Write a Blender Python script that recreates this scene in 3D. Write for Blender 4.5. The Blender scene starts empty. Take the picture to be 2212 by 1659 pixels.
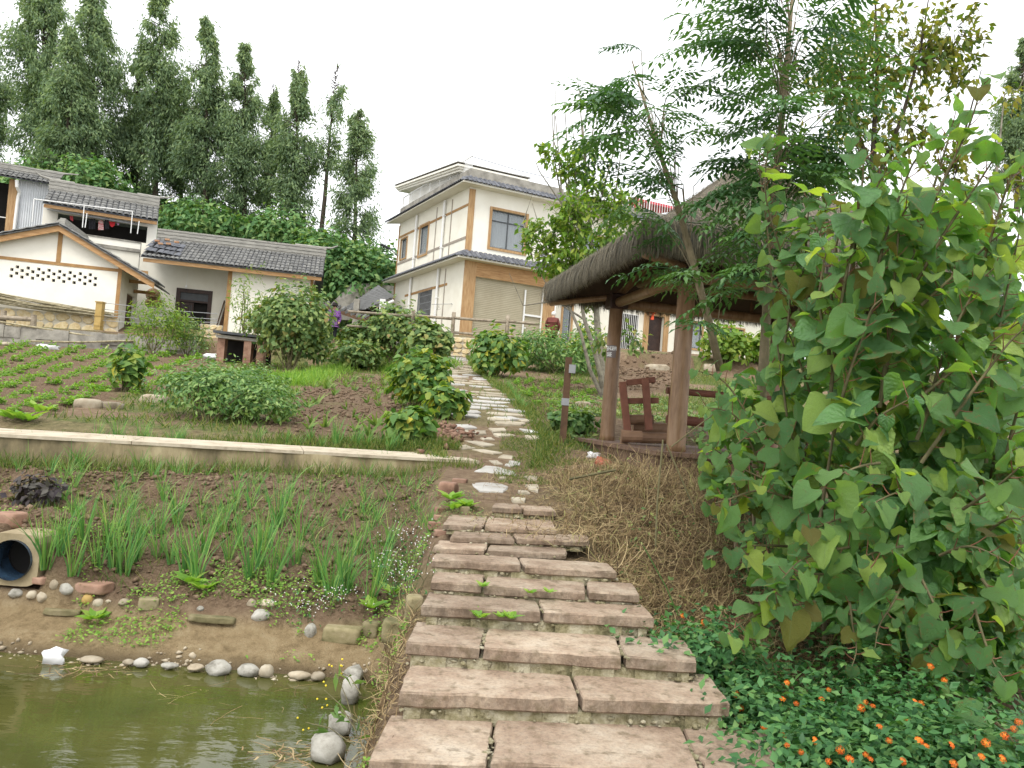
import bpy, math, random
import numpy as np
from mathutils import Vector, Matrix
random.seed(11)
rng = np.random.default_rng(11)
SC = bpy.context.scene
COL = SC.collection
R = math.radians
# ---------------------------------------------------------------- camera
FPX, W0, H0 = 1726.0, 2212.0, 1659.0
EYE = np.array([0.0, 0.0, 1.95])
PITCH, ROLL = R(2.0), R(4.4)
FWD = np.array([0, math.cos(PITCH), math.sin(PITCH)])
UP0 = np.array([0, -math.sin(PITCH), math.cos(PITCH)])
RT0 = np.array([1.0, 0, 0])
CR = math.cos(ROLL) * RT0 + math.sin(ROLL) * UP0
CU = -math.sin(ROLL) * RT0 + math.cos(ROLL) * UP0
cd = bpy.data.cameras.new('camera')
cam = bpy.data.objects.new('camera', cd)
COL.objects.link(cam)
cd.sensor_width = 36
cd.lens = 36 * FPX / W0
cd.clip_start, cd.clip_end = 0.05, 2000
m = Matrix.Identity(4)
for i in range(3):
    m[i][0], m[i][1], m[i][2], m[i][3] = CR[i], CU[i], -FWD[i], EYE[i]
cam.matrix_world = m
SC.camera = cam
# ---------------------------------------------------------------- sky: overcast, and one soft sun
SUN_EL, SUN_AZ = R(56), R(200)      # azimuth clockwise from +Y: behind the camera
wd = bpy.data.worlds.new('World'); SC.world = wd; wd.use_nodes = True
nt = wd.node_tree; nt.nodes.clear()
out = nt.nodes.new('ShaderNodeOutputWorld')
sky = nt.nodes.new('ShaderNodeTexSky'); sky.sky_type = 'NISHITA'; sky.sun_disc = False
sky.sun_elevation = SUN_EL; sky.sun_rotation = SUN_AZ; sky.dust_density = 5; sky.air_density = 1.0
b1 = nt.nodes.new('ShaderNodeBackground'); b1.inputs[1].default_value = 0.12
nt.links.new(sky.outputs[0], b1.inputs[0])
b2 = nt.nodes.new('ShaderNodeBackground'); b2.inputs[1].default_value = 1.12
tc = nt.nodes.new('ShaderNodeTexCoord'); nz = nt.nodes.new('ShaderNodeTexNoise')
nz.inputs['Scale'].default_value = 2.2; nz.inputs['Detail'].default_value = 4
rp = nt.nodes.new('ShaderNodeValToRGB')
rp.color_ramp.elements[0].color = (.90, .92, .95, 1); rp.color_ramp.elements[1].color = (1, 1, 1, 1)
nt.links.new(tc.outputs['Generated'], nz.inputs['Vector']); nt.links.new(nz.outputs[0], rp.inputs[0])
nt.links.new(rp.outputs[0], b2.inputs[0])
mx = nt.nodes.new('ShaderNodeMixShader'); mx.inputs[0].default_value = 0.88
nt.links.new(b1.outputs[0], mx.inputs[1]); nt.links.new(b2.outputs[0], mx.inputs[2]); nt.links.new(mx.outputs[0], out.inputs[0])
sl = bpy.data.lights.new('sun', 'SUN'); sl.energy = 1.5; sl.angle = R(25); sl.color = (1, .975, .93)
so = bpy.data.objects.new('sun', sl); COL.objects.link(so)
sd = Vector((math.sin(SUN_AZ) * math.cos(SUN_EL), math.cos(SUN_AZ) * math.cos(SUN_EL), math.sin(SUN_EL)))
so.rotation_euler = sd.to_track_quat('Z', 'Y').to_euler()
vs = SC.view_settings
vs.view_transform = 'Standard'; vs.look = 'None'; vs.gamma = 1; vs.exposure = 0.82; vs.use_curve_mapping = False
SC.render.engine = 'CYCLES'
cy = SC.cycles
cy.use_denoising = True; cy.max_bounces = 6; cy.diffuse_bounces = 3; cy.glossy_bounces = 2
cy.transmission_bounces = 4; cy.transparent_max_bounces = 8; cy.use_adaptive_sampling = True
cy.adaptive_threshold = 0.02; cy.sample_clamp_indirect = 6

# ---------------------------------------------------------------- picture plane helpers (2212 x 1659 measure)
def ray(px, py):
    d = FWD + (px - W0 / 2) / FPX * CR - (py - H0 / 2) / FPX * CU
    return d / d[1]
def at(px, py, Y): return EYE + ray(px, py) * Y
def onz(px, py, z):
    d = ray(px, py); return EYE + d * ((z - EYE[2]) / d[2])
def ss(a, b, x):
    t = np.clip((x - a) / (b - a + 1e-9), 0, 1); return t * t * (3 - 2 * t)
# value noise
_G = np.random.default_rng(3).random((64, 64, 64)).astype(np.float32)
def vn3(x, y, z):
    x, y, z = np.broadcast_arrays(np.asarray(x, float), np.asarray(y, float), np.asarray(z, float))
    i, j, k = np.floor(x).astype(int), np.floor(y).astype(int), np.floor(z).astype(int)
    f, g, h = x - i, y - j, z - k
    f, g, h = f * f * (3 - 2 * f), g * g * (3 - 2 * g), h * h * (3 - 2 * h)
    r = 0
    for a in (0, 1):
        for b in (0, 1):
            for c in (0, 1):
                r = r + _G[(i + a) & 63, (j + b) & 63, (k + c) & 63] * (f if a else 1 - f) * (g if b else 1 - g) * (h if c else 1 - h)
    return r
def fbm(x, y, z=0.0, o=3):
    r, a, s = 0, .5, 1.0
    for _ in range(o):
        r = r + a * vn3(x * s + 7.3 * s, y * s, z * s + 3.1); a *= .5; s *= 2.03
    return r
# ---------------------------------------------------------------- lie of the land
YL = [-4, 5.45, 5.62, 5.75, 5.95, 6.05, 6.14, 8.2, 9.9, 10.5, 11, 33.2, 33.45, 33.7, 36, 38.5, 46, 60, 80, 130]
ZL = [-.7, -.7, -.03, .06, .12, .17, .30, .97, 1.10, 1.22, 1.36, 3.22, 3.3, 3.9, 4.2, 4.75, 4.9, 1e3, 1e3, 1e3]
YP = [-4, 3.2, 3.7, 4.6, 5.3, 6.4, 7.0, 7.4, 8.3, 9.8, 33.0, 33.5, 36, 46, 60, 80, 130]
ZP = [-.4, -.05, .10, .36, .56, .83, .98, 1.09, 1.16, 1.23, 4.09, 4.8, 5.25, 5.4, 1e3, 1e3, 1e3]
YR = [-4, 4.5, 5.5, 6.2, 7, 8, 9, 13, 15, 20, 33, 33.6, 36, 46, 60, 80, 130]
ZR = [-.2, -.15, .0, .25, .68, 1.12, 1.33, 1.5, 1.98, 2.47, 4.1, 4.8, 5.2, 5.4, 1e3, 1e3, 1e3]
XPY = [-4, 3.7, 5.7, 7, 8.3, 10, 14.5, 18.4, 25.6, 33, 60]
XPX = [.6, .48, .19, .1, -.1, -.2, -.5, -.9, -1.83, -2.5, -3.5]
HWY = [-4, 3.7, 5.7, 7, 8.3, 10, 12, 14.5, 18.4, 25.6, 33, 60]
HWX = [1.1, .98, .69, .55, .5, .5, .8, .85, .8, .55, .5, .5]
def hilltop(x): return np.interp(x, [-60, -34, -20, -12, -8, 0, 30, 60], [18, 16.6, 14.7, 13.2, 10.4, 6.6, 6.0, 6.0])
def prof(y, YY, ZZ, x):
    ZZ = np.array(ZZ, float)
    big = ZZ > 500
    z = np.interp(y, [a for a, b in zip(YY, big) if not b], [a for a, b in zip(ZZ, big) if not b])
    return z
def xpath(y): return np.interp(y, XPY, XPX)
def hpath(y): return np.interp(y, HWY, HWX)
def H(x, y):
    x = np.asarray(x, float); y = np.asarray(y, float)
    zl, zp, zr = prof(y, YL, ZL, x), prof(y, YP, ZP, x), prof(y, YR, ZR, x)
    xp, hw = xpath(y), hpath(y)
    wl_ = np.interp(y, [0, 9, 12, 33], [.42, .42, 1.2, 2.5]); wr_ = np.interp(y, [0, 7, 9, 33], [.45, .5, .9, 2.5])
    a = 1 - ss(xp - hw - wl_, xp - hw, x); b = ss(xp + hw, xp + hw + wr_, x)
    z = zp * (1 - a) * (1 - b) + zl * a + zr * b * (1 - a)
    hk = ss(46.5, 61, y); z = z * (1 - hk) + hilltop(x) * hk
    z = z + .40 * np.exp(-((x + 3.85) / .66) ** 4) * ss(6.05, 6.16, y) * (1 - ss(6.5, 7.4, y))
    z = z + .12 * np.exp(-((x - 1.35) / .6) ** 2 - ((y - 8.15) / .75) ** 2)
    return z
def g(x, y): return float(H(x, y))
_YS = np.concatenate([np.arange(1.5, 14, .02), np.arange(14, 90, .1)])
def ong(px, py):
    d = ray(px, py); P = EYE[None] + d[None] * _YS[:, None]
    k = np.nonzero(P[:, 2] < H(P[:, 0], P[:, 1]))[0]
    Y = _YS[k[0]] if len(k) else 70.0
    p = EYE + d * Y; p[2] = g(p[0], p[1]); return p
# ---------------------------------------------------------------- materials
def newmat(name):
    m = bpy.data.materials.new(name); m.use_nodes = True
    n = m.node_tree; b = n.nodes['Principled BSDF']; return m, n, b
def rgba(c): return (c[0], c[1], c[2], 1)
def ramp(n, cols, pos=None):
    r = n.nodes.new('ShaderNodeValToRGB'); e = r.color_ramp.elements
    k = len(cols)
    pos = pos or [i / (k - 1) for i in range(k)]
    while len(e) < k: e.new(.5)
    for i in range(k): e[i].position = pos[i]; e[i].color = rgba(cols[i])
    return r
def noise_tex(n, scale, detail=5, rough=.6, vec=None, stretch=None, coord='pos'):
    t = n.nodes.new('ShaderNodeTexNoise'); t.inputs['Scale'].default_value = scale
    t.inputs['Detail'].default_value = detail; t.inputs['Roughness'].default_value = rough
    if vec is None:
        if coord == 'pos': vec = n.nodes.new('ShaderNodeNewGeometry').outputs['Position']
        else: vec = n.nodes.new('ShaderNodeTexCoord').outputs['Object']
    if stretch:
        mp = n.nodes.new('ShaderNodeMapping'); mp.inputs['Scale'].default_value = stretch
        n.links.new(vec, mp.inputs['Vector']); vec = mp.outputs[0]
    n.links.new(vec, t.inputs['Vector']); return t
def bump(n, b, src, strength=.5, dist=.02):
    bp = n.nodes.new('ShaderNodeBump'); bp.inputs['Strength'].default_value = strength; bp.inputs['Distance'].default_value = dist
    n.links.new(src, bp.inputs['Height']); n.links.new(bp.outputs[0], b.inputs['Normal']); return bp
def mixc(n, fac, a, b, mode='MIX'):
    x = n.nodes.new('ShaderNodeMix'); x.data_type = 'RGBA'; x.blend_type = mode
    for s, v in ((x.inputs[0], fac), (x.inputs[6], a), (x.inputs[7], b)):
        if hasattr(v, 'is_linked') or hasattr(v, 'links'): n.links.new(v, s)
        elif isinstance(v, (int, float)): s.default_value = v
        else: s.default_value = rgba(v)
    return x.outputs[2]
def M(name, cols, scale=4, rough=.8, bstr=.3, bscale=40, bdist=.01, stretch=None, detail=6, spec=.3, objrand=0, metallic=0, pos=None, coord='pos'):
    m, n, b = newmat(name)
    t = noise_tex(n, scale, detail, .65, stretch=stretch, coord=coord)
    r = ramp(n, cols, pos or [.3 + .4 * i / (len(cols) - 1) for i in range(len(cols))])
    n.links.new(t.outputs[0], r.inputs[0]); c = r.outputs[0]
    if objrand:
        oi = n.nodes.new('ShaderNodeObjectInfo'); hs = n.nodes.new('ShaderNodeHueSaturation')
        mr = n.nodes.new('ShaderNodeMapRange'); mr.inputs[3].default_value = 1 - objrand; mr.inputs[4].default_value = 1 + objrand
        n.links.new(oi.outputs['Random'], mr.inputs[0]); n.links.new(mr.outputs[0], hs.inputs['Value']); n.links.new(c, hs.inputs['Color']); c = hs.outputs[0]
    n.links.new(c, b.inputs['Base Color']); b.inputs['Roughness'].default_value = rough
    b.inputs['Specular IOR Level'].default_value = spec; b.inputs['Metallic'].default_value = metallic
    if bstr:
        t2 = noise_tex(n, bscale, 6, .7, stretch=stretch, coord=coord); bump(n, b, t2.outputs[0], bstr, bdist)
    return m
def leafmat(name, cols, trans=.35, rough=.5, src='attr', vein=False, tcol=(1.25, 1.35, .5), pos=None, spec=.3, gain=1.0):
    m, n, b = newmat(name)
    if src == 'attr':
        s = n.nodes.new('ShaderNodeAttribute'); s.attribute_name = 'c'; f = s.outputs['Fac']
    else:
        s = n.nodes.new('ShaderNodeObjectInfo'); s2 = n.nodes.new('ShaderNodeAttribute'); s2.attribute_name = 'c'
        ad = n.nodes.new('ShaderNodeMath'); ad.operation = 'ADD'; fc = n.nodes.new('ShaderNodeMath'); fc.operation = 'FRACT'
        n.links.new(s.outputs['Random'], ad.inputs[0]); n.links.new(s2.outputs['Fac'], ad.inputs[1]); n.links.new(ad.outputs[0], fc.inputs[0]); f = fc.outputs[0]
    cols = [tuple(v * gain for v in c) for c in cols]
    r = ramp(n, cols, pos); n.links.new(f, r.inputs[0]); c = r.outputs[0]
    if vein:
        a = n.nodes.new('ShaderNodeAttribute'); a.attribute_name = 'lv'
        sx = n.nodes.new('ShaderNodeSeparateXYZ'); n.links.new(a.outputs['Vector'], sx.inputs[0])
        def mth(op, *v):
            k = n.nodes.new('ShaderNodeMath'); k.operation = op
            for q, w in enumerate(v):
                if isinstance(w, (int, float)): k.inputs[q].default_value = w
                else: n.links.new(w, k.inputs[q])
            return k.outputs[0]
        av = mth('ABSOLUTE', sx.outputs[1])
        mid = mth('LESS_THAN', av, .03)
        fr = mth('FRACT', mth('MULTIPLY', mth('SUBTRACT', sx.outputs[0], mth('MULTIPLY', av, .45)), 5.5))
        side = mth('LESS_THAN', fr, .06)
        vv = mth('MAXIMUM', mid, mth('MULTIPLY', side, .6))
        tn = noise_tex(n, 30, 4, coord='obj')
        c = mixc(n, mth('MULTIPLY', vv, .24), c, (.22, .33, .17))
        c = mixc(n, mth('MULTIPLY', tn.outputs[0], .5), c, tuple(v * .55 for v in cols[0]))
        t6 = noise_tex(n, 5.5, 5, .7, coord='obj'); oi_ = n.nodes.new('ShaderNodeObjectInfo')
        thr = mth('ADD', mth('MULTIPLY', oi_.outputs['Random'], .10), .60); sp_ = mth('MULTIPLY', mth('GREATER_THAN', mth('ADD', t6.outputs[0], mth('MULTIPLY', mth('POWER', av, 4.0), .10)), thr), .75)
        c = mixc(n, sp_, c, (.20, .155, .06))      # blotches and dry margins
        hgt = mth('ADD', mth('MULTIPLY', mth('SINE', mth('MULTIPLY', fr, 6.283)), -.07), mth('MULTIPLY', tn.outputs[0], 1.3))
        bump(n, b, hgt, .7, .03)
    n.links.new(c, b.inputs['Base Color']); b.inputs['Roughness'].default_value = rough; b.inputs['Specular IOR Level'].default_value = spec
    tr = n.nodes.new('ShaderNodeBsdfTranslucent')
    tcn = mixc(n, 1.0, c, tcol, 'MULTIPLY'); n.links.new(tcn, tr.inputs[0])
    mxs = n.nodes.new('ShaderNodeMixShader'); mxs.inputs[0].default_value = trans
    o = n.nodes['Material Output']; n.links.new(b.outputs[0], mxs.inputs[1]); n.links.new(tr.outputs[0], mxs.inputs[2]); n.links.new(mxs.outputs[0], o.inputs[0])
    return m
# ---------------------------------------------------------------- object helpers
ORG = {}
def _link(o, name, parent=None):
    COL.objects.link(o)
    if parent is not None: o.parent = parent; ORG[o.name] = ORG[parent.name]
    return o
def tag(o, label=None, cat=None, group=None, kind=None):
    if label: o['label'] = label
    if cat: o['category'] = cat
    if group: o['group'] = group
    if kind: o['kind'] = kind
    return o
def thing(name, label, cat, loc, group=None):
    o = bpy.data.objects.new(name, None); o.empty_display_size = .1
    o.location = [float(v) for v in loc]; COL.objects.link(o); ORG[o.name] = np.array(loc, float)
    return tag(o, label, cat, group)
def np_mesh(name, V, F, mat, c=None, lv=None, smooth=False):
    me = bpy.data.meshes.new(name); V = np.asarray(V, np.float32); F = np.asarray(F, np.int32)
    nf, k = F.shape
    me.vertices.add(len(V)); me.vertices.foreach_set('co', V.ravel())
    me.loops.add(nf * k); me.loops.foreach_set('vertex_index', F.ravel())
    me.polygons.add(nf); me.polygons.foreach_set('loop_start', np.arange(nf, dtype=np.int32) * k)
    me.polygons.foreach_set('loop_total', np.full(nf, k, np.int32))
    if smooth: me.polygons.foreach_set('use_smooth', np.ones(nf, bool))
    if c is not None:
        a = me.attributes.new('c', 'FLOAT', 'POINT'); a.data.foreach_set('value', np.asarray(c, np.float32))
    if lv is not None:
        a = me.attributes.new('lv', 'FLOAT_VECTOR', 'POINT'); a.data.foreach_set('vector', np.asarray(lv, np.float32).ravel())
    if mat: me.materials.append(mat)
    me.update(calc_edges=True); me.validate()
    return me
def obj(name, me, parent=None, loc=None):
    o = bpy.data.objects.new(name, me); _link(o, name, parent)
    if loc is not None: o.location = [float(v) for v in loc]
    if parent is None: ORG[o.name] = np.array(o.location)
    return o
def npobj(name, V, F, mat, parent=None, c=None, lv=None, smooth=False, base=None):
    """mesh given in world coordinates; base = where a top-level object's origin sits"""
    V = np.asarray(V, float)
    if parent is not None: off = ORG[parent.name]
    else: off = np.array(base if base is not None else (0, 0, 0), float)
    o = obj(name, np_mesh(name, V - off, F, mat, c, lv, smooth), parent, None if parent is not None else off)
    return o
def inst(name, me, parent, mw):
    o = bpy.data.objects.new(name, me); _link(o, name, parent)
    off = ORG[parent.name] if parent is not None else np.zeros(3)
    o.matrix_local = Matrix.Translation(Vector(-off)) @ mw
    return o
class MB:
    def __init__(s): s.v = []; s.f = []
    def add(s, vs, fs):
        b = len(s.v); s.v += [tuple(map(float, p)) for p in vs]; s.f += [tuple(i + b for i in q) for q in fs]; return s
    def hexa(s, p):   # 8 points: bottom 4 ccw, top 4
        return s.add(p, [(3, 2, 1, 0), (4, 5, 6, 7), (0, 1, 5, 4), (1, 2, 6, 5), (2, 3, 7, 6), (3, 0, 4, 7)])
    def box(s, c, size, u=(1, 0, 0), v=(0, 1, 0), w=(0, 0, 1)):
        c, u, v, w = (np.array(q, float) for q in (c, u, v, w)); a, b, d = (q / 2 for q in size)
        return s.hexa([c + x * a * u + y * b * v + z * d * w for z in (-1, 1) for x, y in ((-1, -1), (1, -1), (1, 1), (-1, 1))])
    def tube(s, path, rad, n=7, cap=True):
        P = [np.array(p, float) for p in path]; k = len(P)
        rad = [rad] * k if isinstance(rad, (int, float)) else rad
        b = len(s.v); a0 = None
        for i in range(k):
            t = P[min(i + 1, k - 1)] - P[max(i - 1, 0)]; t = t / (np.linalg.norm(t) + 1e-9)
            if a0 is None:
                a0 = np.cross(t, (0, 0, 1)) if abs(t[2]) < .9 else np.cross(t, (1, 0, 0))
            a0 = a0 - t * a0.dot(t); a0 = a0 / (np.linalg.norm(a0) + 1e-9); b0 = np.cross(t, a0)
            for j in range(n):
                q = 2 * math.pi * j / n; s.v.append(tuple(P[i] + rad[i] * (math.cos(q) * a0 + math.sin(q) * b0)))
        for i in range(k - 1):
            for j in range(n):
                s.f.append((b + i * n + j, b + i * n + (j + 1) % n, b + (i + 1) * n + (j + 1) % n, b + (i + 1) * n + j))
        if cap: s.f.append(tuple(b + j for j in range(n))[::-1]); s.f.append(tuple(b + (k - 1) * n + j for j in range(n)))
        return s
    def mesh(s, name, mat, off=(0, 0, 0), smooth=False):
        me = bpy.data.meshes.new(name); off = np.array(off, float)
        me.from_pydata([tuple(np.array(p) - off) for p in s.v], [], s.f)
        if mat: me.materials.append(mat)
        if smooth: me.polygons.foreach_set('use_smooth', np.ones(len(me.polygons), bool))
        me.update(); return me
    def build(s, name, mat, parent=None, base=None, smooth=False):
        off = ORG[parent.name] if parent is not None else np.array(base if base is not None else (0, 0, 0), float)
        return obj(name, s.mesh(name, mat, off, smooth), parent, None if parent is not None else off)
def bev(o, w=.01, seg=1):
    b = o.modifiers.new('bevel', 'BEVEL'); b.width = w; b.segments = seg; b.limit_method = 'ANGLE'; return o
class Fr:   # a facade: origin at ground, u along it, n outwards
    def __init__(s, o, u):
        s.o = np.array(o, float); u = np.array([u[0], u[1], 0.0]); s.u = u / np.linalg.norm(u)
        s.n = np.array([s.u[1], -s.u[0], 0]); s.k = np.array([0, 0, 1.0])
    def p(s, a, z, n=0): return s.o + s.u * a + s.k * z + s.n * n
    def hit(s, px, py, n=0):
        d = ray(px, py); o = s.o + s.n * n; t = (o - EYE).dot(s.n) / d.dot(s.n); q = EYE + d * t - s.o
        return float(q.dot(s.u)), float(q[2])
    def box(s, mb, a0, a1, z0, z1, n0, n1):
        return mb.hexa([s.p(a, z, n) for z in (z0, z1) for a, n in ((a0, n1), (a1, n1), (a1, n0), (a0, n0))])
    def wall(s, mb, a0, a1, z0, z1, holes=(), depth=.2):
        A = sorted({a0, a1} | {v for h in holes for v in h[:2]}); Z = sorted({z0, z1} | {v for h in holes for v in h[2:]})
        for i in range(len(A) - 1):
            for j in range(len(Z) - 1):
                ca, cz = (A[i] + A[i + 1]) / 2, (Z[j] + Z[j + 1]) / 2
                if any(h[0] < ca < h[1] and h[2] < cz < h[3] for h in holes): continue
                mb.add([s.p(A[i], Z[j]), s.p(A[i + 1], Z[j]), s.p(A[i + 1], Z[j + 1]), s.p(A[i], Z[j + 1])], [(0, 1, 2, 3)])
        for h in holes:
            c = [(h[0], h[2]), (h[1], h[2]), (h[1], h[3]), (h[0], h[3])]
            for q in range(4):
                (x0, y0), (x1, y1) = c[q], c[(q + 1) % 4]
                mb.add([s.p(x0, y0), s.p(x1, y1), s.p(x1, y1, -depth), s.p(x0, y0, -depth)], [(3, 2, 1, 0)])
        return mb
    def mat(s, a, z, n, tilt=0.0):   # matrix: local x along u, y outward (tilted down), z up
        y = s.n * math.cos(tilt) - s.k * math.sin(tilt); w = np.cross(s.u, y); 
        if w[2] < 0: w = -w
        P = s.p(a, z, n); mt = Matrix.Identity(4)
        for i in range(3): mt[i][0], mt[i][1], mt[i][2], mt[i][3] = s.u[i], y[i], w[i], P[i]
        return mt
# ---------------------------------------------------------------- foliage helpers
TM = {'lance': (np.array([(0, 0, 0), (.42, .5, .07), (.5, 0, -.01), (.42, -.5, .07), (1, 0, -.1)]), np.array([(0, 3, 2), (3, 4, 2), (2, 4, 1), (0, 2, 1)])),
      'dia': (np.array([(0, 0, 0), (.45, -.5, 0), (1, 0, 0), (.45, .5, 0)]), np.array([(0, 1, 2), (0, 2, 3)])),
      'heart': (np.array([(0, 0, 0), (-.08, .28, .04), (.25, .52, .07), (.5, 0, -.02), (.25, -.52, .07), (-.08, -.28, .04), (1, 0, -.14), (.62, .3, .0), (.62, -.3, .0)]),
                np.array([(0, 3, 2), (0, 2, 1), (0, 4, 3), (0, 5, 4), (3, 7, 2), (3, 4, 8), (3, 6, 7), (3, 8, 6)])),
      'blade': (np.array([(0, -.5, 0), (0, .5, 0), (.45, .42, .0), (.45, -.42, 0), (.8, .28, -.06), (.8, -.28, -.06), (1, 0, -.16)]),
                np.array([(0, 2, 1), (0, 3, 2), (3, 4, 2), (3, 5, 4), (5, 6, 4)]))}
def unit(a): return a / (np.linalg.norm(a, axis=-1, keepdims=True) + 1e-9)
def rdir(n): return unit(rng.normal(size=(n, 3)))
def leafgeo(P, D, N, L, Wd, tm='lance'):
    T, F = TM[tm]; P, D, N = np.asarray(P, float), unit(np.asarray(D, float)), np.asarray(N, float)
    S = unit(np.cross(N, D)); U = np.cross(D, S); n = len(P)
    L = np.broadcast_to(np.asarray(L, float), (n,))[:, None, None]; Wd = np.broadcast_to(np.asarray(Wd, float), (n,))[:, None, None]
    V = P[:, None] + T[None, :, 0:1] * L * D[:, None] + T[None, :, 1:2] * Wd * S[:, None] + T[None, :, 2:3] * L * U[:, None]
    k = len(T); FF = (F[None] + (np.arange(n) * k)[:, None, None]).reshape(-1, 3)
    return V.reshape(-1, 3), FF, k
def leaves(name, P, D, N, L, Wd, mat, parent=None, tm='lance', c=None, base=None):
    V, F, k = leafgeo(P, D, N, L, Wd, tm)
    c = np.repeat(rng.random(len(P)) if c is None else c, k)
    return npobj(name, V, F, mat, parent, c=c, base=base)
def ellpts(ells, n, shell=(.55, 1.05), lump=.35, gap=.0, zmin=-.55, seed=0.0):
    w = np.array([(e[3] * e[4] * e[5]) ** (2 / 3) for e in ells]); w /= w.sum()
    P, N = [], []
    for e, k in zip(ells, rng.multinomial(n, w)):
        d = rdir(int(k * 1.6) + 4); d = d[d[:, 2] > zmin]; d = d[:k]
        rr = (shell[0] ** 3 + (shell[1] ** 3 - shell[0] ** 3) * rng.random(len(d))) ** (1 / 3)
        q = d * 2.2 + np.array(e[:3]) * .7 + seed
        nn = fbm(q[:, 0], q[:, 1], q[:, 2], 3)
        rr = rr * (1 - lump / 2 + lump * (nn / .45 - .45))
        keep = nn > gap
        P.append((np.array(e[:3]) + d * rr[:, None] * np.array(e[3:6]))[keep]); N.append((d / np.array(e[3:6]))[keep])
    return np.concatenate(P), unit(np.concatenate(N))
def bush(name, label, cat, ells, n, L, asp, mat, stemmat, group=None, tm='lance', shell=(.5, 1.05), lump=.6, gap=.1, droop=.35, nst=10, zmin=-.6, base=None, jit=.7, extra=None):
    e0 = ells[0]
    if base is None: base = (e0[0], e0[1], g(e0[0], e0[1]))
    root = thing(name, label, cat, base, group)
    P, N = ellpts(ells, n, shell, lump, gap, zmin, seed=base[0])
    SP_, SN_ = [], []
    for i in range(max(6, n // 75)):         # stray shoots breaking the outline
        e = ells[int(rng.integers(len(ells)))]; d = rdir(1)[0]; d[2] = abs(d[2]) * .9 + .15; d = unit(d); o_ = np.array(e[:3]) + d * np.array(e[3:6]) * .85
        sl_ = (.22 + .4 * rng.random()) * min(e[3], e[5]) + L * .8; dr_ = unit(d + .5 * rdir(1)[0] + np.array([0, 0, .25]))
        for q in range(7): SP_.append(o_ + dr_ * sl_ * (q / 6) + np.array([0, 0, -.25 * sl_ * (q / 6) ** 2]) + rdir(1)[0] * L * .25); SN_.append(d)
    P = np.concatenate([P, SP_]); N = np.concatenate([N, SN_])
    gz = H(P[:, 0], P[:, 1]); k = P[:, 2] > gz + .01; P, N = P[k], N[k]
    nr = unit(N + jit * rdir(len(P)) + np.array([0, 0, .55]))
    D = unit(np.cross(nr, rdir(len(P))) + N * .35 - np.array([0, 0, droop]))
    Ls = L * (.65 + .7 * rng.random(len(P)))
    out_ = rng.random(len(P)) < .12; P = P + N * (out_ * rng.random(len(P)) * .25 * ells[0][3])[:, None]
    leaves('foliage', P, D, nr, Ls, Ls * asp, mat, root, tm)
    mb = MB()
    for i in range(nst):
        e = ells[i % len(ells)]; d = rdir(1)[0]; d[2] = abs(d[2])
        t = np.array(e[:3]) + d * np.array(e[3:6]) * .8
        b0 = np.array(base) + np.array([rng.normal() * .12 * e[3], rng.normal() * .12 * e[4], -.05])
        md = (b0 + t) / 2 + rdir(1)[0] * .08 * e[5]; r = .012 + .012 * e[5]
        mb.tube([b0, md, t], [r, r * .7, r * .25], 5, False)
    if nst: tag(mb.build('stem', stemmat, root), kind='stuff')
    return root
# ================================================================ materials used by the place
mt = {}
mt['plaster'] = M('plaster', [(.70, .665, .56), (.80, .775, .68)], 1.1, .9, .12, 60, .004)
mt['plaster_white'] = M('plaster_white', [(.74, .71, .62), (.83, .81, .73)], 1.0, .9, .1, 60, .004)
mt['wood'] = M('pine_board', [(.27, .15, .065), (.40, .245, .115), (.50, .34, .175)], 3.0, .6, .15, 30, .004, stretch=(6, 6, .6))
mt['woodh'] = M('pine_beam', [(.27, .14, .055), (.40, .23, .10), (.49, .31, .15)], 3.0, .6, .15, 30, .004, stretch=(.7, .7, 6))
mt['strip'] = M('timber_strip', [(.27, .15, .06), (.40, .24, .10)], 3.0, .7, .1, 30, .003)
mt['strip_grey'] = M('weathered_strip', [(.22, .19, .16), (.38, .33, .27)], 3.0, .8, .1, 30, .003)
mt['tile'] = M('grey_tile', [(.065, .068, .068), (.14, .14, .135), (.24, .235, .21)], 7, .85, .5, 60, .006, objrand=.22)
mt['tile_dark'] = M('slate_tile', [(.055, .06, .07), (.10, .105, .12), (.16, .165, .18)], 5, .6, .3, 60, .005, objrand=.18)
mt['ridge'] = M('ridge_mortar', [(.16, .155, .14), (.30, .29, .26), (.40, .385, .34)], 3, .9, .6, 25, .02, stretch=(1, 1, 9))
mt['concrete'] = M('stained_concrete', [(.15, .14, .12), (.27, .255, .22), (.38, .36, .31)], 2.2, .92, .5, 30, .015)
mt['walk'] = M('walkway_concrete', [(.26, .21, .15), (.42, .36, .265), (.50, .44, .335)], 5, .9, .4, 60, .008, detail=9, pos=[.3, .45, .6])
mt['walk_side'] = M('walkway_stained_face', [(.10, .085, .05), (.26, .21, .12), (.46, .39, .24)], 3.2, .9, .4, 30, .012, stretch=(1, 1, .35))
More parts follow.
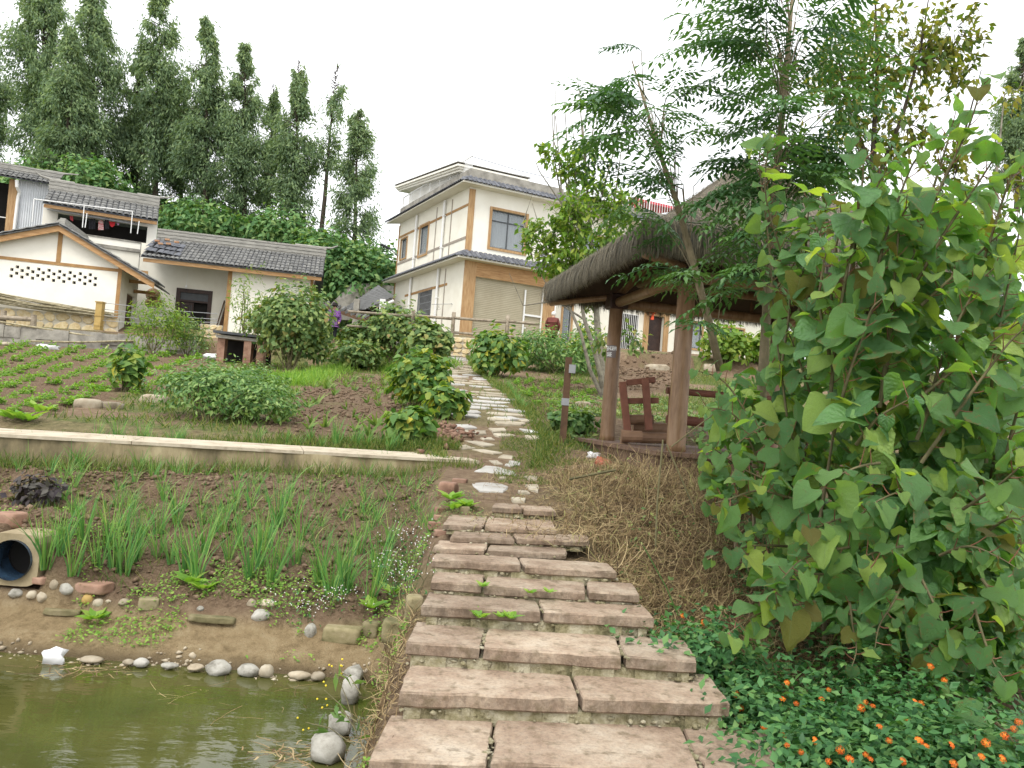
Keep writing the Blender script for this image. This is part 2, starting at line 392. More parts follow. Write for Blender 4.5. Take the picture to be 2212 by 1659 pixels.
def slabmat():
    m, n, b = newmat('red_sandstone')
    t1 = noise_tex(n, 2.6, 8, .72); t2 = noise_tex(n, 46, 5, .75); t3 = noise_tex(n, 6, 6, .7, stretch=(1.3, 1.3, .7)); t4 = noise_tex(n, 13, 3, .6)
    r = ramp(n, [(.185, .13, .09), (.295, .22, .16), (.375, .30, .225), (.44, .375, .295)], [.3, .44, .56, .7]); n.links.new(t1.outputs[0], r.inputs[0]); c = r.outputs[0]
    rg = ramp(n, [(.6, .6, .6), (1.0, 1.0, 1.0), (1.25, 1.22, 1.15)], [.3, .5, .75]); n.links.new(t2.outputs[0], rg.inputs[0]); c = mixc(n, .75, c, rg.outputs[0], 'MULTIPLY')
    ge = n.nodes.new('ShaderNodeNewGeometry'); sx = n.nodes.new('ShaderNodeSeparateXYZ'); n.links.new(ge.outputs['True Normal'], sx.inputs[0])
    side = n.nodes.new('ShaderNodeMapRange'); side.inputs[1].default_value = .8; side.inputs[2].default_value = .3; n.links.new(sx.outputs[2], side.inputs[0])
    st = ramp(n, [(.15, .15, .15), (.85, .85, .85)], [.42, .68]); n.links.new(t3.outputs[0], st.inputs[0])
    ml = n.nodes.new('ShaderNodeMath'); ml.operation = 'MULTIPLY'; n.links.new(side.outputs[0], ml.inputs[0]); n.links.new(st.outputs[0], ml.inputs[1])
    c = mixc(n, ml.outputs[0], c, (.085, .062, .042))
    ms = ramp(n, [(0, 0, 0), (.7, .7, .7)], [.54, .70]); n.links.new(t4.outputs[0], ms.inputs[0]); c = mixc(n, ms.outputs[0], c, (.13, .10, .06))
    oi = n.nodes.new('ShaderNodeObjectInfo'); hs = n.nodes.new('ShaderNodeHueSaturation'); mr = n.nodes.new('ShaderNodeMapRange'); mr.inputs[3].default_value = .82; mr.inputs[4].default_value = 1.15
    n.links.new(oi.outputs['Random'], mr.inputs[0]); n.links.new(mr.outputs[0], hs.inputs['Value']); n.links.new(c, hs.inputs['Color'])
    n.links.new(hs.outputs[0], b.inputs['Base Color']); b.inputs['Roughness'].default_value = .88; b.inputs['Specular IOR Level'].default_value = .2
    mm = n.nodes.new('ShaderNodeMath'); mm.operation = 'ADD'; n.links.new(t2.outputs[0], mm.inputs[0]); n.links.new(t4.outputs[0], mm.inputs[1]); bump(n, b, mm.outputs[0], .7, .012)
    return m
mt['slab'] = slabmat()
mt['mortar'] = M('mossy_mortar', [(.07, .07, .03), (.26, .23, .13), (.46, .42, .30)], 8, .95, 1.0, 22, .035, pos=[.3, .46, .62])
mt['flag'] = M('pale_flagstone', [(.24, .20, .14), (.37, .325, .245), (.45, .41, .32)], 3, .85, .4, 40, .01, objrand=.14)
mt['flag_white'] = M('whitish_flagstone', [(.33, .31, .28), (.46, .45, .42)], 3, .8, .3, 40, .008, objrand=.08)
mt['pebble'] = M('river_pebble', [(.15, .12, .08), (.31, .26, .185), (.40, .36, .28)], 5, .75, .25, 50, .005, objrand=.3)
mt['pebble_white'] = M('white_rock', [(.13, .12, .095), (.34, .325, .28), (.46, .445, .40)], 9, .85, .5, 30, .015)
mt['redrock'] = M('red_rock', [(.14, .075, .05), (.27, .16, .11), (.34, .22, .16)], 5, .9, .5, 30, .015, objrand=.2)
mt['mossrock'] = M('mossy_block', [(.08, .08, .03), (.22, .19, .10), (.32, .27, .17)], 5, .9, .5, 30, .015, objrand=.2)
mt['stonewall'] = M('yellow_stone', [(.42, .31, .15), (.56, .45, .26), (.64, .56, .40)], 6, .85, .4, 30, .01, objrand=.2)
mt['grout'] = M('wall_grout', [(.42, .38, .30), (.56, .52, .42)], 6, .95, .4, 40, .01)
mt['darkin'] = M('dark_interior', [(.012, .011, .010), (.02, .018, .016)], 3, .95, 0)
mt['darkwood'] = M('dark_brown_wood', [(.025, .014, .011), (.06, .032, .024)], 5, .5, .2, 40, .004)
mt['brown'] = M('old_brown_wood', [(.06, .035, .02), (.14, .08, .045)], 4, .8, .3, 30, .006)
mt['metal_white'] = M('white_paint', [(.70, .70, .68), (.78, .78, .76)], 2, .45, 0)
mt['metal_grey'] = M('grey_metal', [(.28, .29, .30), (.38, .39, .40)], 3, .45, 0, metallic=.3)
mt['metal_dark'] = M('dark_frame', [(.05, .055, .06), (.08, .085, .09)], 3, .5, 0)
mt['shutter'] = M('khaki_shutter', [(.33, .29, .20), (.40, .355, .255)], 1.5, .5, .05, 50, .002, metallic=.15)
mt['corr'] = M('white_corrugated', [(.55, .58, .60), (.66, .68, .70)], 2, .6, .1, 20, .01)
mt['logfence'] = M('log_fence', [(.12, .095, .065), (.27, .225, .165), (.36, .31, .24)], 6, .85, .4, 30, .01)
mt['postyel'] = M('ochre_post', [(.33, .22, .07), (.44, .31, .11)], 4, .7, .2, 30, .005)
mt['bamboo'] = M('bamboo_pole', [(.14, .12, .07), (.30, .26, .16), (.42, .38, .27)], 8, .7, .1, 30, .003, objrand=.25)
mt['bark'] = M('grey_bark', [(.10, .09, .07), (.22, .20, .155), (.30, .28, .22)], 9, .9, .5, 40, .01)
mt['bark_dark'] = M('dark_bark', [(.035, .028, .02), (.09, .072, .052)], 8, .95, .5, 30, .02)
mt['bark_tan'] = M('tan_bark', [(.14, .115, .07), (.27, .22, .14)], 10, .85, .4, 40, .006)
mt['stem'] = M('green_brown_stem', [(.07, .065, .03), (.16, .14, .07)], 10, .8, .2, 40, .004)
mt['plastic'] = M('white_plastic', [(.68, .68, .68), (.80, .80, .80)], 6, .4, .3, 20, .02)
mt['plastic_red'] = M('red_plastic', [(.42, .06, .03), (.55, .20, .14)], 5, .4, .3, 20, .02)
# glass
m_, n_, b_ = newmat('window_glass')
b_.inputs['Base Color'].default_value = (.32, .36, .38, 1); b_.inputs['Roughness'].default_value = .05
gt = n_.nodes.new('ShaderNodeBsdfTransparent'); gm = n_.nodes.new('ShaderNodeMixShader'); gm.inputs[0].default_value = .45
n_.links.new(gt.outputs[0], gm.inputs[1]); n_.links.new(b_.outputs[0], gm.inputs[2]); n_.links.new(gm.outputs[0], n_.nodes['Material Output'].inputs[0])
mt['glass'] = m_
mt['curtain'] = M('white_curtain', [(.62, .63, .65), (.74, .75, .77)], 3, .9, .2, 12, .03, stretch=(8, 8, .3))
# soil and ground: mask colours say where tilled soil (R), green cover (G) and sand (B) lie
m_, n_, b_ = newmat('ground_cover')
at_ = n_.nodes.new('ShaderNodeAttribute'); at_.attribute_name = 'mask'
sp = n_.nodes.new('ShaderNodeSeparateColor'); n_.links.new(at_.outputs['Color'], sp.inputs[0])
t1 = noise_tex(n_, 9, 8, .7); t2 = noise_tex(n_, 1.3, 5, .6); t3 = noise_tex(n_, 38, 6, .7)
dirt = ramp(n_, [(.125, .082, .052), (.20, .14, .09), (.28, .21, .135)], [.32, .5, .68]); n_.links.new(t1.outputs[0], dirt.inputs[0])
soil = ramp(n_, [(.07, .046, .028), (.15, .102, .064), (.235, .172, .115)], [.3, .5, .72]); n_.links.new(t3.outputs[0], soil.inputs[0])
gras = ramp(n_, [(.07, .085, .03), (.13, .145, .05), (.24, .20, .10)], [.35, .52, .7]); n_.links.new(t1.outputs[0], gras.inputs[0])
sand = ramp(n_, [(.16, .115, .06), (.27, .20, .11), (.34, .27, .16)], [.3, .5, .7]); n_.links.new(t1.outputs[0], sand.inputs[0])
c0 = mixc(n_, sp.outputs[1], dirt.outputs[0], gras.outputs[0]); c0 = mixc(n_, sp.outputs[0], c0, soil.outputs[0]); c0 = mixc(n_, sp.outputs[2], c0, sand.outputs[0])
n_.links.new(c0, b_.inputs['Base Color']); b_.inputs['Roughness'].default_value = .95; b_.inputs['Specular IOR Level'].default_value = .15
pz_ = n_.nodes.new('ShaderNodeSeparateXYZ'); n_.links.new(n_.nodes.new('ShaderNodeNewGeometry').outputs['Position'], pz_.inputs[0])
wt = n_.nodes.new('ShaderNodeMapRange'); wt.inputs[1].default_value = .075; wt.inputs[2].default_value = .012; wt.inputs[3].default_value = 0; wt.inputs[4].default_value = .75; n_.links.new(pz_.outputs[2], wt.inputs[0])
wm = n_.nodes.new('ShaderNodeMath'); wm.operation = 'MULTIPLY'; n_.links.new(wt.outputs[0], wm.inputs[0]); n_.links.new(sp.outputs[2], wm.inputs[1])      # wet mud at the waterline
n_.links.new(mixc(n_, wm.outputs[0], c0, (.07, .05, .026)), b_.inputs['Base Color'])
wr_ = n_.nodes.new('ShaderNodeMapRange'); wr_.inputs[3].default_value = .95; wr_.inputs[4].default_value = .35; n_.links.new(wm.outputs[0], wr_.inputs[0]); n_.links.new(wr_.outputs[0], b_.inputs['Roughness'])
bump(n_, b_, t3.outputs[0], 1.0, .035)
mt['ground'] = m_
mt['clod'] = M('soil_clod', [(.08, .052, .032), (.155, .105, .066), (.235, .172, .115)], 25, .95, .8, 60, .01)
# ================================================================ the ground
def poly_px(pts): return np.array([ong(*p)[:2] for p in pts])
def inpoly(x, y, P):
    r = np.zeros(x.shape, bool); n = len(P)
    for i in range(n):
        (x0, y0), (x1, y1) = P[i], P[(i + 1) % n]
        c = ((y0 > y) != (y1 > y)) & (x < (x1 - x0) * (y - y0) / (y1 - y0 + 1e-12) + x0); r ^= c
    return r
BED_A = poly_px([(-60, 742), (250, 748), (400, 752), (455, 775), (420, 800), (330, 845), (250, 862), (120, 890), (-60, 905)])
BED_B = poly_px([(545, 915), (600, 870), (680, 825), (800, 812), (900, 825), (930, 850), (900, 905), (860, 950), (700, 950), (590, 935)])
BED_R = poly_px([(1095, 835), (1130, 820), (1250, 822), (1290, 850), (1280, 900), (1190, 905), (1130, 880)])
MOUND = poly_px([(1330, 790), (1400, 765), (1470, 765), (1500, 800), (1430, 850), (1340, 850)])
xs = np.concatenate([np.linspace(-70, -26, 23), np.linspace(-25, -8, 69), np.arange(-7.8, 7.8, .055), np.linspace(8, 25, 35), np.linspace(26, 80, 23)])
ys = np.concatenate([np.linspace(-6, 2, 17), np.arange(2.1, 12, .055), np.arange(12.1, 36, .16), np.linspace(36.4, 64, 56), np.linspace(66, 260, 30)])
X, Y = np.meshgrid(xs, ys)
Z = H(X, Y)
lowplot = (X < -.72) & (Y > 6.16) & (Y < 9.6)
soilm = np.zeros(X.shape)
for P_ in (BED_A, BED_B, BED_R, MOUND): soilm = np.maximum(soilm, inpoly(X, Y, P_))
soilm = np.maximum(soilm, lowplot)
sandm = ((X < -.6) & (Y > 5.3) & (Y < 6.1)).astype(float)
nz1 = fbm(X * .9, Y * .9, 1.0, 4)
grasm = np.clip((nz1 - .38) * 6, 0, 1) * np.where(Y < 11, .55, 1.0)
grasm = np.where((np.abs(X - xpath(Y)) < hpath(Y) * 1.1) & (Y < 36), grasm * .45, grasm)
grasm = np.where((X > .9) & (X < 3.2) & (Y > 6.0) & (Y < 9.3), .05, grasm)
grasm = np.where(Y > 45, 1, grasm)
soilm *= (1 - .35 * np.clip((fbm(X * 2, Y * 2, 5.0) - .5) * 8, 0, 1))
amp = .012 + .06 * lowplot + .035 * (soilm > .3) * (~lowplot)
Z = Z + amp * (fbm(X * 7, Y * 7, 2.0, 3) - .45) * 1.8 + np.where(lowplot, .03 * (fbm(X * 17, Y * 17, 9.0, 2) - .4), 0)
Z = Z + .18 * inpoly(X, Y, MOUND) * (fbm(X * 1.5, Y * 1.5, 4.0))
Z = Z + np.where(inpoly(X, Y, BED_A), .06 * np.sin((X * .55 - Y * .85) * 2 * np.pi / .95), 0)
ny, nx = X.shape
idx = np.arange(ny * nx).reshape(ny, nx)
F_ = np.stack([idx[:-1, :-1], idx[:-1, 1:], idx[1:, 1:], idx[1:, :-1]], -1).reshape(-1, 4)
cvx = at(27, 1209, 6.02)[0]
fx_, fy_ = X.reshape(-1)[F_].mean(1), Y.reshape(-1)[F_].mean(1)
Z = np.where((abs(X - cvx) < .17) & (Y > 6.02) & (Y < 6.38), np.minimum(Z, .33), Z)      # room for the culvert
me = np_mesh('ground', np.stack([X, Y, Z], -1).reshape(-1, 3), F_, mt['ground'], smooth=True)
ca = me.color_attributes.new('mask', 'FLOAT_COLOR', 'POINT')
ca.data.foreach_set('color', np.stack([soilm, grasm, sandm, np.ones_like(Z)], -1).astype(np.float32).ravel())
tag(obj('ground', me), kind='structure')
# water of the pond
m_, n_, b_ = newmat('pond_water')
tw = noise_tex(n_, 1.4, 3, .5); rw = ramp(n_, [(.050, .054, .014), (.080, .080, .022)], [.35, .65]); n_.links.new(tw.outputs[0], rw.inputs[0]); n_.links.new(rw.outputs[0], b_.inputs['Base Color'])
b_.inputs['Roughness'].default_value = .04; b_.inputs['IOR'].default_value = 1.33; b_.inputs['Specular IOR Level'].default_value = .85
tb = noise_tex(n_, 2.6, 4, .5, stretch=(1.0, 2.2, 1)); bump(n_, b_, tb.outputs[0], .2, .025)
mt['water'] = m_
gx, gy = np.meshgrid(np.linspace(-24, .1, 60), np.linspace(-5, 5.72, 40))
idx = np.arange(gx.size).reshape(gx.shape)
F_ = np.stack([idx[:-1, :-1], idx[:-1, 1:], idx[1:, 1:], idx[1:, :-1]], -1).reshape(-1, 4)
tag(npobj('pond_water', np.stack([gx, gy, 0 * gx], -1).reshape(-1, 3), F_, mt['water'], smooth=True), kind='structure')
# clods lying on the tilled lower plot
def rock_geo(n=1, sub=1):
    import bmesh
    bm = bmesh.new(); bmesh.ops.create_icosphere(bm, subdivisions=sub, radius=1.0)
    v = np.array([q.co[:] for q in bm.verts]); f = np.array([[w.index for w in q.verts] for q in bm.faces]); bm.free(); return v, f
ICO1 = rock_geo(sub=1); ICO2 = rock_geo(sub=2); ICO3 = rock_geo(sub=3)
def clods(name, P, s, mat, parent=None, flat=.7):
    v, f = ICO1; n = len(P); k = len(v)
    V = v[None] * (s[:, None] * (.7 + .6 * rng.random((n, 3))) * np.array([1, 1, flat]))[:, None, :] * (.55 + .9 * rng.random((n, k, 1))) + P[:, None]
    return npobj(name, V.reshape(-1, 3), (f[None] + (np.arange(n) * k)[:, None, None]).reshape(-1, 3), mat, parent, smooth=False)
n = 2600
cx_, cyy = rng.uniform(-6.2, -.75, n), rng.uniform(6.2, 9.3, n)
P_ = np.stack([cx_, cyy, H(cx_, cyy) + .012], -1)
tag(clods('soil_clods', P_, .012 + .028 * rng.random(n) ** 2.2, mt['clod']), 'crumbly brown soil clods strewn over the lower vegetable plot', 'soil', kind='stuff')
n = 1100
for bed_, lab_, n in ((BED_A, 'crumbly soil between the potato rows of the left bed', 2600), (BED_B, 'loose brown clods in the seedling bed left of the path', 2200), (BED_R, 'loose clods in the bed right of the path', 700)):
    q = rng.uniform(bed_.min(0), bed_.max(0), (n, 2)); q = q[inpoly(q[:, 0], q[:, 1], bed_)]
    tag(clods('soil_clods', np.column_stack([q, H(q[:, 0], q[:, 1]) + .015]), (.014 + .035 * rng.random(len(q)) ** 2) * (.5 + q[:, 1] / 30), mt['clod']), lab_, 'soil', kind='stuff')
n = 1100
b0, b1_ = MOUND.min(0), MOUND.max(0); q = rng.uniform(b0, b1_, (n, 2)); q = q[inpoly(q[:, 0], q[:, 1], MOUND)]
tag(clods('soil_heap', np.column_stack([q, H(q[:, 0], q[:, 1]) + .05 + .1 * rng.random(len(q))]), .03 + .08 * rng.random(len(q)) ** 2, mt['clod']), 'heap of dark reddish soil behind the thatched pavilion', 'soil', kind='stuff')
# ================================================================ walkway slab across the plots
wl, wr = onz(-120, 930, 1.31), onz(1036, 996, 1.31)
wv = unit(np.array([wr[0] - wl[0], wr[1] - wl[1], 0])); wn = np.array([-wv[1], wv[0], 0])
wl = wl - wv * 7.0      # runs on beyond the left of the picture
root = thing('concrete_walkway', 'long pale concrete walkway with stained face between the two plots', 'walkway', (wr[0], wr[1], 1.05))
mb = MB(); mf = MB(); nseg = 90
Lw = np.linalg.norm(wr - wl); 
def wpt(a, b, z): return wl + wv * a + wn * b + np.array([0, 0, z - wl[2]])
for i in range(nseg):
    a0, a1 = Lw * i / nseg, Lw * (i + 1) / nseg
    j = lambda a: .012 * math.sin(a * 3.1) + .008 * math.sin(a * 7.7)
    if i % 13 == 9: a1 -= .008
    mb.hexa([wpt(a0, j(a0), 1.275), wpt(a1, j(a1), 1.275), wpt(a1, 1.0 + j(a1 * 1.3), 1.275), wpt(a0, 1.0 + j(a0 * 1.3), 1.275),
             wpt(a0, j(a0), 1.31), wpt(a1, j(a1), 1.31), wpt(a1, 1.0 + j(a1 * 1.3), 1.31), wpt(a0, 1.0 + j(a0 * 1.3), 1.31)])
    a1 = Lw * (i + 1) / nseg
    mf.hexa([wpt(a0, .015, .8), wpt(a1, .015, .8), wpt(a1, .95, .8), wpt(a0, .95, .8), wpt(a0, .015, 1.278), wpt(a1, .015, 1.278), wpt(a1, .95, 1.278), wpt(a0, .95, 1.278)])
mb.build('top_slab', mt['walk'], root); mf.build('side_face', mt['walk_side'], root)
# ================================================================ stone steps
def Z7(x, y): return (756 + x * .415, 1053 + y * .415)
ROWS = [  # front-left, front-right, back-right, depth of front edge, joints (x at front, x at back), thickness
    ((-40, 1790), (2560, 1900), (2250, 1650), 3.25, [(900, 900)], .1),
    ((95, 1405), (2350, 1500), (2212, 1310), 3.72, [(700, 690), (1815, 1700)], .08),
    ((245, 1055), (1995, 1130), (1880, 985), 4.20, [(1185, 1125)], .085),
    ((285, 800), (1820, 910), (1745, 790), 4.62, [(680, 668), (1425, 1372)], .08),
    ((368, 605), (1593, 680), (1515, 590), 5.00, [(1000, 965)], .075),
    ((408, 490), (1515, 560), (1465, 490), 5.30, [(685, 683), (1232, 1208)], .065),
    ((415, 375), (1400, 435), (1350, 390), 5.60, [(897, 890)], .06),
    ((425, 315), (1133, 345), (1125, 300), 5.85, [(700, 705)], .052),
    ((517, 255), (1250, 285), (1240, 250), 6.12, [(855, 858)], .05),
    ((478, 190), (1080, 222), (1060, 185), 6.40, [(693, 690)], .05),
    ((735, 100), (1075, 118), (1050, 95), 7.00, [(900, 900)], .06)]
stairs = thing('stone_steps', 'flight of worn reddish sandstone steps climbing from the pond edge', 'steps', (.4, 3.4, 0))
rows = []
for fl, fr_, br, d, joints, th in ROWS:
    A = at(*Z7(*fl), d); z = A[2]
    rows.append((A, onz(*Z7(*fr_), z), onz(*Z7(*br), z), d, joints, th))
def slab(corners, z, th, j=.012, seed=0):
    """corners fl, fr, br, bl -> ragged bevelled slab"""
    rs = np.random.default_rng(seed); ring = []
    for i in range(4):
        a, b = np.array(corners[i][:2]), np.array(corners[(i + 1) % 4][:2]); ln = np.linalg.norm(b - a)
        k = max(2, int(ln / .11)); t = unit(b - a); nn = np.array([t[1], -t[0]])
        for q in range(k):
            w = a + (b - a) * q / k
            if q: w = w + nn * (rs.normal() * j - (.022 * rs.random() if rs.random() < .09 else 0)) + t * rs.normal() * .01
            else: w = w + (-nn + t) * .012 * rs.random()
            ring.append(w)
    ring = np.array(ring); c = ring.mean(0); k = len(ring)
    def inset(dd): 
        v = ring - c; return c + v * (1 - dd / (np.linalg.norm(v, axis=1, keepdims=True) + 1e-6))
    lv_ = [(inset(.02), z - th), (ring + 0, z - th + .012), (ring + rs.normal(size=ring.shape) * .002, z - .012), (inset(.008), z - .002), (inset(.05), z)]
    V = np.concatenate([np.column_stack([p, np.full(k, zz) + (rs.normal(size=k) * .0012 if i >= 2 else 0)]) for i, (p, zz) in enumerate(lv_)])
    mb = MB(); mb.add(V, [(i * k + q, i * k + (q + 1) % k, (i + 1) * k + (q + 1) % k, (i + 1) * k + q) for i in range(4) for q in range(k)] + [tuple(range(4 * k, 5 * k)), tuple(range(k))[::-1]])
    return mb
mo = MB(); sd_ = 0
for i, (A, B, C_, d, joints, th) in enumerate(rows):
    z = A[2]
    if i + 1 < len(rows): yb = rows[i + 1][0][1] + .07
    else: yb = A[1] + .28
    Dl = np.array([A[0] + .01, yb, z]); Cr = np.array([C_[0], max(C_[1], yb - .25), z])
    if i + 1 < len(rows): Cr[1] = yb + (B[1] - A[1])
    fl, fr_ = ROWS[i][0], ROWS[i][1]
    cuts = [0] + [((jf - fl[0]) / (fr_[0] - fl[0]), (jf - fl[0]) / (fr_[0] - fl[0]) + .02) for jf, jb in joints] + [1]
    fs = [0.0]; bs = [0.0]
    for jf, jb in joints:
        a = (jf - fl[0]) / (fr_[0] - fl[0]); fs.append(a)
        wf, wb = B[0] - A[0], Cr[0] - Dl[0]
        bs.append(min(.97, (a * wf + A[0] - Dl[0] + (.02 if i % 2 else -.03)) / wb))
    fs.append(1.0); bs.append(1.0)
    for k in range(len(fs) - 1):
        gp = .005
        p0 = A + (B - A) * fs[k]; p1 = A + (B - A) * fs[k + 1]; q0 = Dl + (Cr - Dl) * bs[k]; q1 = Dl + (Cr - Dl) * bs[k + 1]
        p0, q0 = p0 + np.array([gp, 0, 0]), q0 + np.array([gp, 0, 0]); p1, q1 = p1 - np.array([gp, 0, 0]), q1 - np.array([gp, 0, 0])
        dz = .006 * math.sin(sd_ * 2.3); sd_ += 1
        bb = slab([p0, p1, q1, q0], z + dz, th, .0015, sd_)
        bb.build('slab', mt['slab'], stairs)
    # mortar bed under the row, reaching back and down
    zlow = (rows[i - 1][0][2] - .03) if i else z - .3
    mn = 14
    for k in range(mn):
        t0, t1_ = k / mn, (k + 1) / mn
        f0, f1 = A + (B - A) * t0, A + (B - A) * t1_
        o0 = .012 + .025 * random.random(); o1 = o0
        f0 = f0 + np.array([.04 * (k == 0), o0, 0]); f1 = f1 + np.array([-.05 * (k == mn - 1), o1, 0])
        g0, g1 = Dl + (Cr - Dl) * t0, Dl + (Cr - Dl) * t1_
        zt = z - th + .006
        mo.hexa([(f0[0], f0[1] - .01, zlow), (f1[0], f1[1] - .01, zlow), (g1[0], g1[1] + .1, zlow), (g0[0], g0[1] + .1, zlow),
                 (f0[0], f0[1], zt), (f1[0], f1[1], zt), (g1[0], g1[1] + .1, zt), (g0[0], g0[1] + .1, zt)])
o = mo.build('mortar_bed', mt['mortar'], stairs)
# lumps of mortar squeezed out below the slabs and in the joints
q = []
for i in range(1, len(rows)):
    A, B = rows[i][0], rows[i][1]
    for _ in range(int(46 - 2 * i)):
        t = random.random(); p = A + (B - A) * t; q.append((p[0], p[1] + random.uniform(.0, .05), rows[i - 1][0][2] + random.uniform(0, max(.01, A[2] - rows[i - 1][0][2] - rows[i][5]))))
    if i < 5:
        for jf, jb in rows[i][4]:
            a = (jf - ROWS[i][0][0]) / (ROWS[i][1][0] - ROWS[i][0][0]); p = A + (B - A) * a
            for _ in range(14): q.append((p[0] + random.gauss(.01, .01), p[1] + random.uniform(-.0, .35), A[2] - .012))
q = np.array(q); tag(clods('mortar_lump', q, .008 + .016 * rng.random(len(q)) ** 1.5, mt['mortar'], stairs, .55), kind='stuff')
# ================================================================ flagstone path
path = tag(obj('path', None) if False else thing('path', None, None, (0, 10, 1.2)), kind='structure')
def flagstone(P, z0, th=.05, mat=None, seed=0, tilt=None):
    rs = np.random.default_rng(seed); P = np.array(P)[:, :2]; c = P.mean(0); ring = []
    k = len(P)
    for i in range(k):
        a, b = P[i], P[(i + 1) % k]; ring.append(a); ring.append((a + b) / 2 + rs.normal(size=2) * .03 * np.linalg.norm(b - a))
    ring = np.array(ring); k = len(ring)
    def ins(f): return c + (ring - c) * f
    gz = lambda q: H(q[:, 0], q[:, 1])
    hz = gz(ring); hz = .5 * hz + .5 * hz.mean()
    V = np.concatenate([np.column_stack([ring, hz - .03]), np.column_stack([ins(.99), hz + z0 - .012]), np.column_stack([ins(.93), hz + z0 + rs.normal(size=k) * .002])])
    mb = MB(); mb.add(V, [(i * k + q, i * k + (q + 1) % k, (i + 1) * k + (q + 1) % k, (i + 1) * k + q) for i in range(2) for q in range(k)] + [tuple(range(2 * k, 3 * k))])
    # orientation
    a = P; ar = sum(a[i][0] * a[(i + 1) % len(a)][1] - a[(i + 1) % len(a)][0] * a[i][1] for i in range(len(a)))
    if ar < 0: mb.f = [f[::-1] for f in mb.f]
    mb.build('flagstone', mat or mt['flag'], path)
def Zp(x, y): return (918 + x * .2442, 756 + y * .2442)
FL = [([(400, 1180), (560, 1172), (690, 1190), (740, 1215), (690, 1270), (480, 1255)], 'flag_white'),
      ([(435, 1080), (530, 1018), (640, 1028), (790, 1085), (812, 1115), (590, 1095)], 'flag_white'),
      ([(560, 980), (640, 978), (690, 1018), (615, 1020)], 'flag'), ([(705, 1025), (740, 975), (865, 968), (840, 1025), (770, 1042)], 'flag_white'),
      ([(645, 958), (690, 925), (800, 945), (770, 972)], 'flag'), ([(410, 885), (520, 880), (690, 915), (600, 928)], 'flag'),
      ([(288, 865), (360, 832), (450, 872), (330, 886)], 'flag'), ([(340, 803), (480, 800), (620, 848), (520, 862)], 'flag'),
      ([(485, 783), (590, 772), (618, 800), (520, 806)], 'flag'), ([(215, 668), (400, 655), (462, 700), (270, 712)], 'flag_white'),
      ([(265, 714), (545, 712), (545, 755), (300, 758)], 'flag'), ([(560, 700), (700, 690), (720, 730), (600, 745)], 'flag'),
      ([(600, 752), (720, 740), (800, 765), (650, 778)], 'flag'), ([(615, 645), (760, 635), (890, 650), (850, 675), (640, 672)], 'flag'),
      ([(600, 600), (760, 592), (890, 625), (760, 632)], 'flag_white'), ([(870, 1130), (995, 1132), (990, 1165), (890, 1150)], 'flag'),
      ([(885, 1205), (995, 1200), (1000, 1270), (920, 1250)], 'flag'), ([(820, 1260), (900, 1255), (930, 1285), (840, 1288)], 'flag'),
      ([(760, 1325), (890, 1325), (880, 1362), (780, 1358)], 'flag'), ([(830, 700), (960, 715), (1000, 745), (880, 735)], 'flag_white'),
      ([(880, 760), (1000, 755), (1010, 800), (900, 800)], 'flag'), ([(650, 1140), (720, 1138), (715, 1155), (660, 1155)], 'flag')]
for i, (pp, mm) in enumerate(FL):
    flagstone([ong(*Zp(*p)) for p in pp], .012 if i < 9 else .025, mat=mt[mm], seed=i)
y = 14.2; k = 100
while y < 33:
    rowd = random.uniform(.5, .78) * (1 + (y - 14) * .012); xl, xr = xpath(y) - hpath(y), xpath(y) + hpath(y)
    x = xl + random.uniform(-.15, .15)
    while x < xr - .15:
        w = random.uniform(.55, 1.05); 
        if x + w > xr + .2: w = xr - x + .1
        if random.random() < .93:
            gpx = random.uniform(.02, .06); sh_ = random.uniform(-.1, .1); y0, y1 = y + random.uniform(.0, .08) + sh_, y + rowd - random.uniform(.06, .14) + sh_
            jj = lambda: random.gauss(0, .05)
            pts = [(x + gpx + .1 + jj(), y0 + jj() + .04), (x + w * .5 + jj(), y0 + jj() * .7 - .03), (x + w - gpx - .08 + jj(), y0 + jj() + .05), (x + w - gpx + jj() * .5, (y0 + y1) / 2 + jj()), (x + w - gpx - .08 + jj(), y1 + jj() - .04), (x + w * .5 + jj(), y1 + jj()), (x + gpx + .08 + jj(), y1 + jj() - .05), (x + gpx + jj() * .5, (y0 + y1) / 2 + jj())]
            flagstone(pts, .012 + .015 * random.random(), mat=mt['flag_white'] if random.random() < .25 else mt['flag'], seed=k); k += 1
        x += w
    y += rowd
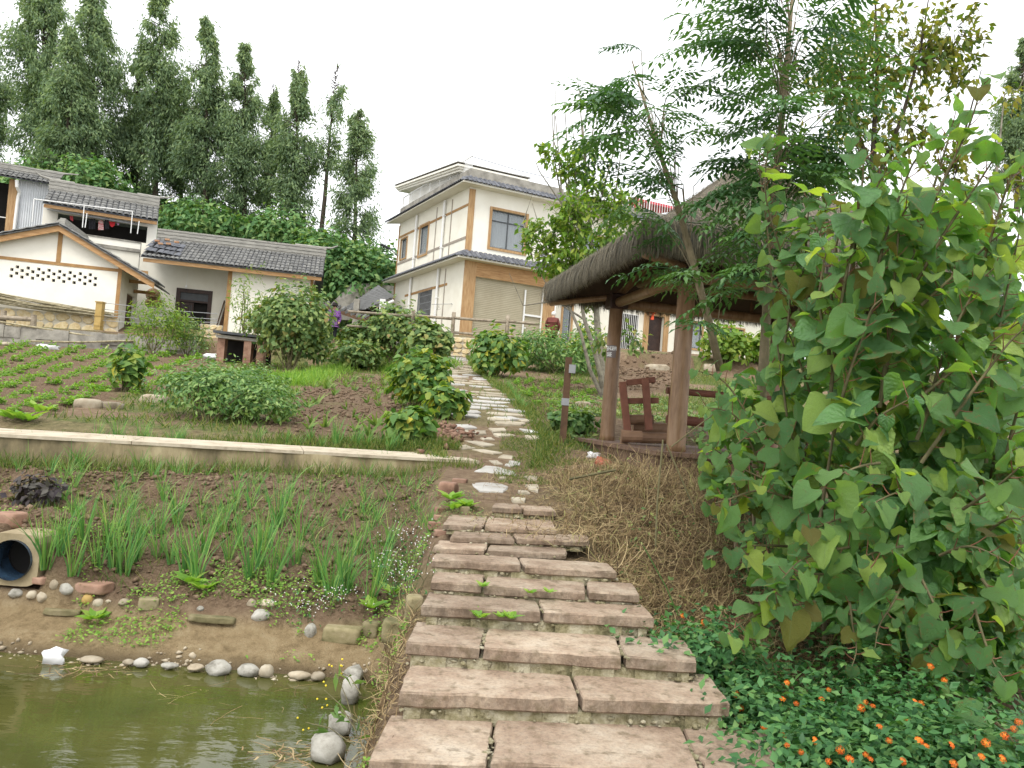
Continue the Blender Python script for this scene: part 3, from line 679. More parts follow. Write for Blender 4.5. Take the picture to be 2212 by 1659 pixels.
# a small step riser where the path climbs past the bean plants
# ================================================================ buildings
def tile_mesh(name, w, ln, th=.05, mat=None, seg=5, lip=.5):
    """a convex cover tile: x across, y down the slope, z off the roof"""
    mb = MB(); r = w / 2
    for y, lift in ((0, 0.0), (ln, .035)):
        for rr in (1, .72):
            for i in range(seg + 1):
                a = math.pi * i / seg; mb.v.append((-math.cos(a) * r * (1 if rr == 1 else .8), y, math.sin(a) * r * lip * rr + lift))
    k = seg + 1
    for i in range(seg):
        mb.f.append((i, 2 * k + i, 2 * k + i + 1, i + 1))            # outer
        mb.f.append((2 * k + i, 3 * k + i, 3 * k + i + 1, 2 * k + i + 1))  # lower lip
    return mb.mesh(name, mat)
def tiled_slope(root, E0, E1, R0, R1, nc, nr, mat, sheet=True, sheetmat=None, ovl=1.12):
    E0, E1, R0, R1 = (np.array(q, float) for q in (E0, E1, R0, R1))
    u = unit(E1 - E0); dn = unit(E0 - R0); w = np.cross(u, dn); w = w if w[2] > 0 else -w
    wid = np.linalg.norm(E1 - E0) / nc; ln = np.linalg.norm(E0 - R0) / nr
    if sheet:
        mb = MB(); t = w * .06
        mb.hexa([E0 - t, E1 - t, R1 - t, R0 - t, E0, E1, R1, R0]); mb.build('roof_sheet', sheetmat or mt['tile_dark'], root)
    tm_ = tile_mesh('tile', wid * .92, ln * ovl, mat=mat)
    for i in range(nc):
        for j in range(nr):
            P = E0 + u * wid * (i + .5) - dn * ln * (nr - j) * 0 + (R0 - E0) * ((nr - j) / nr) + w * .012
            q = Matrix.Identity(4)
            jx, jr = random.gauss(0, .006), random.gauss(0, .012)
            uu = u + dn * jr
            for a in range(3): q[a][0], q[a][1], q[a][2], q[a][3] = uu[a], dn[a], w[a], P[a] + u[a] * jx
            inst('tile', tm_, root, q)
def bar_window(root, fr, a0, a1, z0, z1, nb, nh, mat, n=.03, name='window'):
    mb = MB(); fr.box(mb, a0, a1, z0, z1, -.14, -.12); w = mb.build(name, mt['darkin'], root)
    mb = MB(); t = .035
    for a in (a0, a1 - t): fr.box(mb, a, a + t, z0, z1, -.02, .02)
    for z in (z0, z1 - t): fr.box(mb, a0 + t, a1 - t, z, z + t, -.02, .018)
    mb.build('frame', mat, w)
    for i in range(nb):
        a = a0 + (a1 - a0) * (i + 1) / (nb + 1); b = MB(); fr.box(b, a - .011, a + .011, z0 + .03, z1 - .03, .0, .024); b.build('bar', mat, w)
    for i in range(nh):
        z = z0 + (z1 - z0) * (i + 1) / (nh + 1); b = MB(); fr.box(b, a0 + .03, a1 - .03, z - .012, z + .012, -.018, -.002); b.build('bar', mat, w)
    return w
def framed(root, fr, a0, a1, z0, z1, wmat, t=.1, cols=2, trans=.28, curtain=True, depth=.1):
    """a wood-trimmed window: trim, dark frame, panes, curtain"""
    mb = MB(); fr.box(mb, a0, a1, z0, z1, -.3, -.26); w = mb.build('window', mt['darkin'], root)
    mb = MB()
    for a in (a0 - t, a1): fr.box(mb, a, a + t, z0 - t, z1 + t, -.02, .05)
    for z in (z0 - t, z1): fr.box(mb, a0 + .001, a1 - .001, z, z + t, -.02, .048)
    mb.build('trim', wmat, w)
    mb = MB(); f = .05; zt = z0 + (z1 - z0) * (1 - trans)
    for a in (a0, a1 - f): fr.box(mb, a, a + f, z0, z1, -.13, -.07)
    for z in (z0, z1 - f) + ((zt - f / 2,) if trans else ()): fr.box(mb, a0 + f, a1 - f, z, z + f, -.13, -.072)
    for i in range(1, cols):
        a = a0 + (a1 - a0) * i / cols; fr.box(mb, a - f / 2, a + f / 2, z0 + f, zt - f / 2 if trans else z1 - f, -.13, -.074)
        if trans: fr.box(mb, a - f / 2, a + f / 2, zt + f / 2, z1 - f, -.13, -.074)
    mb.build('frame', mt['metal_dark'], w)
    for i in range(cols):
        x0, x1 = a0 + (a1 - a0) * i / cols + f / 2, a0 + (a1 - a0) * (i + 1) / cols - f / 2
        for y0, y1 in (((z0 + f, zt - f / 2), (zt + f / 2, z1 - f)) if trans else ((z0 + f, z1 - f),)):
            b = MB(); fr.box(b, x0, x1, y0, y1, -.105, -.1); b.build('pane', mt['glass'], w)
    if curtain:
        b = MB(); nn = 24
        A = np.linspace(a0 + .03, a1 - .03, nn + 1)
        V = [fr.p(a, z, -.2 + .02 * math.sin(i * 1.9)) for z in (z0 + .03, z1 - .03) for i, a in enumerate(A)]
        b.add(V, [(i, i + 1, nn + 2 + i, nn + 1 + i) for i in range(nn)]); b.build('curtain', mt['curtain'], w)
    return w
def rail(root, fr, a0, a1, z0, z1, n, step, mat):
    mb = MB(); fr.box(mb, a0, a1, z1 - .05, z1, n - .02, n + .02); fr.box(mb, a0, a1, z0, z0 + .03, n - .015, n + .015); r = mb.build('railing', mat, root)
    k = int((a1 - a0) / step)
    mb = MB()
    for i in range(k + 1):
        a = a0 + (a1 - a0) * i / k; w = .022 if i % 10 == 0 else .01
        fr.box(mb, a - w, a + w, z0, z1, n - w, n + w)
    tag(mb.build('baluster', mat, r), kind='stuff')
# ---------------------------------------------------------------- white two-storey house
def Z2(x, y): return (756 + x * .2767, 297 + y * .2767)
G1 = 5.3
CN = np.array([-2.65, 37.0, G1]); LF, LE = 9.9, 5.0
ul = unit(np.array([.455, -.89, 0])); 
FL_ = Fr(CN - ul * LF, ul)                    # side facing left, s = LF at the near corner
FF_ = Fr(CN, np.array([.89, .455]))           # front
white = thing('two_storey_house', 'tall white two-storey house with tiled skirts and khaki roller shutter', 'house', CN)
EAV1, EAV2, PAR = 3.55, 6.95, 7.85
def rect(fr, zf, x0, y0, x1, y1):
    A = fr.hit(*zf(x0, y0)); B = fr.hit(*zf(x1, y1)); return [min(A[0], B[0]), max(A[0], B[0]), min(A[1], B[1]), max(A[1], B[1])]
wA = rect(FL_, Z2, 553, 700, 600, 905); wB = rect(FL_, Z2, 405, 800, 438, 935)
wC = rect(FL_, Z2, 537, 1195, 622, 1450); wD = rect(FL_, Z2, 362, 1330, 403, 1395)
mb = MB(); FL_.wall(mb, 0, LF, -.3, EAV2 + .3, [wA, wB, wC, wD], .26)
mb.build('wall', mt['plaster'], white)
wF = [1.22, 3.05, 4.35, 6.15]
sh = [.62, LE - .66, -.2, 2.85]
mb = MB(); FF_.wall(mb, 0, LE, -.3, EAV2 + .3, [wF, sh], .3)
mb.add([FF_.p(LE, -.3), FF_.p(LE, -.3, -9), FF_.p(LE, EAV2 + .3, -9), FF_.p(LE, EAV2 + .3)], [(0, 1, 2, 3)])
mb.build('wall', mt['plaster_white'], white)
framed(white, FF_, *wF, mt['wood'], t=.12)
framed(white, FL_, *wA, mt['wood'], t=.09, cols=1, trans=0); framed(white, FL_, *wB, mt['wood'], t=.08, cols=1, trans=0, curtain=False)
bar_window(white, FL_, *wC, 11, 4, mt['metal_grey']); bar_window(white, FL_, *wD, 6, 2, mt['metal_grey'])
# corner posts and timber strips on the side wall
mb = MB(); FF_.box(mb, -.03, .28, EAV1 + .45, EAV2 - .05, .0, .045); mb.build('corner_post', mt['wood'], white)
mb = MB(); FL_.box(mb, 0, .1, -.2, EAV2 - .1, 0, .04); mb.build('corner_post', mt['strip'], white)
for z, a0, a1, mm in ((6.1, .1, LF - .05, 'strip'), (4.55, .1, LF - .05, 'strip_grey'), (2.55, 1.9, LF - 1.9, 'strip')):
    mb = MB(); FL_.box(mb, a0, a1, z, z + .12, 0, .022); mb.build('timber_strip', mt[mm], white)
for px, z0, z1 in ((672, 3.95, 6.9), (787, 3.95, 6.9)):
    a = FL_.hit(*Z2(px, 700))[0]; mb = MB(); FL_.box(mb, a - .04, a + .04, z0 + .1, z1 - .1, 0, .026); mb.build('timber_strip', mt['strip_grey'], white)
a = FL_.hit(*Z2(745, 1100))[0]; mb = MB(); FL_.box(mb, a - .04, a + .04, 0, 3.4, 0, .026); mb.build('timber_strip', mt['strip_grey'], white)
for px, py, z0, z1 in ((508, 800, 3.9, 6.9), (725, 700, 3.9, 6.9), (468, 1200, -.2, 3.5), (682, 1150, -.2, 3.5)):
    a = FL_.hit(*Z2(px, py), .1)[0]; mb = MB(); mb.tube([FL_.p(a, z0, .1), FL_.p(a, z1, .1)], .065, 8)
    for z in (z0 + .6, z0 + 2.2): FL_.box(mb, a - .08, a + .08, z, z + .05, 0, .17)
    mb.build('drainpipe', mt['metal_white'], white, smooth=False)
# tiled skirts under both eaves
def skirt(root, fr, a0, a1, ztop, zbot, proj, matt, n0=0.0, m0=1, m1=1):
    mb = MB(); e0, e1 = a0 - proj * m0, a1 + proj * m1
    mb.hexa([fr.p(e0, zbot - .07, n0 + proj), fr.p(e1, zbot - .07, n0 + proj), fr.p(a1, zbot - .07, n0), fr.p(a0, zbot - .07, n0),
             fr.p(e0, zbot, n0 + proj), fr.p(e1, zbot, n0 + proj), fr.p(a1, ztop - .03, n0), fr.p(a0, ztop - .03, n0)])
    mb.build('eave', mt['plaster'], root)
    ln = math.hypot(proj, ztop - zbot); tl = math.atan2(ztop - zbot, proj); nc = int((e1 - e0) / .235)
    tms = [tile_mesh('tile', .23, ln * f + .09, mat=matt, lip=.62) for f in (1.0, .72, .42)]
    for i in range(nc):
        a = e0 + (e1 - e0) * (i + .5) / nc
        over = max(a0 - a if m0 else 0, a - a1 if m1 else 0, 0) / proj    # mitred corner: shorter tiles
        if over > .92: continue
        k = 0 if over < .12 else (1 if over < .5 else 2)
        f = 0 if over <= 0 else over
        st = min(f, (0, .28, .58)[k])
        for q in range(1):
            inst('tile', tms[k], root, fr.mat(a, ztop + .01 - (ztop - zbot) * st, n0 + proj * st, tl))
skirt(white, FL_, 0, LF, EAV1 + .42, EAV1 + .05, .55, mt['tile_dark'], m0=1, m1=1)
skirt(white, FF_, 0, LE, EAV1 + .42, EAV1 + .05, .55, mt['tile_dark'], m0=1, m1=1)
skirt(white, FL_, 0, LF, EAV2 + .50, EAV2 + .1, .62, mt['tile_dark'], m0=1, m1=1)
skirt(white, FF_, 0, LE, EAV2 + .50, EAV2 + .1, .62, mt['tile_dark'], m0=1, m1=1)
mb = MB()
FL_.box(mb, 0, LF + .06, EAV2 + .3, PAR, -.15, .06); FF_.box(mb, .001, LE, EAV2 + .302, PAR - .003, -.15, .062); mb.build('parapet', mt['concrete'], white)
mb = MB(); mb.add([FL_.p(0, PAR - .4, -.1), FL_.p(LF, PAR - .4, -.1), FF_.p(LE, PAR - .4, -.1), FF_.p(LE, PAR - .4, -9)], [(0, 1, 2, 3)]); mb.build('flat_roof', mt['concrete'], white)
rail(white, FL_, .1, LF - .1, PAR, PAR + .68, -.05, .14, mt['metal_white'])
# loose cable line round the front roof edge
mb = MB(); mb.tube([FL_.p(LF - .1, PAR + .6, 0), FF_.p(2.4, PAR + .42, 0), FF_.p(LE, PAR + .4, 0)], .016, 4); mb.tube([FF_.p(.1, PAR + .3, 0), FF_.p(LE, PAR + .15, 0)], .008, 4); mb.build('roof_cable', mt['metal_dark'], white)
# rooftop room under a shallow sloping slab with a stepped cornice
def slope_slab(mb, s0, s1, z0, z1, th, n0, n1):
    return mb.hexa([FL_.p(s0, z0 - th, n1), FL_.p(s1, z1 - th, n1), FL_.p(s1, z1 - th, n0), FL_.p(s0, z0 - th, n0), FL_.p(s0, z0, n1), FL_.p(s1, z1, n1), FL_.p(s1, z1, n0), FL_.p(s0, z0, n0)])
ra, rb, za, zb = -.7, 8.9, 9.32, 8.34
mb = MB(); slope_slab(mb, .25, rb - .5, za - .4, zb - .26, 1.9, -3.2, -.35); sth = mb.build('roof_room', mt['plaster_white'], white)
mb = MB()
for e, dz_ in ((.12, .36), (.2, .26), (.3, .16)): slope_slab(mb, ra + .3 - e, rb - .3 + e, za - dz_ + .1, zb - dz_ + .1, .098, -3.3 - e, e)
mb.build('cornice', mt['plaster_white'], sth)
mb = MB(); slope_slab(mb, ra - .03, rb + .03, za + .04, zb + .04, .035, -3.65, .33); mb.build('roof_slab', mt['concrete'], sth)
# roller shutter front with pine surround and a white door frame
mb = MB(); FF_.box(mb, .02, .62, -.2, EAV1 - .02, .0, .07); mb.build('door_post', mt['wood'], white)
mb = MB(); FF_.box(mb, LE - .66, LE - .02, -.2, EAV1 - .02, .0, .07); mb.build('door_post', mt['wood'], white)
mb = MB(); FF_.box(mb, .621, LE - .661, 2.85, EAV1 - .03, .0, .062); mb.build('lintel', mt['woodh'], white)
mb = MB(); zz = np.arange(-.2, 2.85, .085)
for z in zz:
    mb.add([FF_.p(sh[0], z, -.12), FF_.p(sh[1], z, -.12), FF_.p(sh[1], z + .042, -.112), FF_.p(sh[0], z + .042, -.112), FF_.p(sh[1], z + .085, -.12), FF_.p(sh[0], z + .085, -.12)], [(0, 1, 2, 3), (3, 2, 4, 5)])
mb.build('roller_shutter', mt['shutter'], white)
mb = MB(); da = sh[1] - 1.02
FF_.box(mb, da, da + .07, -.2, 2.6, -.09, -.03); FF_.box(mb, sh[1] - .05, sh[1], -.2, 2.6, -.09, -.032); FF_.box(mb, da + .071, sh[1] - .051, 1.35, 1.44, -.09, -.034); mb.build('door_frame', mt['metal_white'], white)
mb = MB(); mb.tube([FF_.p(da + .12, .75, -.03), FF_.p(da + .12, .75, .03)], .035, 8); mb.build('door_knob', mt['metal_white'], white)
# air conditioner on the front wall
ac = thing('air_conditioner', 'white air conditioner box fixed to the upper front wall of the house', 'air conditioner', FF_.p(4.1, 3.98, .3))
mb = MB(); FF_.box(mb, 3.75, 4.5, 4.0, 4.5, .08, .36); bev(mb.build('case', mt['metal_white'], ac), .02)
mb = MB(); c_ = FF_.p(4.0, 4.25, .365); mb.tube([c_, c_ + FF_.n * .012], .19, 16); mb.build('fan_grille', mt['metal_grey'], ac)
# street lamp arm reaching out from the far corner
sl_ = thing('street_lamp', 'small grey solar street lamp sticking out of the white house corner', 'lamp', FL_.p(.1, 5.2, .05))
p0 = FL_.p(.1, 5.15, .03); p1 = at(*Z2(310, 870), p0[1] - .6); p2 = at(*Z2(240, 833), p0[1] - .9)
mb = MB(); mb.tube([p0, p1], .03, 6); mb.build('arm', mt['metal_grey'], sl_)
mb = MB(); dv = unit(p2 - p1); mb.box((p1 + p2) / 2, (np.linalg.norm(p2 - p1), .28, .08), dv, np.cross((0, 0, 1), dv), np.cross(dv, np.cross((0, 0, 1), dv))); mb.build('lamp_head', mt['metal_dark'], sl_)
# wall hanger
hg = thing('clothes_hanger_bar', 'thin metal drying bar with one hanger on the white side wall', 'drying bar', FL_.p(7.6, 1.5, 0))
A = FL_.hit(*Z2(690, 1310)); B = FL_.hit(*Z2(800, 1300))
mb = MB(); mb.tube([FL_.p(A[0], A[1], .35), FL_.p(B[0], B[1], .05)], .014, 5); mb.tube([FL_.p(B[0], B[1] - .02, .0), FL_.p(B[0], B[1] + .02, .06)], .02, 5); mb.build('bar', mt['metal_grey'], hg)
h0 = FL_.p(A[0] + .7, A[1] - .02, .25); mb = MB(); mb.tube([h0, h0 - FL_.k * .12, h0 - FL_.k * .28 + FL_.u * .25, h0 - FL_.k * .28 - FL_.u * .25, h0 - FL_.k * .12], .01, 4); mb.build('hanger', mt['metal_grey'], hg)
# ---------------------------------------------------------------- second white house, seen behind the pavilion
F2 = Fr(FF_.p(LE + .25, 0, -.35), FF_.u); L2 = 14.0
sec = thing('white_farmhouse', 'long white farmhouse with pine door frames partly hidden behind the pavilion', 'house', F2.o)
dr = [5.75, 6.75, -.1, 2.35]; w1 = [4.05, 5.1, .35, 2.25]; w2 = [8.0, 9.4, .9, 2.3]; w3 = [11, 12.4, .9, 2.3]; u1 = [1.2, 2.6, 4.4, 5.9]; u2 = [4.6, 6.2, 4.4, 5.9]; w0 = [.45, .95, .2, 2.2]
mb = MB(); F2.wall(mb, 0, L2, -.5, EAV2 + .3, [dr, w0, w1, w2, w3, u1, u2], .25)
mb.add([F2.p(L2, -.5), F2.p(L2, -.5, -8), F2.p(L2, EAV2 + .3, -8), F2.p(L2, EAV2 + .3)], [(0, 1, 2, 3)]); mb.build('wall', mt['plaster'], sec)
bar_window(sec, F2, *w1, 8, 1, mt['metal_white']); framed(sec, F2, *w2, mt['wood']); framed(sec, F2, *w3, mt['wood']); framed(sec, F2, *u1, mt['wood']); framed(sec, F2, *u2, mt['wood'])
framed(sec, F2, *w0, mt['wood'], t=.1, cols=1, trans=0, curtain=False)
mb = MB(); F2.box(mb, dr[0], dr[1], dr[2], dr[3], -.22, -.18); d_ = mb.build('door', mt['darkwood'], sec)
mb = MB(); F2.box(mb, dr[0] - .32, dr[0], -.1, 2.7, 0, .06); F2.box(mb, dr[1], dr[1] + .32, -.1, 2.7, 0, .06); F2.box(mb, dr[0], dr[1], 2.35, 2.7, 0, .058); mb.build('door_frame', mt['wood'], d_)
skirt(sec, F2, 0, L2, EAV1 + .42, EAV1 + .05, .55, mt['tile_dark'], m0=0, m1=0)
skirt(sec, F2, 0, L2, EAV2 + .50, EAV2 + .1, .62, mt['tile_dark'], m0=0, m1=0)
mb = MB(); F2.box(mb, 0, L2, EAV2 + .3, PAR, -.15, .06); mb.build('parapet', mt['concrete'], sec)
rail(sec, F2, .2, L2, PAR, PAR + .75, -.05, .17, mt['metal_white'])
mb = MB(); mb.add([F2.p(5.9, PAR + 1.3, -2.2), F2.p(9.5, PAR + 1.3, -2.2), F2.p(9.5, PAR + 1.55, -5), F2.p(5.9, PAR + 1.55, -5), F2.p(5.9, PAR + 1.15, -2.2), F2.p(9.5, PAR + 1.15, -2.2)], [(0, 1, 2, 3), (4, 5, 1, 0)])
for a in (6.0, 7.7, 9.4): F2.box(mb, a - .04, a + .04, PAR - .2, PAR + 1.15, -2.4, -2.32)
mb.build('red_canopy', M('red_sheet', [(.45, .05, .07), (.52, .07, .09)], 2, .6, 0), sec)
# red lantern by the door
lp = F2.p(dr[0] - .1, 2.55, .45)
lan = thing('paper_lantern', 'round red-orange paper lantern hanging beside the farmhouse door', 'lantern', lp)
mb = MB(); rr = [.08, .2, .27, .27, .2, .08]; zz = [.2, .15, .05, -.05, -.15, -.2]
mb.tube([lp + np.array([0, 0, z]) for z in zz], rr, 14); mb.build('lantern_body', M('lantern_paper', [(.62, .09, .03), (.75, .16, .05)], 4, .5, 0), lan, smooth=True)
mb = MB(); mb.tube([lp + np.array([0, 0, -.2]), lp + np.array([0, 0, -.5])], [.06, .09], 8); mb.tube([lp + np.array([0, 0, .2]), lp + np.array([0, 0, .34])], .012, 5); mb.build('tassel', M('lantern_tassel', [(.6, .08, .03), (.7, .1, .04)], 4, .7, 0), lan)
# ---------------------------------------------------------------- old farmhouse with the long tiled roof
def Z1(x, y): return (x * .3418, 324 + y * .3418)
G2 = 4.82
e0, e1 = at(*Z1(890, 668), 39.0), at(*Z1(2040, 795), 41.0)
e1[2] = e0[2] = (e0[2] + e1[2]) / 2
uw = unit(np.array([e1[0] - e0[0], e1[1] - e0[1], 0])); nw = np.array([uw[1], -uw[0], 0])
FW = Fr(np.array([e0[0], e0[1], G2]) - nw * .7, uw); LW = float((e1 - e0).dot(uw)) - .45
wing = thing('tiled_farmhouse', 'low cream farmhouse with long grey tiled roof and dark front door', 'house', FW.o)
EV = e0[2] - G2
rz = at(*Z1(940, 545), 42.2)[2] - G2
s_p = FW.hit(*Z1(1437, 900))[0]
tiled_slope(wing, FW.p(.0, EV, .7), FW.p(LW + .45, EV, .7), FW.p(.0, rz - .08, -2.6), FW.p(LW + .45, rz - .08, -2.6), 40, 7, mt['tile'])
mb = MB(); mb.hexa([FW.p(0, EV - .06, .66 - 6.6), FW.p(LW + .45, EV - .06, .66 - 6.6), FW.p(LW + .45, rz - .14, -2.6), FW.p(0, rz - .14, -2.6), FW.p(0, EV, .66 - 6.6), FW.p(LW + .45, EV, .66 - 6.6), FW.p(LW + .45, rz - .08, -2.6), FW.p(0, rz - .08, -2.6)]); mb.build('roof_sheet', mt['tile_dark'], wing)
mb = MB()
for k in range(6): FW.box(mb, .02 - .01 * (k % 2), LW + .47 + .02 * (k % 2), rz - .1 + k * .09, rz - .013 + k * .09, -2.75 - .03 * (k % 2), -2.45 + .03 * (k % 2))
mb.tube([FW.p(LW - 1.2, rz + .47, -2.6), FW.p(LW + .2, rz + .46, -2.6), FW.p(LW + .75, rz + .5, -2.6), FW.p(LW + 1.1, rz + .68, -2.6)], [.07, .07, .06, .03], 6)
mb.build('ridge', mt['ridge'], wing)
mb = MB(); FW.box(mb, .1, LW + .4, EV - .26, EV - .08, .55, .62); mb.build('fascia', mt['woodh'], wing)
mb = MB()   # right room wall, gable end, porch back wall and its return
FW.wall(mb, s_p, LW, -.3, EV + .15, [[s_p + .95 * 2, s_p + 2.6, 1.2, 2.1]], .2)
mb.add([FW.p(LW, -.3), FW.p(LW, -.3, -5.2), FW.p(LW, EV + .2, -5.2), FW.p(LW, rz - .2, -2.6), FW.p(LW, EV + .15, 0)], [(0, 1, 2, 3, 4)])
mb.add([FW.p(s_p, -.3), FW.p(s_p, -.3, -1.5), FW.p(s_p, EV + .8, -1.5), FW.p(s_p, EV + .15)], [(3, 2, 1, 0)])
mb.build('wall', mt['plaster_white'], wing)
FP = Fr(FW.p(0, 0, -1.5), uw)
D0 = FP.hit(*Z1(1118, 870)); D1 = FP.hit(*Z1(1345, 900)); da0, da1 = D0[0], D1[0]; dz = D0[1]
mb = MB(); FP.wall(mb, -.5, s_p, -.3, EV + 1.0, [[da0, da1, -.3, dz]], .2); mb.build('porch_wall', mt['plaster'], wing)
bar_window(wing, FW, s_p + 1.9, s_p + 2.6, 1.2, 2.1, 5, 1, mt['metal_white'])
mb = MB(); FW.box(mb, s_p - .04, s_p + .16, -.2, EV - .1, .0, .035); mb.build('timber_strip', mt['strip'], wing)
mb = MB(); FW.box(mb, LW - .14, LW + .01, -.2, EV - .1, .0, .03); mb.build('timber_strip', mt['strip'], wing)
# timber side of the roof end (open planks)
FS = Fr(FW.p(LW + .02, 0, -.6), -nw)
for k in range(7): mb = MB(); FS.box(mb, .6, 3.4, .9 + k * .36, 1.2 + k * .36, .0, .05); mb.build('plank', mt['brown'], wing)
# dark double door: frame, transom, closed leaf with raised panels, open gap
door = MB(); t = .2
FP.box(door, da0, da0 + t, -.2, dz, -.12, .04); FP.box(door, da1 - t, da1, -.2, dz, -.12, .04); FP.box(door, da0 + t, da1 - t, dz - .2, dz, -.12, .038); FP.box(door, da0 + t, da1 - t, dz - .68, dz - .58, -.12, .036)
door = door.build('door_frame', mt['darkwood'], wing)
mb = MB(); FP.box(mb, da0 + t, da1 - t, -.2, dz - .2, -.3, -.26); mb.build('dark_doorway', mt['darkin'], door)
mb = MB(); FP.box(mb, da0 + t, da1 - t, dz - .58, dz - .2, -.1, -.06); mb.build('transom', mt['metal_dark'], door)
dm = da0 + t + (da1 - da0 - 2 * t) * .5
mb = MB(); FP.box(mb, da0 + t, dm, -.15, dz - .68, -.1, -.05); lf = mb.build('door_leaf', mt['darkwood'], door)
for z0, z1 in ((.15, .75), (.9, dz - .85)):
    for q, e in enumerate((0, .07)):
        mb = MB(); a0, a1 = da0 + t + .12 + e, dm - .1 - e
        mb.tube([FP.p(a0, z0 + e, -.045), FP.p(a1, z0 + e, -.045), FP.p(a1, z1 - e, -.045), FP.p(a0, z1 - e, -.045), FP.p(a0, z0 + e, -.045)], .018, 5); mb.build('panel_moulding', mt['metal_dark'], lf)
lb = thing('porch_lamp', 'small white bulb hanging in front of the dark farmhouse door', 'lamp', FP.p(D0[0] + .5, dz + .1, .3))
p = np.array(lb.location); mb = MB(); mb.tube([p + np.array([0, 0, -.12]), p + np.array([0, 0, -.06]), p, p + np.array([0, 0, .05])], [.04, .07, .05, .03], 8); mb.tube([p, p + np.array([0, 0, .9])], .008, 4); mb.build('bulb', mt['metal_white'], lb)
bd = MB(); a = FP.hit(*Z1(1047, 985)); FP.box(bd, a[0] - .22, a[0] + .22, a[1] - .06, a[1] + .06, 0, .015)
bd = bd.build('wall_sign', mt['metal_white'], base=FP.p(a[0], a[1], 0)); tag(bd, 'small pale fan-shaped plaque on the porch wall beside the door', 'sign')
for q in (-.1, .06): mk = MB(); FP.box(mk, a[0] + q - .035, a[0] + q + .035, a[1] - .03, a[1] + .03, .017, .019); mk.build('character', mt['metal_dark'], bd)
# slipped newer tiles and stones at the roof's left corner
for k in range(6):
    for j in range(3):
        tq = (.55 + .4 * j / 3, )
        P = FW.p(.15 + k * .28, EV + (rz - EV) * (.25 + .2 * j), .7 - 3.3 * (.25 + .2 * j)) + np.array([0, 0, .13])
        mtx = FW.mat(.15 + k * .28 + random.gauss(0, .03), EV + (rz - EV) * (.3 + .2 * j) + .13 - .02 * k, .7 - 3.3 * (.3 + .2 * j), math.atan2(rz - EV, 3.3) - .04)
        if k == 0 and j == 0: t_new = tile_mesh('tile', .27, .8, mat=mt['tile_dark'], lip=.35)
        inst('tile', t_new, wing, mtx)
v_, f_ = ICO1
brick = M('loose_brick', [(.30, .14, .08), (.42, .28, .17)], 5, .9, .3, 30, .01)
for k, (a, b) in enumerate(((.35, .5), (.75, .62), (.95, .42), (.6, .38), (1.25, .55))):
    P = FW.p(a, EV + (rz - EV) * b + .3, .7 - 3.3 * b)
    bo = MB().box(P, (.24, .14, .1), FW.u, FW.n).build('loose_brick', brick, base=P); bev(bo, .015)
    tag(bo, 'loose reddish brick weighing down tiles at the farmhouse roof corner', 'brick', 'bricks on the roof corner')
# ---------------------------------------------------------------- gable block in front
G3 = 4.05
gd = unit(np.array([.966, .259, 0])); GC = np.array([-18.0, 36.0, G3])
LG = 6.6
FG = Fr(GC - gd * LG, gd); FGS = Fr(GC, np.array([-gd[1], gd[0]]))
gab = thing('gable_cottage', 'cream gabled cottage with chequered vent holes and yellow stone footing', 'house', GC)
ap = FG.hit(*Z1(390, 480)); aps, apz = ap
ev = FG.hit(*Z1(975, 830), .45); evs, evz = ev
lts = FG.hit(0, 512); lsl = (apz - lts[1]) / (aps - lts[0]); rsl = (apz - evz) / (evs - aps)
evl = (-1.0, apz - lsl * (aps + 1.0))
holes = []
rowsH = [([(110, 735), (178, 743), (245, 751), (310, 760), (377, 768), (443, 776), (507, 784), (570, 791)]), ([(75, 750), (140, 757), (207, 767), (273, 775), (340, 783), (405, 792), (470, 800), (537, 807), (602, 815)]),
         ([(105, 775), (172, 783), (238, 792), (305, 800), (372, 808), (437, 815), (503, 823), (568, 830)]), ([(70, 790), (138, 800), (205, 808), (270, 817), (337, 825), (402, 832), (468, 840), (535, 848), (600, 853)])]
for rw_ in rowsH:
    hh = [FG.hit(*Z1(*p)) for p in rw_]; zc = sum(q[1] for q in hh) / len(hh)
    for q in hh: holes.append([q[0] - .066, q[0] + .066, zc - .066, zc + .066])
SB = FG.hit(*Z1(750, 1065))[1]      # top of the stone footing
zc_ = apz - rsl * (LG - aps)      # wall height at right corner
zl_ = apz - lsl * aps
sq = min(zc_, zl_) - .05
mb = MB(); FG.wall(mb, 0, LG, -.2, sq, holes, .22)
mb.add([FG.p(0, sq), FG.p(LG, sq), FG.p(LG, zc_), FG.p(aps, apz), FG.p(0, zl_)], [(0, 1, 2, 3, 4)])
FGS.wall(mb, 0, 4.0, -.2, zc_, [[1.6, 3.4, .1, 2.1]], .15)
mb.build('wall', mt['plaster_white'], gab)
mb = MB(); FG.box(mb, .2, LG - .2, sq - 2.2, sq, -.27, -.24); mb.build('dark_interior', mt['darkin'], gab)
mb = MB(); FGS.box(mb, 1.6, 3.4, .1, 2.1, -.14, -.1); mb.build('side_door', mt['brown'], gab)
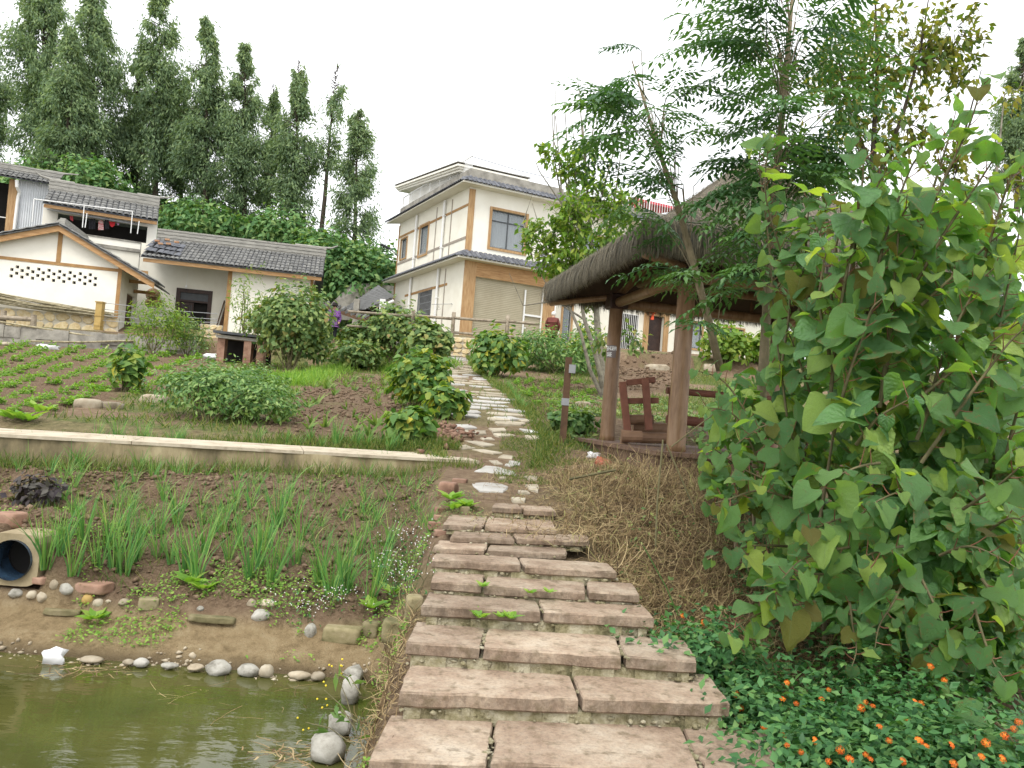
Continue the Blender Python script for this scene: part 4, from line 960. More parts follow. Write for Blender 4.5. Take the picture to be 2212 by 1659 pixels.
for nm, a0, z0, a1, z1 in (('r', aps, apz, evs, evz), ('l', evl[0], evl[1], aps, apz)):
    mb = MB(); mb.hexa([FG.p(a0, z0 - .32, .42), FG.p(a1, z1 - .32, .42), FG.p(a1, z1 - .32, .35), FG.p(a0, z0 - .32, .35), FG.p(a0, z0 - .06, .42), FG.p(a1, z1 - .06, .42), FG.p(a1, z1 - .06, .35), FG.p(a0, z0 - .06, .35)]); mb.build('bargeboard', mt['woodh'], gab)
    mb = MB(); mb.hexa([FG.p(a0, z0 - .06, .5), FG.p(a1, z1 - .06, .5), FG.p(a1, z1 - .06, -4.2), FG.p(a0, z0 - .06, -4.2), FG.p(a0, z0, .5), FG.p(a1, z1, .5), FG.p(a1, z1, -4.2), FG.p(a0, z0, -4.2)]); mb.build('roof_sheet', mt['tile'], gab)
    ln = math.hypot(a1 - a0, z1 - z0); nr = max(4, int(ln / .42)); tg = tile_mesh('tile', .26, ln / nr * 1.15, mat=mt['tile'])
    sgn = 1 if nm == 'r' else -1; dn = unit(FG.u * (a1 - a0) * 1.0 + FG.k * (z1 - z0)) * sgn; top = FG.p(aps, apz, 0)
    w_ = np.cross(FG.n, dn); w_ = w_ if w_[2] > 0 else -w_
    for c in range(9):
        for j in range(nr):
            if c > 1 and j < nr - 5 and nm == 'l': continue
            P = top + dn * ln * j / nr + FG.n * (.42 - c * .28) + w_ * .02; q = Matrix.Identity(4)
            xx = np.cross(dn, w_)
            for a in range(3): q[a][0], q[a][1], q[a][2], q[a][3] = xx[a], dn[a], w_[a], P[a]
            inst('tile', tg, gab, q)
mb = MB()
for k in range(4): FG.box(mb, aps - .2 + .03 * k, aps + .2 - .03 * k, apz + .02 + k * .09, apz + .1 + k * .09, -4.1, .3 - .12 * k)
mb.build('ridge', mt['ridge'], gab)
h0 = FG.hit(*Z1(0, 672))[1]; h1 = FG.hit(*Z1(760, 772))[1]; hz_ = (h0 + h1) / 2
mb = MB(); FG.box(mb, 0, LG - .12, hz_ - .06, hz_ + .08, 0, .025); mb.build('timber_strip', mt['strip'], gab)
mb = MB(); FG.box(mb, aps - .09, aps + .09, hz_ + .081, apz - .3, 0, .03); mb.build('timber_strip', mt['strip'], gab)
mb = MB(); FG.box(mb, LG - .14, LG + .02, SB, zc_ - .1, 0, .03); mb.build('timber_strip', mt['strip'], gab)
for k in range(3): mb = MB(); FG.box(mb, LG + .02, LG + 1.0, zc_ - .45 - .33 * k + .1, zc_ - .3 - .33 * k + .1, -.6 - 1.2 * k, -.48 - 1.2 * k); mb.build('eave_bracket', mt['strip'], gab)
# crazy-paved stone footing: grout backing with separate stones
def stone_face(root, fr, a0, a1, z0, z1, n0, cell=.42, mat='stonewall', grout='grout', th=.04):
    mb = MB(); fr.box(mb, a0, a1, z0, z1, n0 - .12, n0); mb.build('backing', mt[grout], root)
    rs = np.random.default_rng(int(abs(a1 * 100)) + 5); na, nz_ = max(1, int((a1 - a0) / cell)), max(1, int(round((z1 - z0) / (cell * .75))))
    V = {}
    for i in range(na + 1):
        for j in range(nz_ + 1):
            V[i, j] = (a0 + (a1 - a0) * i / na + (rs.normal() * cell * .17 if 0 < i < na else 0) + (cell * .25 * (j % 2) if 0 < i < na else 0), z0 + (z1 - z0) * j / nz_ + (rs.normal() * cell * .1 if 0 < j < nz_ else 0))
    for i in range(na):
        for j in range(nz_):
            P = np.array([V[i, j], V[i + 1, j], V[i + 1, j + 1], V[i, j + 1]]); c = P.mean(0); ring = []
            for q in range(4):
                a, b = P[q], P[(q + 1) % 4]; ring += [a * .72 + b * .28 + (a - c) * -.05, a * .3 + b * .7 + (b - c) * -.05]
            ring = c + (np.array(ring) - c) * .93; k = len(ring); t = th * (.6 + .8 * rs.random())
            mb = MB(); mb.add([fr.p(x, z, n0 - .005) for x, z in ring] + [fr.p(x, z, n0 + t * .7) for x, z in ring] + [fr.p(*(c + (np.array(w) - c) * .86), n0 + t) for w in ring],
                   [(l * k + q, l * k + (q + 1) % k, (l + 1) * k + (q + 1) % k, (l + 1) * k + q) for l in range(2) for q in range(k)] + [tuple(range(2 * k, 3 * k))])
            mb.build('stone', mt[mat], root)
stone_face(gab, FG, 0, LG + .1, -.1, SB, .1, .5)
# retaining wall of grey concrete below
rwl = thing('retaining_wall', 'weathered grey concrete retaining wall above the left vegetable bed', 'wall', (-19, 33.6, 3.3))
A_, B_ = at(-60, 700, 33.15), at(430, 728, 33.35); B_[2] = A_[2] = 3.98
FRW = Fr(np.array([A_[0], A_[1], 3.0]), np.array([B_[0] - A_[0], B_[1] - A_[1]])); LR = float(np.linalg.norm((B_ - A_)[:2]))
mb = MB()
for i in range(14): FRW.box(mb, LR * i / 14, LR * (i + 1) / 14, -.3, .45 + .01 * math.sin(i * 5), -.5, .02 * math.sin(i * 3)); FRW.box(mb, LR * i / 14, LR * (i + 1) / 14, .452 + .01 * math.sin(i * 5), .93 + .03 * math.sin(i * 2.2), -.5, .03 + .03 * math.sin(i * 1.7))
mb.build('wall_face', mt['concrete'], rwl)
# ---------------------------------------------------------------- upper storey with balcony behind
e0, e1 = at(*Z1(270, 335), 42.0), at(*Z1(1000, 440), 44.4); zz = (e0[2] + e1[2]) / 2; e0[2] = e1[2] = zz
uu = unit(np.array([e1[0] - e0[0], e1[1] - e0[1], 0])); nn_ = np.array([uu[1], -uu[0], 0])
FU = Fr(np.array([e0[0], e0[1], 0]) - nn_ * .5, uu); LU = float(np.linalg.norm(e1 - e0))
upp = thing('balcony_house', 'upper storey with short tiled roof, white balcony and hanging laundry', 'house', (FU.o[0], FU.o[1], 5.0))
rz_ = at(*Z1(335, 262), 44.6)[2]
tiled_slope(upp, FU.p(0, zz, .5), FU.p(LU, zz, .5), FU.p(0, rz_, -2.0), FU.p(LU, rz_, -2.0), 19, 5, mt['tile'])
mb = MB(); mb.hexa([FU.p(0, zz - .06, -4.5), FU.p(LU, zz - .06, -4.5), FU.p(LU, rz_ - .06, -2), FU.p(0, rz_ - .06, -2), FU.p(0, zz, -4.5), FU.p(LU, zz, -4.5), FU.p(LU, rz_, -2), FU.p(0, rz_, -2)]); mb.build('roof_sheet', mt['tile_dark'], upp)
mb = MB()
for k in range(6): FU.box(mb, -.05 + .02 * (k % 2), LU + .03 - .02 * (k % 2), rz_ - .02 + k * .1, rz_ + .075 + k * .1, -2.15 - .02 * (k % 2), -1.85 + .02 * (k % 2))
for sg in (0, 1):
    x0 = LU if sg else 0; s_ = 1 if sg else -1
    mb.tube([FU.p(x0 - s_ * 1.2, rz_ + .6, -2), FU.p(x0, rz_ + .6, -2), FU.p(x0 + s_ * .45, rz_ + .68, -2), FU.p(x0 + s_ * .75, rz_ + .88, -2)], [.07, .07, .06, .03], 6)
mb.build('ridge', mt['ridge'], upp)
mb = MB(); FU.box(mb, .05, LU - .05, zz - .24, zz - .07, .38, .45); mb.build('fascia', mt['woodh'], upp)
pt = at(*Z1(560, 512), 41.0)[2]; pb = at(*Z1(880, 600), 42.2)[2]
mb = MB(); FU.wall(mb, 0, LU, 4.6, zz + .1, [[.7, LU - .5, pt - .6, zz - .35]], .2)
mb.add([FU.p(LU, 4.6), FU.p(LU, 4.6, -4), FU.p(LU, zz, -4), FU.p(LU, zz)], [(0, 1, 2, 3)]); mb.build('wall', mt['plaster_white'], upp)
mb = MB(); FU.box(mb, .7, LU - .5, pt - .6, zz - .35, -1.3, -1.25); mb.build('dark_interior', mt['darkin'], upp)
FB = Fr(FU.p(0, 0, 1.15), uu)
b0_, b1_ = FB.hit(*Z1(430, 520))[0], FB.hit(*Z1(893, 560))[0]
mb = MB(); FB.box(mb, b0_ - .6, b1_, pb - .02, pt, -.12, 0); FB.box(mb, b1_ - .12, b1_ - .001, pb - .02, pt - .002, -1.15, -.121); mb.build('balcony_parapet', mt['plaster_white'], upp)
mb = MB(); FB.box(mb, b0_ - .62, b1_ + .03, pt, pt + .07, -.15, .04); FB.box(mb, b0_ - .6, b1_ + .02, pb - .2, pb - .03, -1.15, .03); mb.build('coping', mt['concrete'], upp)
mb = MB(); FB.box(mb, b1_ - 2.3, b1_ - .02, 4.7, pb - .21, -1.2, -.06); mb.build('lower_wall', mt['plaster'], upp)
# balcony awning frame
fr_pts = [(215, 310), (530, 375), (835, 388)]
q = [FB.p(FB.hit(*Z1(*p), .25)[0], FB.hit(*Z1(*p), .25)[1], .25) for p in fr_pts]
mb = MB(); mb.tube([q[0], q[2]], .03, 6)
for (x, y0, y1) in ((215, 310, 455), (533, 345, 490), (838, 385, 525), (550, 400, 490), (880, 450, 530)):
    a0 = FB.hit(*Z1(x, y0), .25); a1 = FB.hit(*Z1(x - 12, y1), .25); mb.tube([FB.p(*a0, .25), FB.p(*a1, .25)], .025, 6)
mb.build('awning_frame', mt['metal_white'], upp)
mb = MB(); a0 = FB.hit(*Z1(300, 365), 0); a1 = FB.hit(*Z1(870, 440), 0)
mb.hexa([FB.p(a0[0], a0[1] - .12, .1), FB.p(a1[0], a0[1] - .2, .1), FB.p(a1[0], a0[1] + .1, -1.1), FB.p(a0[0], a0[1] + .1, -1.1), FB.p(a0[0], a0[1] - .1, .1), FB.p(a1[0], a0[1] - .18, .1), FB.p(a1[0], a0[1] + .12, -1.1), FB.p(a0[0], a0[1] + .12, -1.1)]); mb.build('awning', mt['metal_dark'], upp)
# laundry
def cloth(name, label, pts, col, stripes=False):
    mm = M(name + '_cloth', col, 14 if stripes else 3, .9, .2, 12, .03, stretch=(.3, .3, 4) if stripes else None, pos=[.47, .53] if stripes else None)
    P = [FB.p(FB.hit(*Z1(*p), -.25)[0], FB.hit(*Z1(*p), -.25)[1], -.25) for p in pts]
    k = len(P); mb = MB(); mb.add(P + [p - FB.n * .05 for p in P], [tuple(range(k)), tuple(range(k, 2 * k))[::-1]] + [(i, k + i, k + (i + 1) % k, (i + 1) % k) for i in range(k)])
    o = mb.build(name, mm, base=P[0]); tag(o, label, 'laundry'); return o
cloth('striped_shirt', 'red and white striped shirt hung on the balcony', [(622, 450), (640, 440), (652, 452), (656, 505), (620, 505)], [(.45, .04, .05), (.62, .55, .52)], True)
cloth('red_underwear', 'plain red garment drying beside the striped shirt', [(688, 450), (730, 455), (724, 478), (708, 488), (696, 478)], [(.5, .02, .03), (.6, .04, .05)])
cloth('purple_cloth', 'small purple and white cloth at the right end of the washing', [(736, 458), (756, 462), (750, 475), (742, 474)], [(.35, .06, .3), (.6, .5, .6)])
cloth('maroon_cloth', 'dark red cloth in the shade at the balcony left end', [(440, 415), (462, 418), (462, 450), (444, 440)], [(.3, .04, .05), (.4, .06, .06)])
for k, x in enumerate((560, 575, 590, 662, 676)): cloth('dark_trousers', 'dark trousers hanging among the balcony laundry', [(x, 432), (x + 13, 434), (x + 12, 500), (x + 1, 498)], [(.012, .012, .016), (.03, .03, .035)])
for o_ in [q for q in bpy.data.objects if q.name.startswith('dark_trousers')]: o_['group'] = 'dark trousers on the balcony'
# ---------------------------------------------------------------- far left shed house
e0, e1 = at(-90, 372, 43.0), at(*Z1(330, 215), 45.0); zz = (e0[2] + e1[2]) / 2
uu = unit(np.array([e1[0] - e0[0], e1[1] - e0[1], 0])); FX = Fr(np.array([e0[0], e0[1], 0]), uu); LX = float(np.linalg.norm((e1 - e0)[:2]))
shed = thing('corrugated_shed_house', 'tiled house end with white corrugated wall at the left picture edge', 'house', (FX.o[0], FX.o[1], 5))
tiled_slope(shed, FX.p(0, zz, .6), FX.p(LX, zz, .6), FX.p(0, zz + .75, -1.4), FX.p(LX + .2, zz + .75, -1.4), int(LX / .24), 3, mt['tile'])
mb = MB()
for k in range(4): FX.box(mb, -.05, LX + .3 + .05 * k, zz + .72 + k * .1, zz + .81 + k * .1, -1.55 - .02 * (k % 2), -1.25 + .02 * (k % 2))
mb.tube([FX.p(LX - .5, zz + 1.13, -1.4), FX.p(LX + .5, zz + 1.13, -1.4), FX.p(LX + 1.2, zz + 1.22, -1.4)], [.06, .06, .03], 6)
mb.build('ridge', mt['ridge'], shed)
c0_ = FX.hit(*Z1(110, 300))[0]; c1_ = FX.hit(*Z1(330, 320))[0]
mb = MB(); nn = 30
A = np.linspace(c0_, c1_, nn + 1)
mb.add([FX.p(a, z, .03 * (i % 2)) for z in (4.7, zz + .05) for i, a in enumerate(A)], [(i, i + 1, nn + 2 + i, nn + 1 + i) for i in range(nn)]); mb.build('corrugated_wall', mt['corr'], shed)
mb = MB(); p0_, p1_ = FX.hit(*Z1(50, 300))[0], FX.hit(*Z1(105, 300))[0]; FX.box(mb, p0_, p1_, 4.7, zz, -.2, .05); mb.build('timber_post', mt['wood'], shed)
mb = MB(); FX.box(mb, -.2, p0_ - .001, 4.7, zz, -1.5, -1.4); mb.build('dark_interior', mt['darkin'], shed)
mb = MB(); FX.box(mb, -.2, p0_, zz - 2.2, zz - 2.15, -.1, -.05); mb.build('rail_bar', mt['metal_white'], shed)
mb = MB(); a = FX.hit(*Z1(112, 230), .3); mb.tube([FX.p(a[0] - .05, zz - .1, .5), FX.p(a[0] - .02, zz - .45, .45), FX.p(a[0] + .1, zz - .7, .2), FX.p(a[0] + .05, zz - 1.0, .12), FX.p(a[0] - .05, 5, .12)], .09, 8); mb.build('drainpipe', mt['metal_white'], shed)
# ---------------------------------------------------------------- lean-to shed between the houses, concrete bank behind
bk = thing('concrete_bank', 'stained concrete bank wall rising behind the lean-to shed', 'wall', (-9, 47, 5))
bp_ = [(715, 690, 46.5), (716, 655, 46.5), (760, 612, 47.5), (812, 612, 48), (850, 618, 48), (850, 695, 48)]
P = [at(q[0], q[1], q[2] + 1.5) for q in bp_]; P = [P[0], P[-1], P[4], P[3], P[2], P[1]]
k = len(P); mb = MB(); mb.add(P + [p + np.array([0, .6, 0]) for p in P], [tuple(range(k)), tuple(range(k, 2 * k))[::-1]] + [(i, k + i, k + (i + 1) % k, (i + 1) % k) for i in range(k)]); mb.build('wall_face', mt['concrete'], bk)
ln = thing('lean_to_shed', 'grey lean-to shed roof sloping beside the white house wall', 'shed', at(800, 700, 44))
S_ = [at(735, 670, 43.2), at(795, 678, 43.0), at(851, 637, 45.0), at(817, 618, 46.6)]
mb = MB(); S_ = [at(735, 672, 46.0), at(790, 668, 42.8), at(852, 640, 43.6), at(818, 616, 47.2)]
nn = 26
TT = [(1 - t) * S_[0] + t * S_[3] for t in np.linspace(0, 1, nn + 1)]; BB = [(1 - t) * S_[1] + t * S_[2] for t in np.linspace(0, 1, nn + 1)]
mb.add([p + np.array([0, 0, .04 * (i % 2)]) for i, p in enumerate(TT)] + [p + np.array([0, 0, .04 * (i % 2)]) for i, p in enumerate(BB)], [(i, i + 1, nn + 2 + i, nn + 1 + i) for i in range(nn)]); mb.build('sheet_roof', M('grey_sheet', [(.10, .10, .10), (.17, .17, .17)], 3, .6, .1, 20, .01), ln)
for t in (.15, .4, .65, .9):
    p0, p1 = TT[int(t * nn)], BB[int(t * nn)]; mb = MB(); mb.tube([p0 - np.array([0, 0, .06]), p1 - np.array([0, 0, .06])], .05, 5); mb.build('rafter', mt['metal_dark'], ln)
for px, py in ((768, 690), (824, 690)):
    b = at(px, py, 43.2); mb = MB(); mb.box((b[0], b[1], b[2] + .2), (.3, .2, 1.8)); mb.build('post', mt['concrete'] if px < 800 else mt['metal_white'], ln)
b = at(810, 690, 44.6); mb = MB(); mb.box(b, (2.2, .1, 1.4)); mb.build('back_panel', mt['darkin'], ln)
b0 = at(822, 662, 43.0); b1 = at(850, 650, 43.4); mb = MB(); mb.tube([b0, b1], .09, 6); mb.build('gutter', mt['metal_white'], ln)
# tarred low roof right of the farmhouse, with stones on it
tr = thing('low_tarred_roof', 'low dark slab roof behind the purple-jacketed person', 'roof', at(735, 690, 36))
P = [at(688, 655, 37), at(790, 690, 35.5), at(800, 684, 37.5), at(692, 650, 39)]
mb = MB(); mb.hexa([p - np.array([0, 0, .14]) for p in P] + P); mb.build('roof_sheet', mt['brown'], tr)
nt_ = 9
for i in range(nt_):
    p = P[0] + (P[1] - P[0]) * (i + .5) / nt_; q = P[3] + (P[2] - P[3]) * (i + .5) / nt_
    bb = MB(); bb.tube([p + np.array([0, 0, .03]), q + np.array([0, 0, .03])], .1, 6); bb.build('tile', mt['tile'], tr)
# ---------------------------------------------------------------- log-style rail fence on its stone wall
fw = thing('stone_garden_wall', 'low yellowish rubble wall at the head of the path', 'wall', at(1000, 768, 33))
A_, B_ = at(905, 752, 33.0), at(1180, 778, 32.3)
FSW = Fr(np.array([A_[0], A_[1], 4.0]), np.array([B_[0] - A_[0], B_[1] - A_[1]])); LS = float(np.linalg.norm((B_ - A_)[:2]))
stone_face(fw, FSW, 0, LS, -.3, .85, 0, .34, 'stonewall', th=.07)
fe = thing('log_rail_fence', 'weathered log-style rail fence in front of the white house', 'fence', FSW.p(0, .85, -.1))
posts = [FSW.hit(*Z2(x, y), -.12) for x, y in ((485, 1480), (797, 1555), (1220, 1580))]
pz = .8; hh = [posts[0][0], posts[1][0], posts[2][0]]
for a in hh:
    mb = MB(); mb.tube([FSW.p(a, pz - .5, -.12), FSW.p(a, pz + .62, -.12), FSW.p(a, pz + 1.08, -.12)], [.085, .08, .085], 8); mb.build('post', mt['logfence'], fe, smooth=True)
for z, r in ((.82, .06), (.22, .055)):
    for a0, a1 in ((hh[0] - 2.8, hh[0]), (hh[0], hh[1]), (hh[1], hh[2]), (hh[2], hh[2] + 1.3)):
        mb = MB(); mb.tube([FSW.p(a0, pz + z + .02, -.1), FSW.p((a0 + a1) / 2, pz + z, -.1), FSW.p(a1, pz + z - .02, -.1)], r, 7); mb.build('rail', mt['logfence'], fe, smooth=True)
# ---------------------------------------------------------------- bits along the farmhouse terrace
p0 = at(212, 713, 34.3); py_ = thing('ochre_post', 'square ochre post with raised bands on the retaining wall', 'post', p0)
mb = MB(); mb.box(p0 + np.array([0, 0, .6]), (.27, .27, 1.2)); mb.build('shaft', mt['postyel'], py_)
for z, w in ((.2, .31), (.62, .31), (1.2, .33)): mb = MB(); mb.box(p0 + np.array([0, 0, z]), (w, w, .05)); mb.build('band', mt['postyel'], py_)
p0, p1 = at(-30, 684, 33.6), at(72, 690, 34.0); lr = thing('log_railing_stub', 'broken grey log railing end at the left picture edge', 'railing', at(72, 705, 34.0))
mb = MB(); mb.tube([p0, p1], .1, 8); mb.build('rail', mt['logfence'], lr); mb = MB(); mb.tube([at(72, 706, 34.0), at(73, 680, 34.0)], .12, 8); mb.build('post', mt['logfence'], lr)
p0 = at(5, 706, 33.9); mb = MB(); mb.tube([p0, p0 + np.array([0, 0, .7])], .12, 8); mb.build('post', mt['logfence'], lr)
wires = thing('wire_fence', 'thin sagging fence wires strung across the porch front', 'wire', at(215, 705, 34.2))
for y0, y1 in ((653, 674), (667, 686), (681, 693), (692, 699)):
    a, b = at(216, y0, 34.3), at(470, y1 + 4, 36.5); mb = MB(); mb.tube([a, (a + b) / 2 - np.array([0, 0, .06]), b], .013, 4); mb.build('wire', mt['metal_grey'], wires)
stk = thing('bamboo_pole_stack', 'stack of long weathered bamboo poles along the cottage wall', 'poles', FG.p(3, SB + .1, .4))
for k in range(34):
    a0 = FG.hit(-40, 660)[0] - 1 + random.random(); a1 = random.uniform(LG - 2.5, LG + .3); zz0 = SB + .1 + .5 * random.random() ** 1.5 + .02; zz1 = SB - .05 + .25 * random.random()
    mb = MB(); mb.tube([FG.p(a0, zz0 + .1, .25 + .3 * random.random()), FG.p((a0 + a1) / 2, (zz0 + zz1) / 2 + random.gauss(0, .03), .2 + .3 * random.random()), FG.p(a1, zz1, .2 + .2 * random.random())], .026, 5); mb.build('pole', mt['bamboo'], stk)
for k, (a, b, lab) in enumerate((((0, 695, 33.1), (330, 742, 33.4), 'long pale bamboo pole leaning down across the retaining wall'), ((60, 737, 33.0), (290, 736, 33.2), 'thin pole lying along the foot of the retaining wall'), ((235, 745, 32.8), (218, 718 + 45, 32.4), 'short grey stick propped in the left vegetable bed'))):
    A_, B_ = at(*a), at(*b); mb = MB(); mb.tube([A_, (A_ + B_) / 2 - np.array([0, 0, .05]), B_], .04, 6); tag(mb.build('bamboo_pole', mt['bamboo'], base=B_), lab, 'pole')
gp = thing('stone_gate_pier', 'stub of yellow stone-clad pier at the porch entrance', 'pier', at(455, 722, 36))
b = at(455, 722, 36.2); FGp = Fr(np.array([b[0] - .5, b[1], b[2] - .3]), np.array([.97, .24])); stone_face(gp, FGp, 0, .95, 0, .75, .0, .3)
hn = thing('brick_hutch', 'small hutch of tarred board on brick piers by the vine mound', 'hutch', at(530, 770, 30))
b = at(515, 778, 30.5); mb = MB(); mb.box(b + np.array([.2, 0, .95]), (2.0, 1.2, .09), (1, .1, -.03)); mb.build('board_roof', mt['metal_dark'], hn)
mb = MB(); mb.box(b + np.array([.2, 0, .8]), (1.8, 1.0, .12), (1, .1, -.03)); mb.build('roof_slab', mt['concrete'], hn)
for dx in (-.55, .45, .95): mb = MB(); mb.box(b + np.array([dx, -.3, .3]), (.28, .3, 1.0)); mb.build('brick_pier', mt['redrock'], hn)
mb = MB(); mb.box(b + np.array([.2, .4, .3]), (1.8, .1, 1.0)); mb.build('dark_back', mt['darkin'], hn)
# ================================================================ thatched pavilion
mt['post'] = M('brown_painted_post', [(.16, .09, .045), (.25, .15, .08), (.32, .21, .125)], 5, .42, .1, 40, .003, stretch=(3, 3, .5), spec=.4)
mt['deckwood'] = M('brown_deck_board', [(.11, .065, .045), (.20, .125, .085)], 5, .75, .2, 30, .005)
mt['redwood'] = M('red_brown_timber', [(.13, .05, .032), (.22, .09, .055)], 5, .6, .2, 40, .004)
mt['log'] = M('brown_log', [(.15, .085, .05), (.27, .165, .10)], 5, .6, .25, 30, .006)
mt['thatch'] = M('thatch_bed', [(.085, .07, .05), (.19, .165, .12), (.27, .235, .17)], 55, .95, 1.0, 90, .03, detail=4)
mt['straw'] = leafmat('thatch_strand', [(.075, .072, .062), (.145, .135, .105), (.22, .195, .14), (.29, .25, .17)], .08, .9, tcol=(1, .9, .6))
C1, C2 = onz(1311, 951, 1.62), onz(1459, 975, 1.62)
ux = unit(np.array([C1[1] - C2[1], -(C1[0] - C2[0]), 0])); vx = unit(np.array([C1[0] - C2[0], C1[1] - C2[1], 0])); SP = float(np.linalg.norm(C1 - C2))
ctr = C2 + (ux + vx) * SP / 2
def gz(a, b, z): return ctr + ux * a + vx * b + np.array([0, 0, z - ctr[2]])
hs = SP / 2; DK = 1.62
gaz = thing('thatched_pavilion', 'open pavilion with thick thatched hip roof on round brown posts', 'pavilion', gz(0, 0, 1.4))
mb = MB()
E = hs + .42
# deck with rounded front: boards
nb = 26
for i in range(nb):
    a0, a1 = -E + 2 * E * i / nb + .004, -E + 2 * E * (i + 1) / nb - .004
    sg = .16 * (1 - ((a0 + a1) / 2 / E) ** 2)
    q = MB(); q.hexa([gz(a0, -E - sg, DK - .05), gz(a1, -E - sg, DK - .05), gz(a1, E, DK - .05), gz(a0, E, DK - .05), gz(a0, -E - sg, DK), gz(a1, -E - sg, DK), gz(a1, E, DK), gz(a0, E, DK)]); q.build('deck_board', mt['deckwood'], gaz)
mb = MB(); e = E - .06
for i in range(10):
    a0, a1 = -e + 2 * e * i / 10, -e + 2 * e * (i + 1) / 10; s0, s1 = .14 * (1 - (a0 / E) ** 2), .14 * (1 - (a1 / E) ** 2)
    mb.hexa([gz(a0, -e - s0, DK - .42), gz(a1, -e - s1, DK - .42), gz(a1, -e - s1 + .06, DK - .42), gz(a0, -e - s0 + .06, DK - .42), gz(a0, -e - s0, DK - .051), gz(a1, -e - s1, DK - .051), gz(a1, -e - s1 + .06, DK - .051), gz(a0, -e - s0 + .06, DK - .051)])
mb.hexa([gz(-e, -e, DK - .42), gz(-e + .06, -e, DK - .42), gz(-e + .06, e, DK - .42), gz(-e, e, DK - .42), gz(-e, -e, DK - .052), gz(-e + .06, -e, DK - .052), gz(-e + .06, e, DK - .052), gz(-e, e, DK - .052)])
mb.build('deck_skirt', mt['deckwood'], gaz)
EB, EX = 3.80, hs + .95       # eave underside and its half width
AP = 5.95
for sa in (-1, 1):
    for sb in (-1, 1):
        mb = MB(); mb.tube([gz(sa * hs, sb * hs, z) for z in (DK - .02, DK + .08, DK + 1.1, EB + .12)], [.128, .118, .112, .108], 20); mb.build('post', mt['post'], gaz, smooth=True)
        q = MB(); q.box(gz(sa * hs, sb * hs, EB + .02), (.3, .3, .24), ux, vx); bev(q.build('capital', mt['darkwood'], gaz), .02)
        mb = MB(); mb.tube([gz(sa * hs, sb * hs, EB + .1), gz(sa * .1, sb * .1, AP - .35)], .06, 8); mb.tube([gz(sa * hs, sb * hs, EB + .1), gz(sa * EX * .97, sb * EX * .97, EB + .02)], .05, 8); mb.build('rafter', mt['post'], gaz, smooth=True)
for z, r in ((EB + .0, .08), (EB + .3, .06)):
    for q in ((-1, -1, 1, -1), (1, -1, 1, 1), (1, 1, -1, 1), (-1, 1, -1, -1)):
        h = hs * (1 if z < EB + .1 else .82)
        mb = MB(); mb.tube([gz(q[0] * h, q[1] * h, z), gz(q[2] * h, q[3] * h, z)], r, 9); mb.build('beam', mt['post'], gaz, smooth=True)
for k in range(1, 5):
    t = -1 + 2 * k / 5
    for (a0, b0, a1, b1) in ((t, -1, 0, 0), (t, 1, 0, 0), (-1, t, 0, 0), (1, t, 0, 0)):
        p, q = gz(a0 * EX * .96, b0 * EX * .96, EB + .1), gz(a0 * .12, b0 * .12, AP - .3); mb = MB(); mb.tube([p, q], .035, 6); mb.build('rafter', mt['brown'], gaz)
# roof body: thatch layer with rounded thick edge, dark boarding below
def roofshell(half, z0, top, n=22):
    V = []; F = []
    for i in range(n + 1):
        t = i / n
        for j in range(n + 1):
            s = j / n
            V.append(((t * 2 - 1) * half, (s * 2 - 1) * half))
    V = np.array(V); mx_ = np.maximum(np.abs(V[:, 0]), np.abs(V[:, 1])) / half
    z = z0 + (top - z0) * (1 - mx_) - .10 * np.sin(mx_ * math.pi) + .06 * (fbm(V[:, 0] * 2, V[:, 1] * 2, 1.0) - .45)
    P = np.array([gz(a, b, zz) for (a, b), zz in zip(V, z)])
    idx = np.arange((n + 1) ** 2).reshape(n + 1, n + 1)
    return P, np.stack([idx[:-1, :-1], idx[1:, :-1], idx[1:, 1:], idx[:-1, 1:]], -1).reshape(-1, 4)
TH = .30
P, F_ = roofshell(EX, EB + TH, AP); npobj('thatch', P, F_, mt['thatch'], gaz, smooth=True)
P, F_ = roofshell(EX * .97, EB + .1, AP - .25); npobj('roof_lining', P, F_[:, ::-1], mt['darkwood'], gaz)
# hanging thatch edge: thousands of strands
PP, DD, NN, LL = [], [], [], []
for side in range(4):
    n = 7500
    t = rng.uniform(-1, 1, n); depth = rng.random(n) ** .8
    a = EX * (1.02 - .09 * depth); 
    b = t * EX * (1.02 - .05 * depth)
    A_, B_ = (b, -a) if side == 0 else ((a, b) if side == 1 else ((-b, a) if side == 2 else (-a, -b)))
    zt = EB + TH + .02 + .07 * depth * 1.6 + .02 * rng.normal(size=n)
    base_ = ctr[None] + ux[None] * A_[:, None] + vx[None] * B_[:, None]; base_[:, 2] = zt
    outw = {0: -vx, 1: ux, 2: vx, 3: -ux}[side]
    PP.append(base_); DD.append(np.array([0, 0, -1.0])[None] + outw[None] * (.12 + .12 * rng.normal(size=n))[:, None] + .07 * rng.normal(size=(n, 3)))
    NN.append(np.repeat(outw[None], n, 0)); LL.append(TH * (.85 + .3 * rng.random(n)) + .04)
PP, DD, NN, LL = map(np.concatenate, (PP, DD, NN, LL))
tag(leaves('thatch_fringe', PP, DD, NN, LL, .007 + .006 * rng.random(len(LL)), mt['straw'], gaz, 'blade'), kind='stuff')
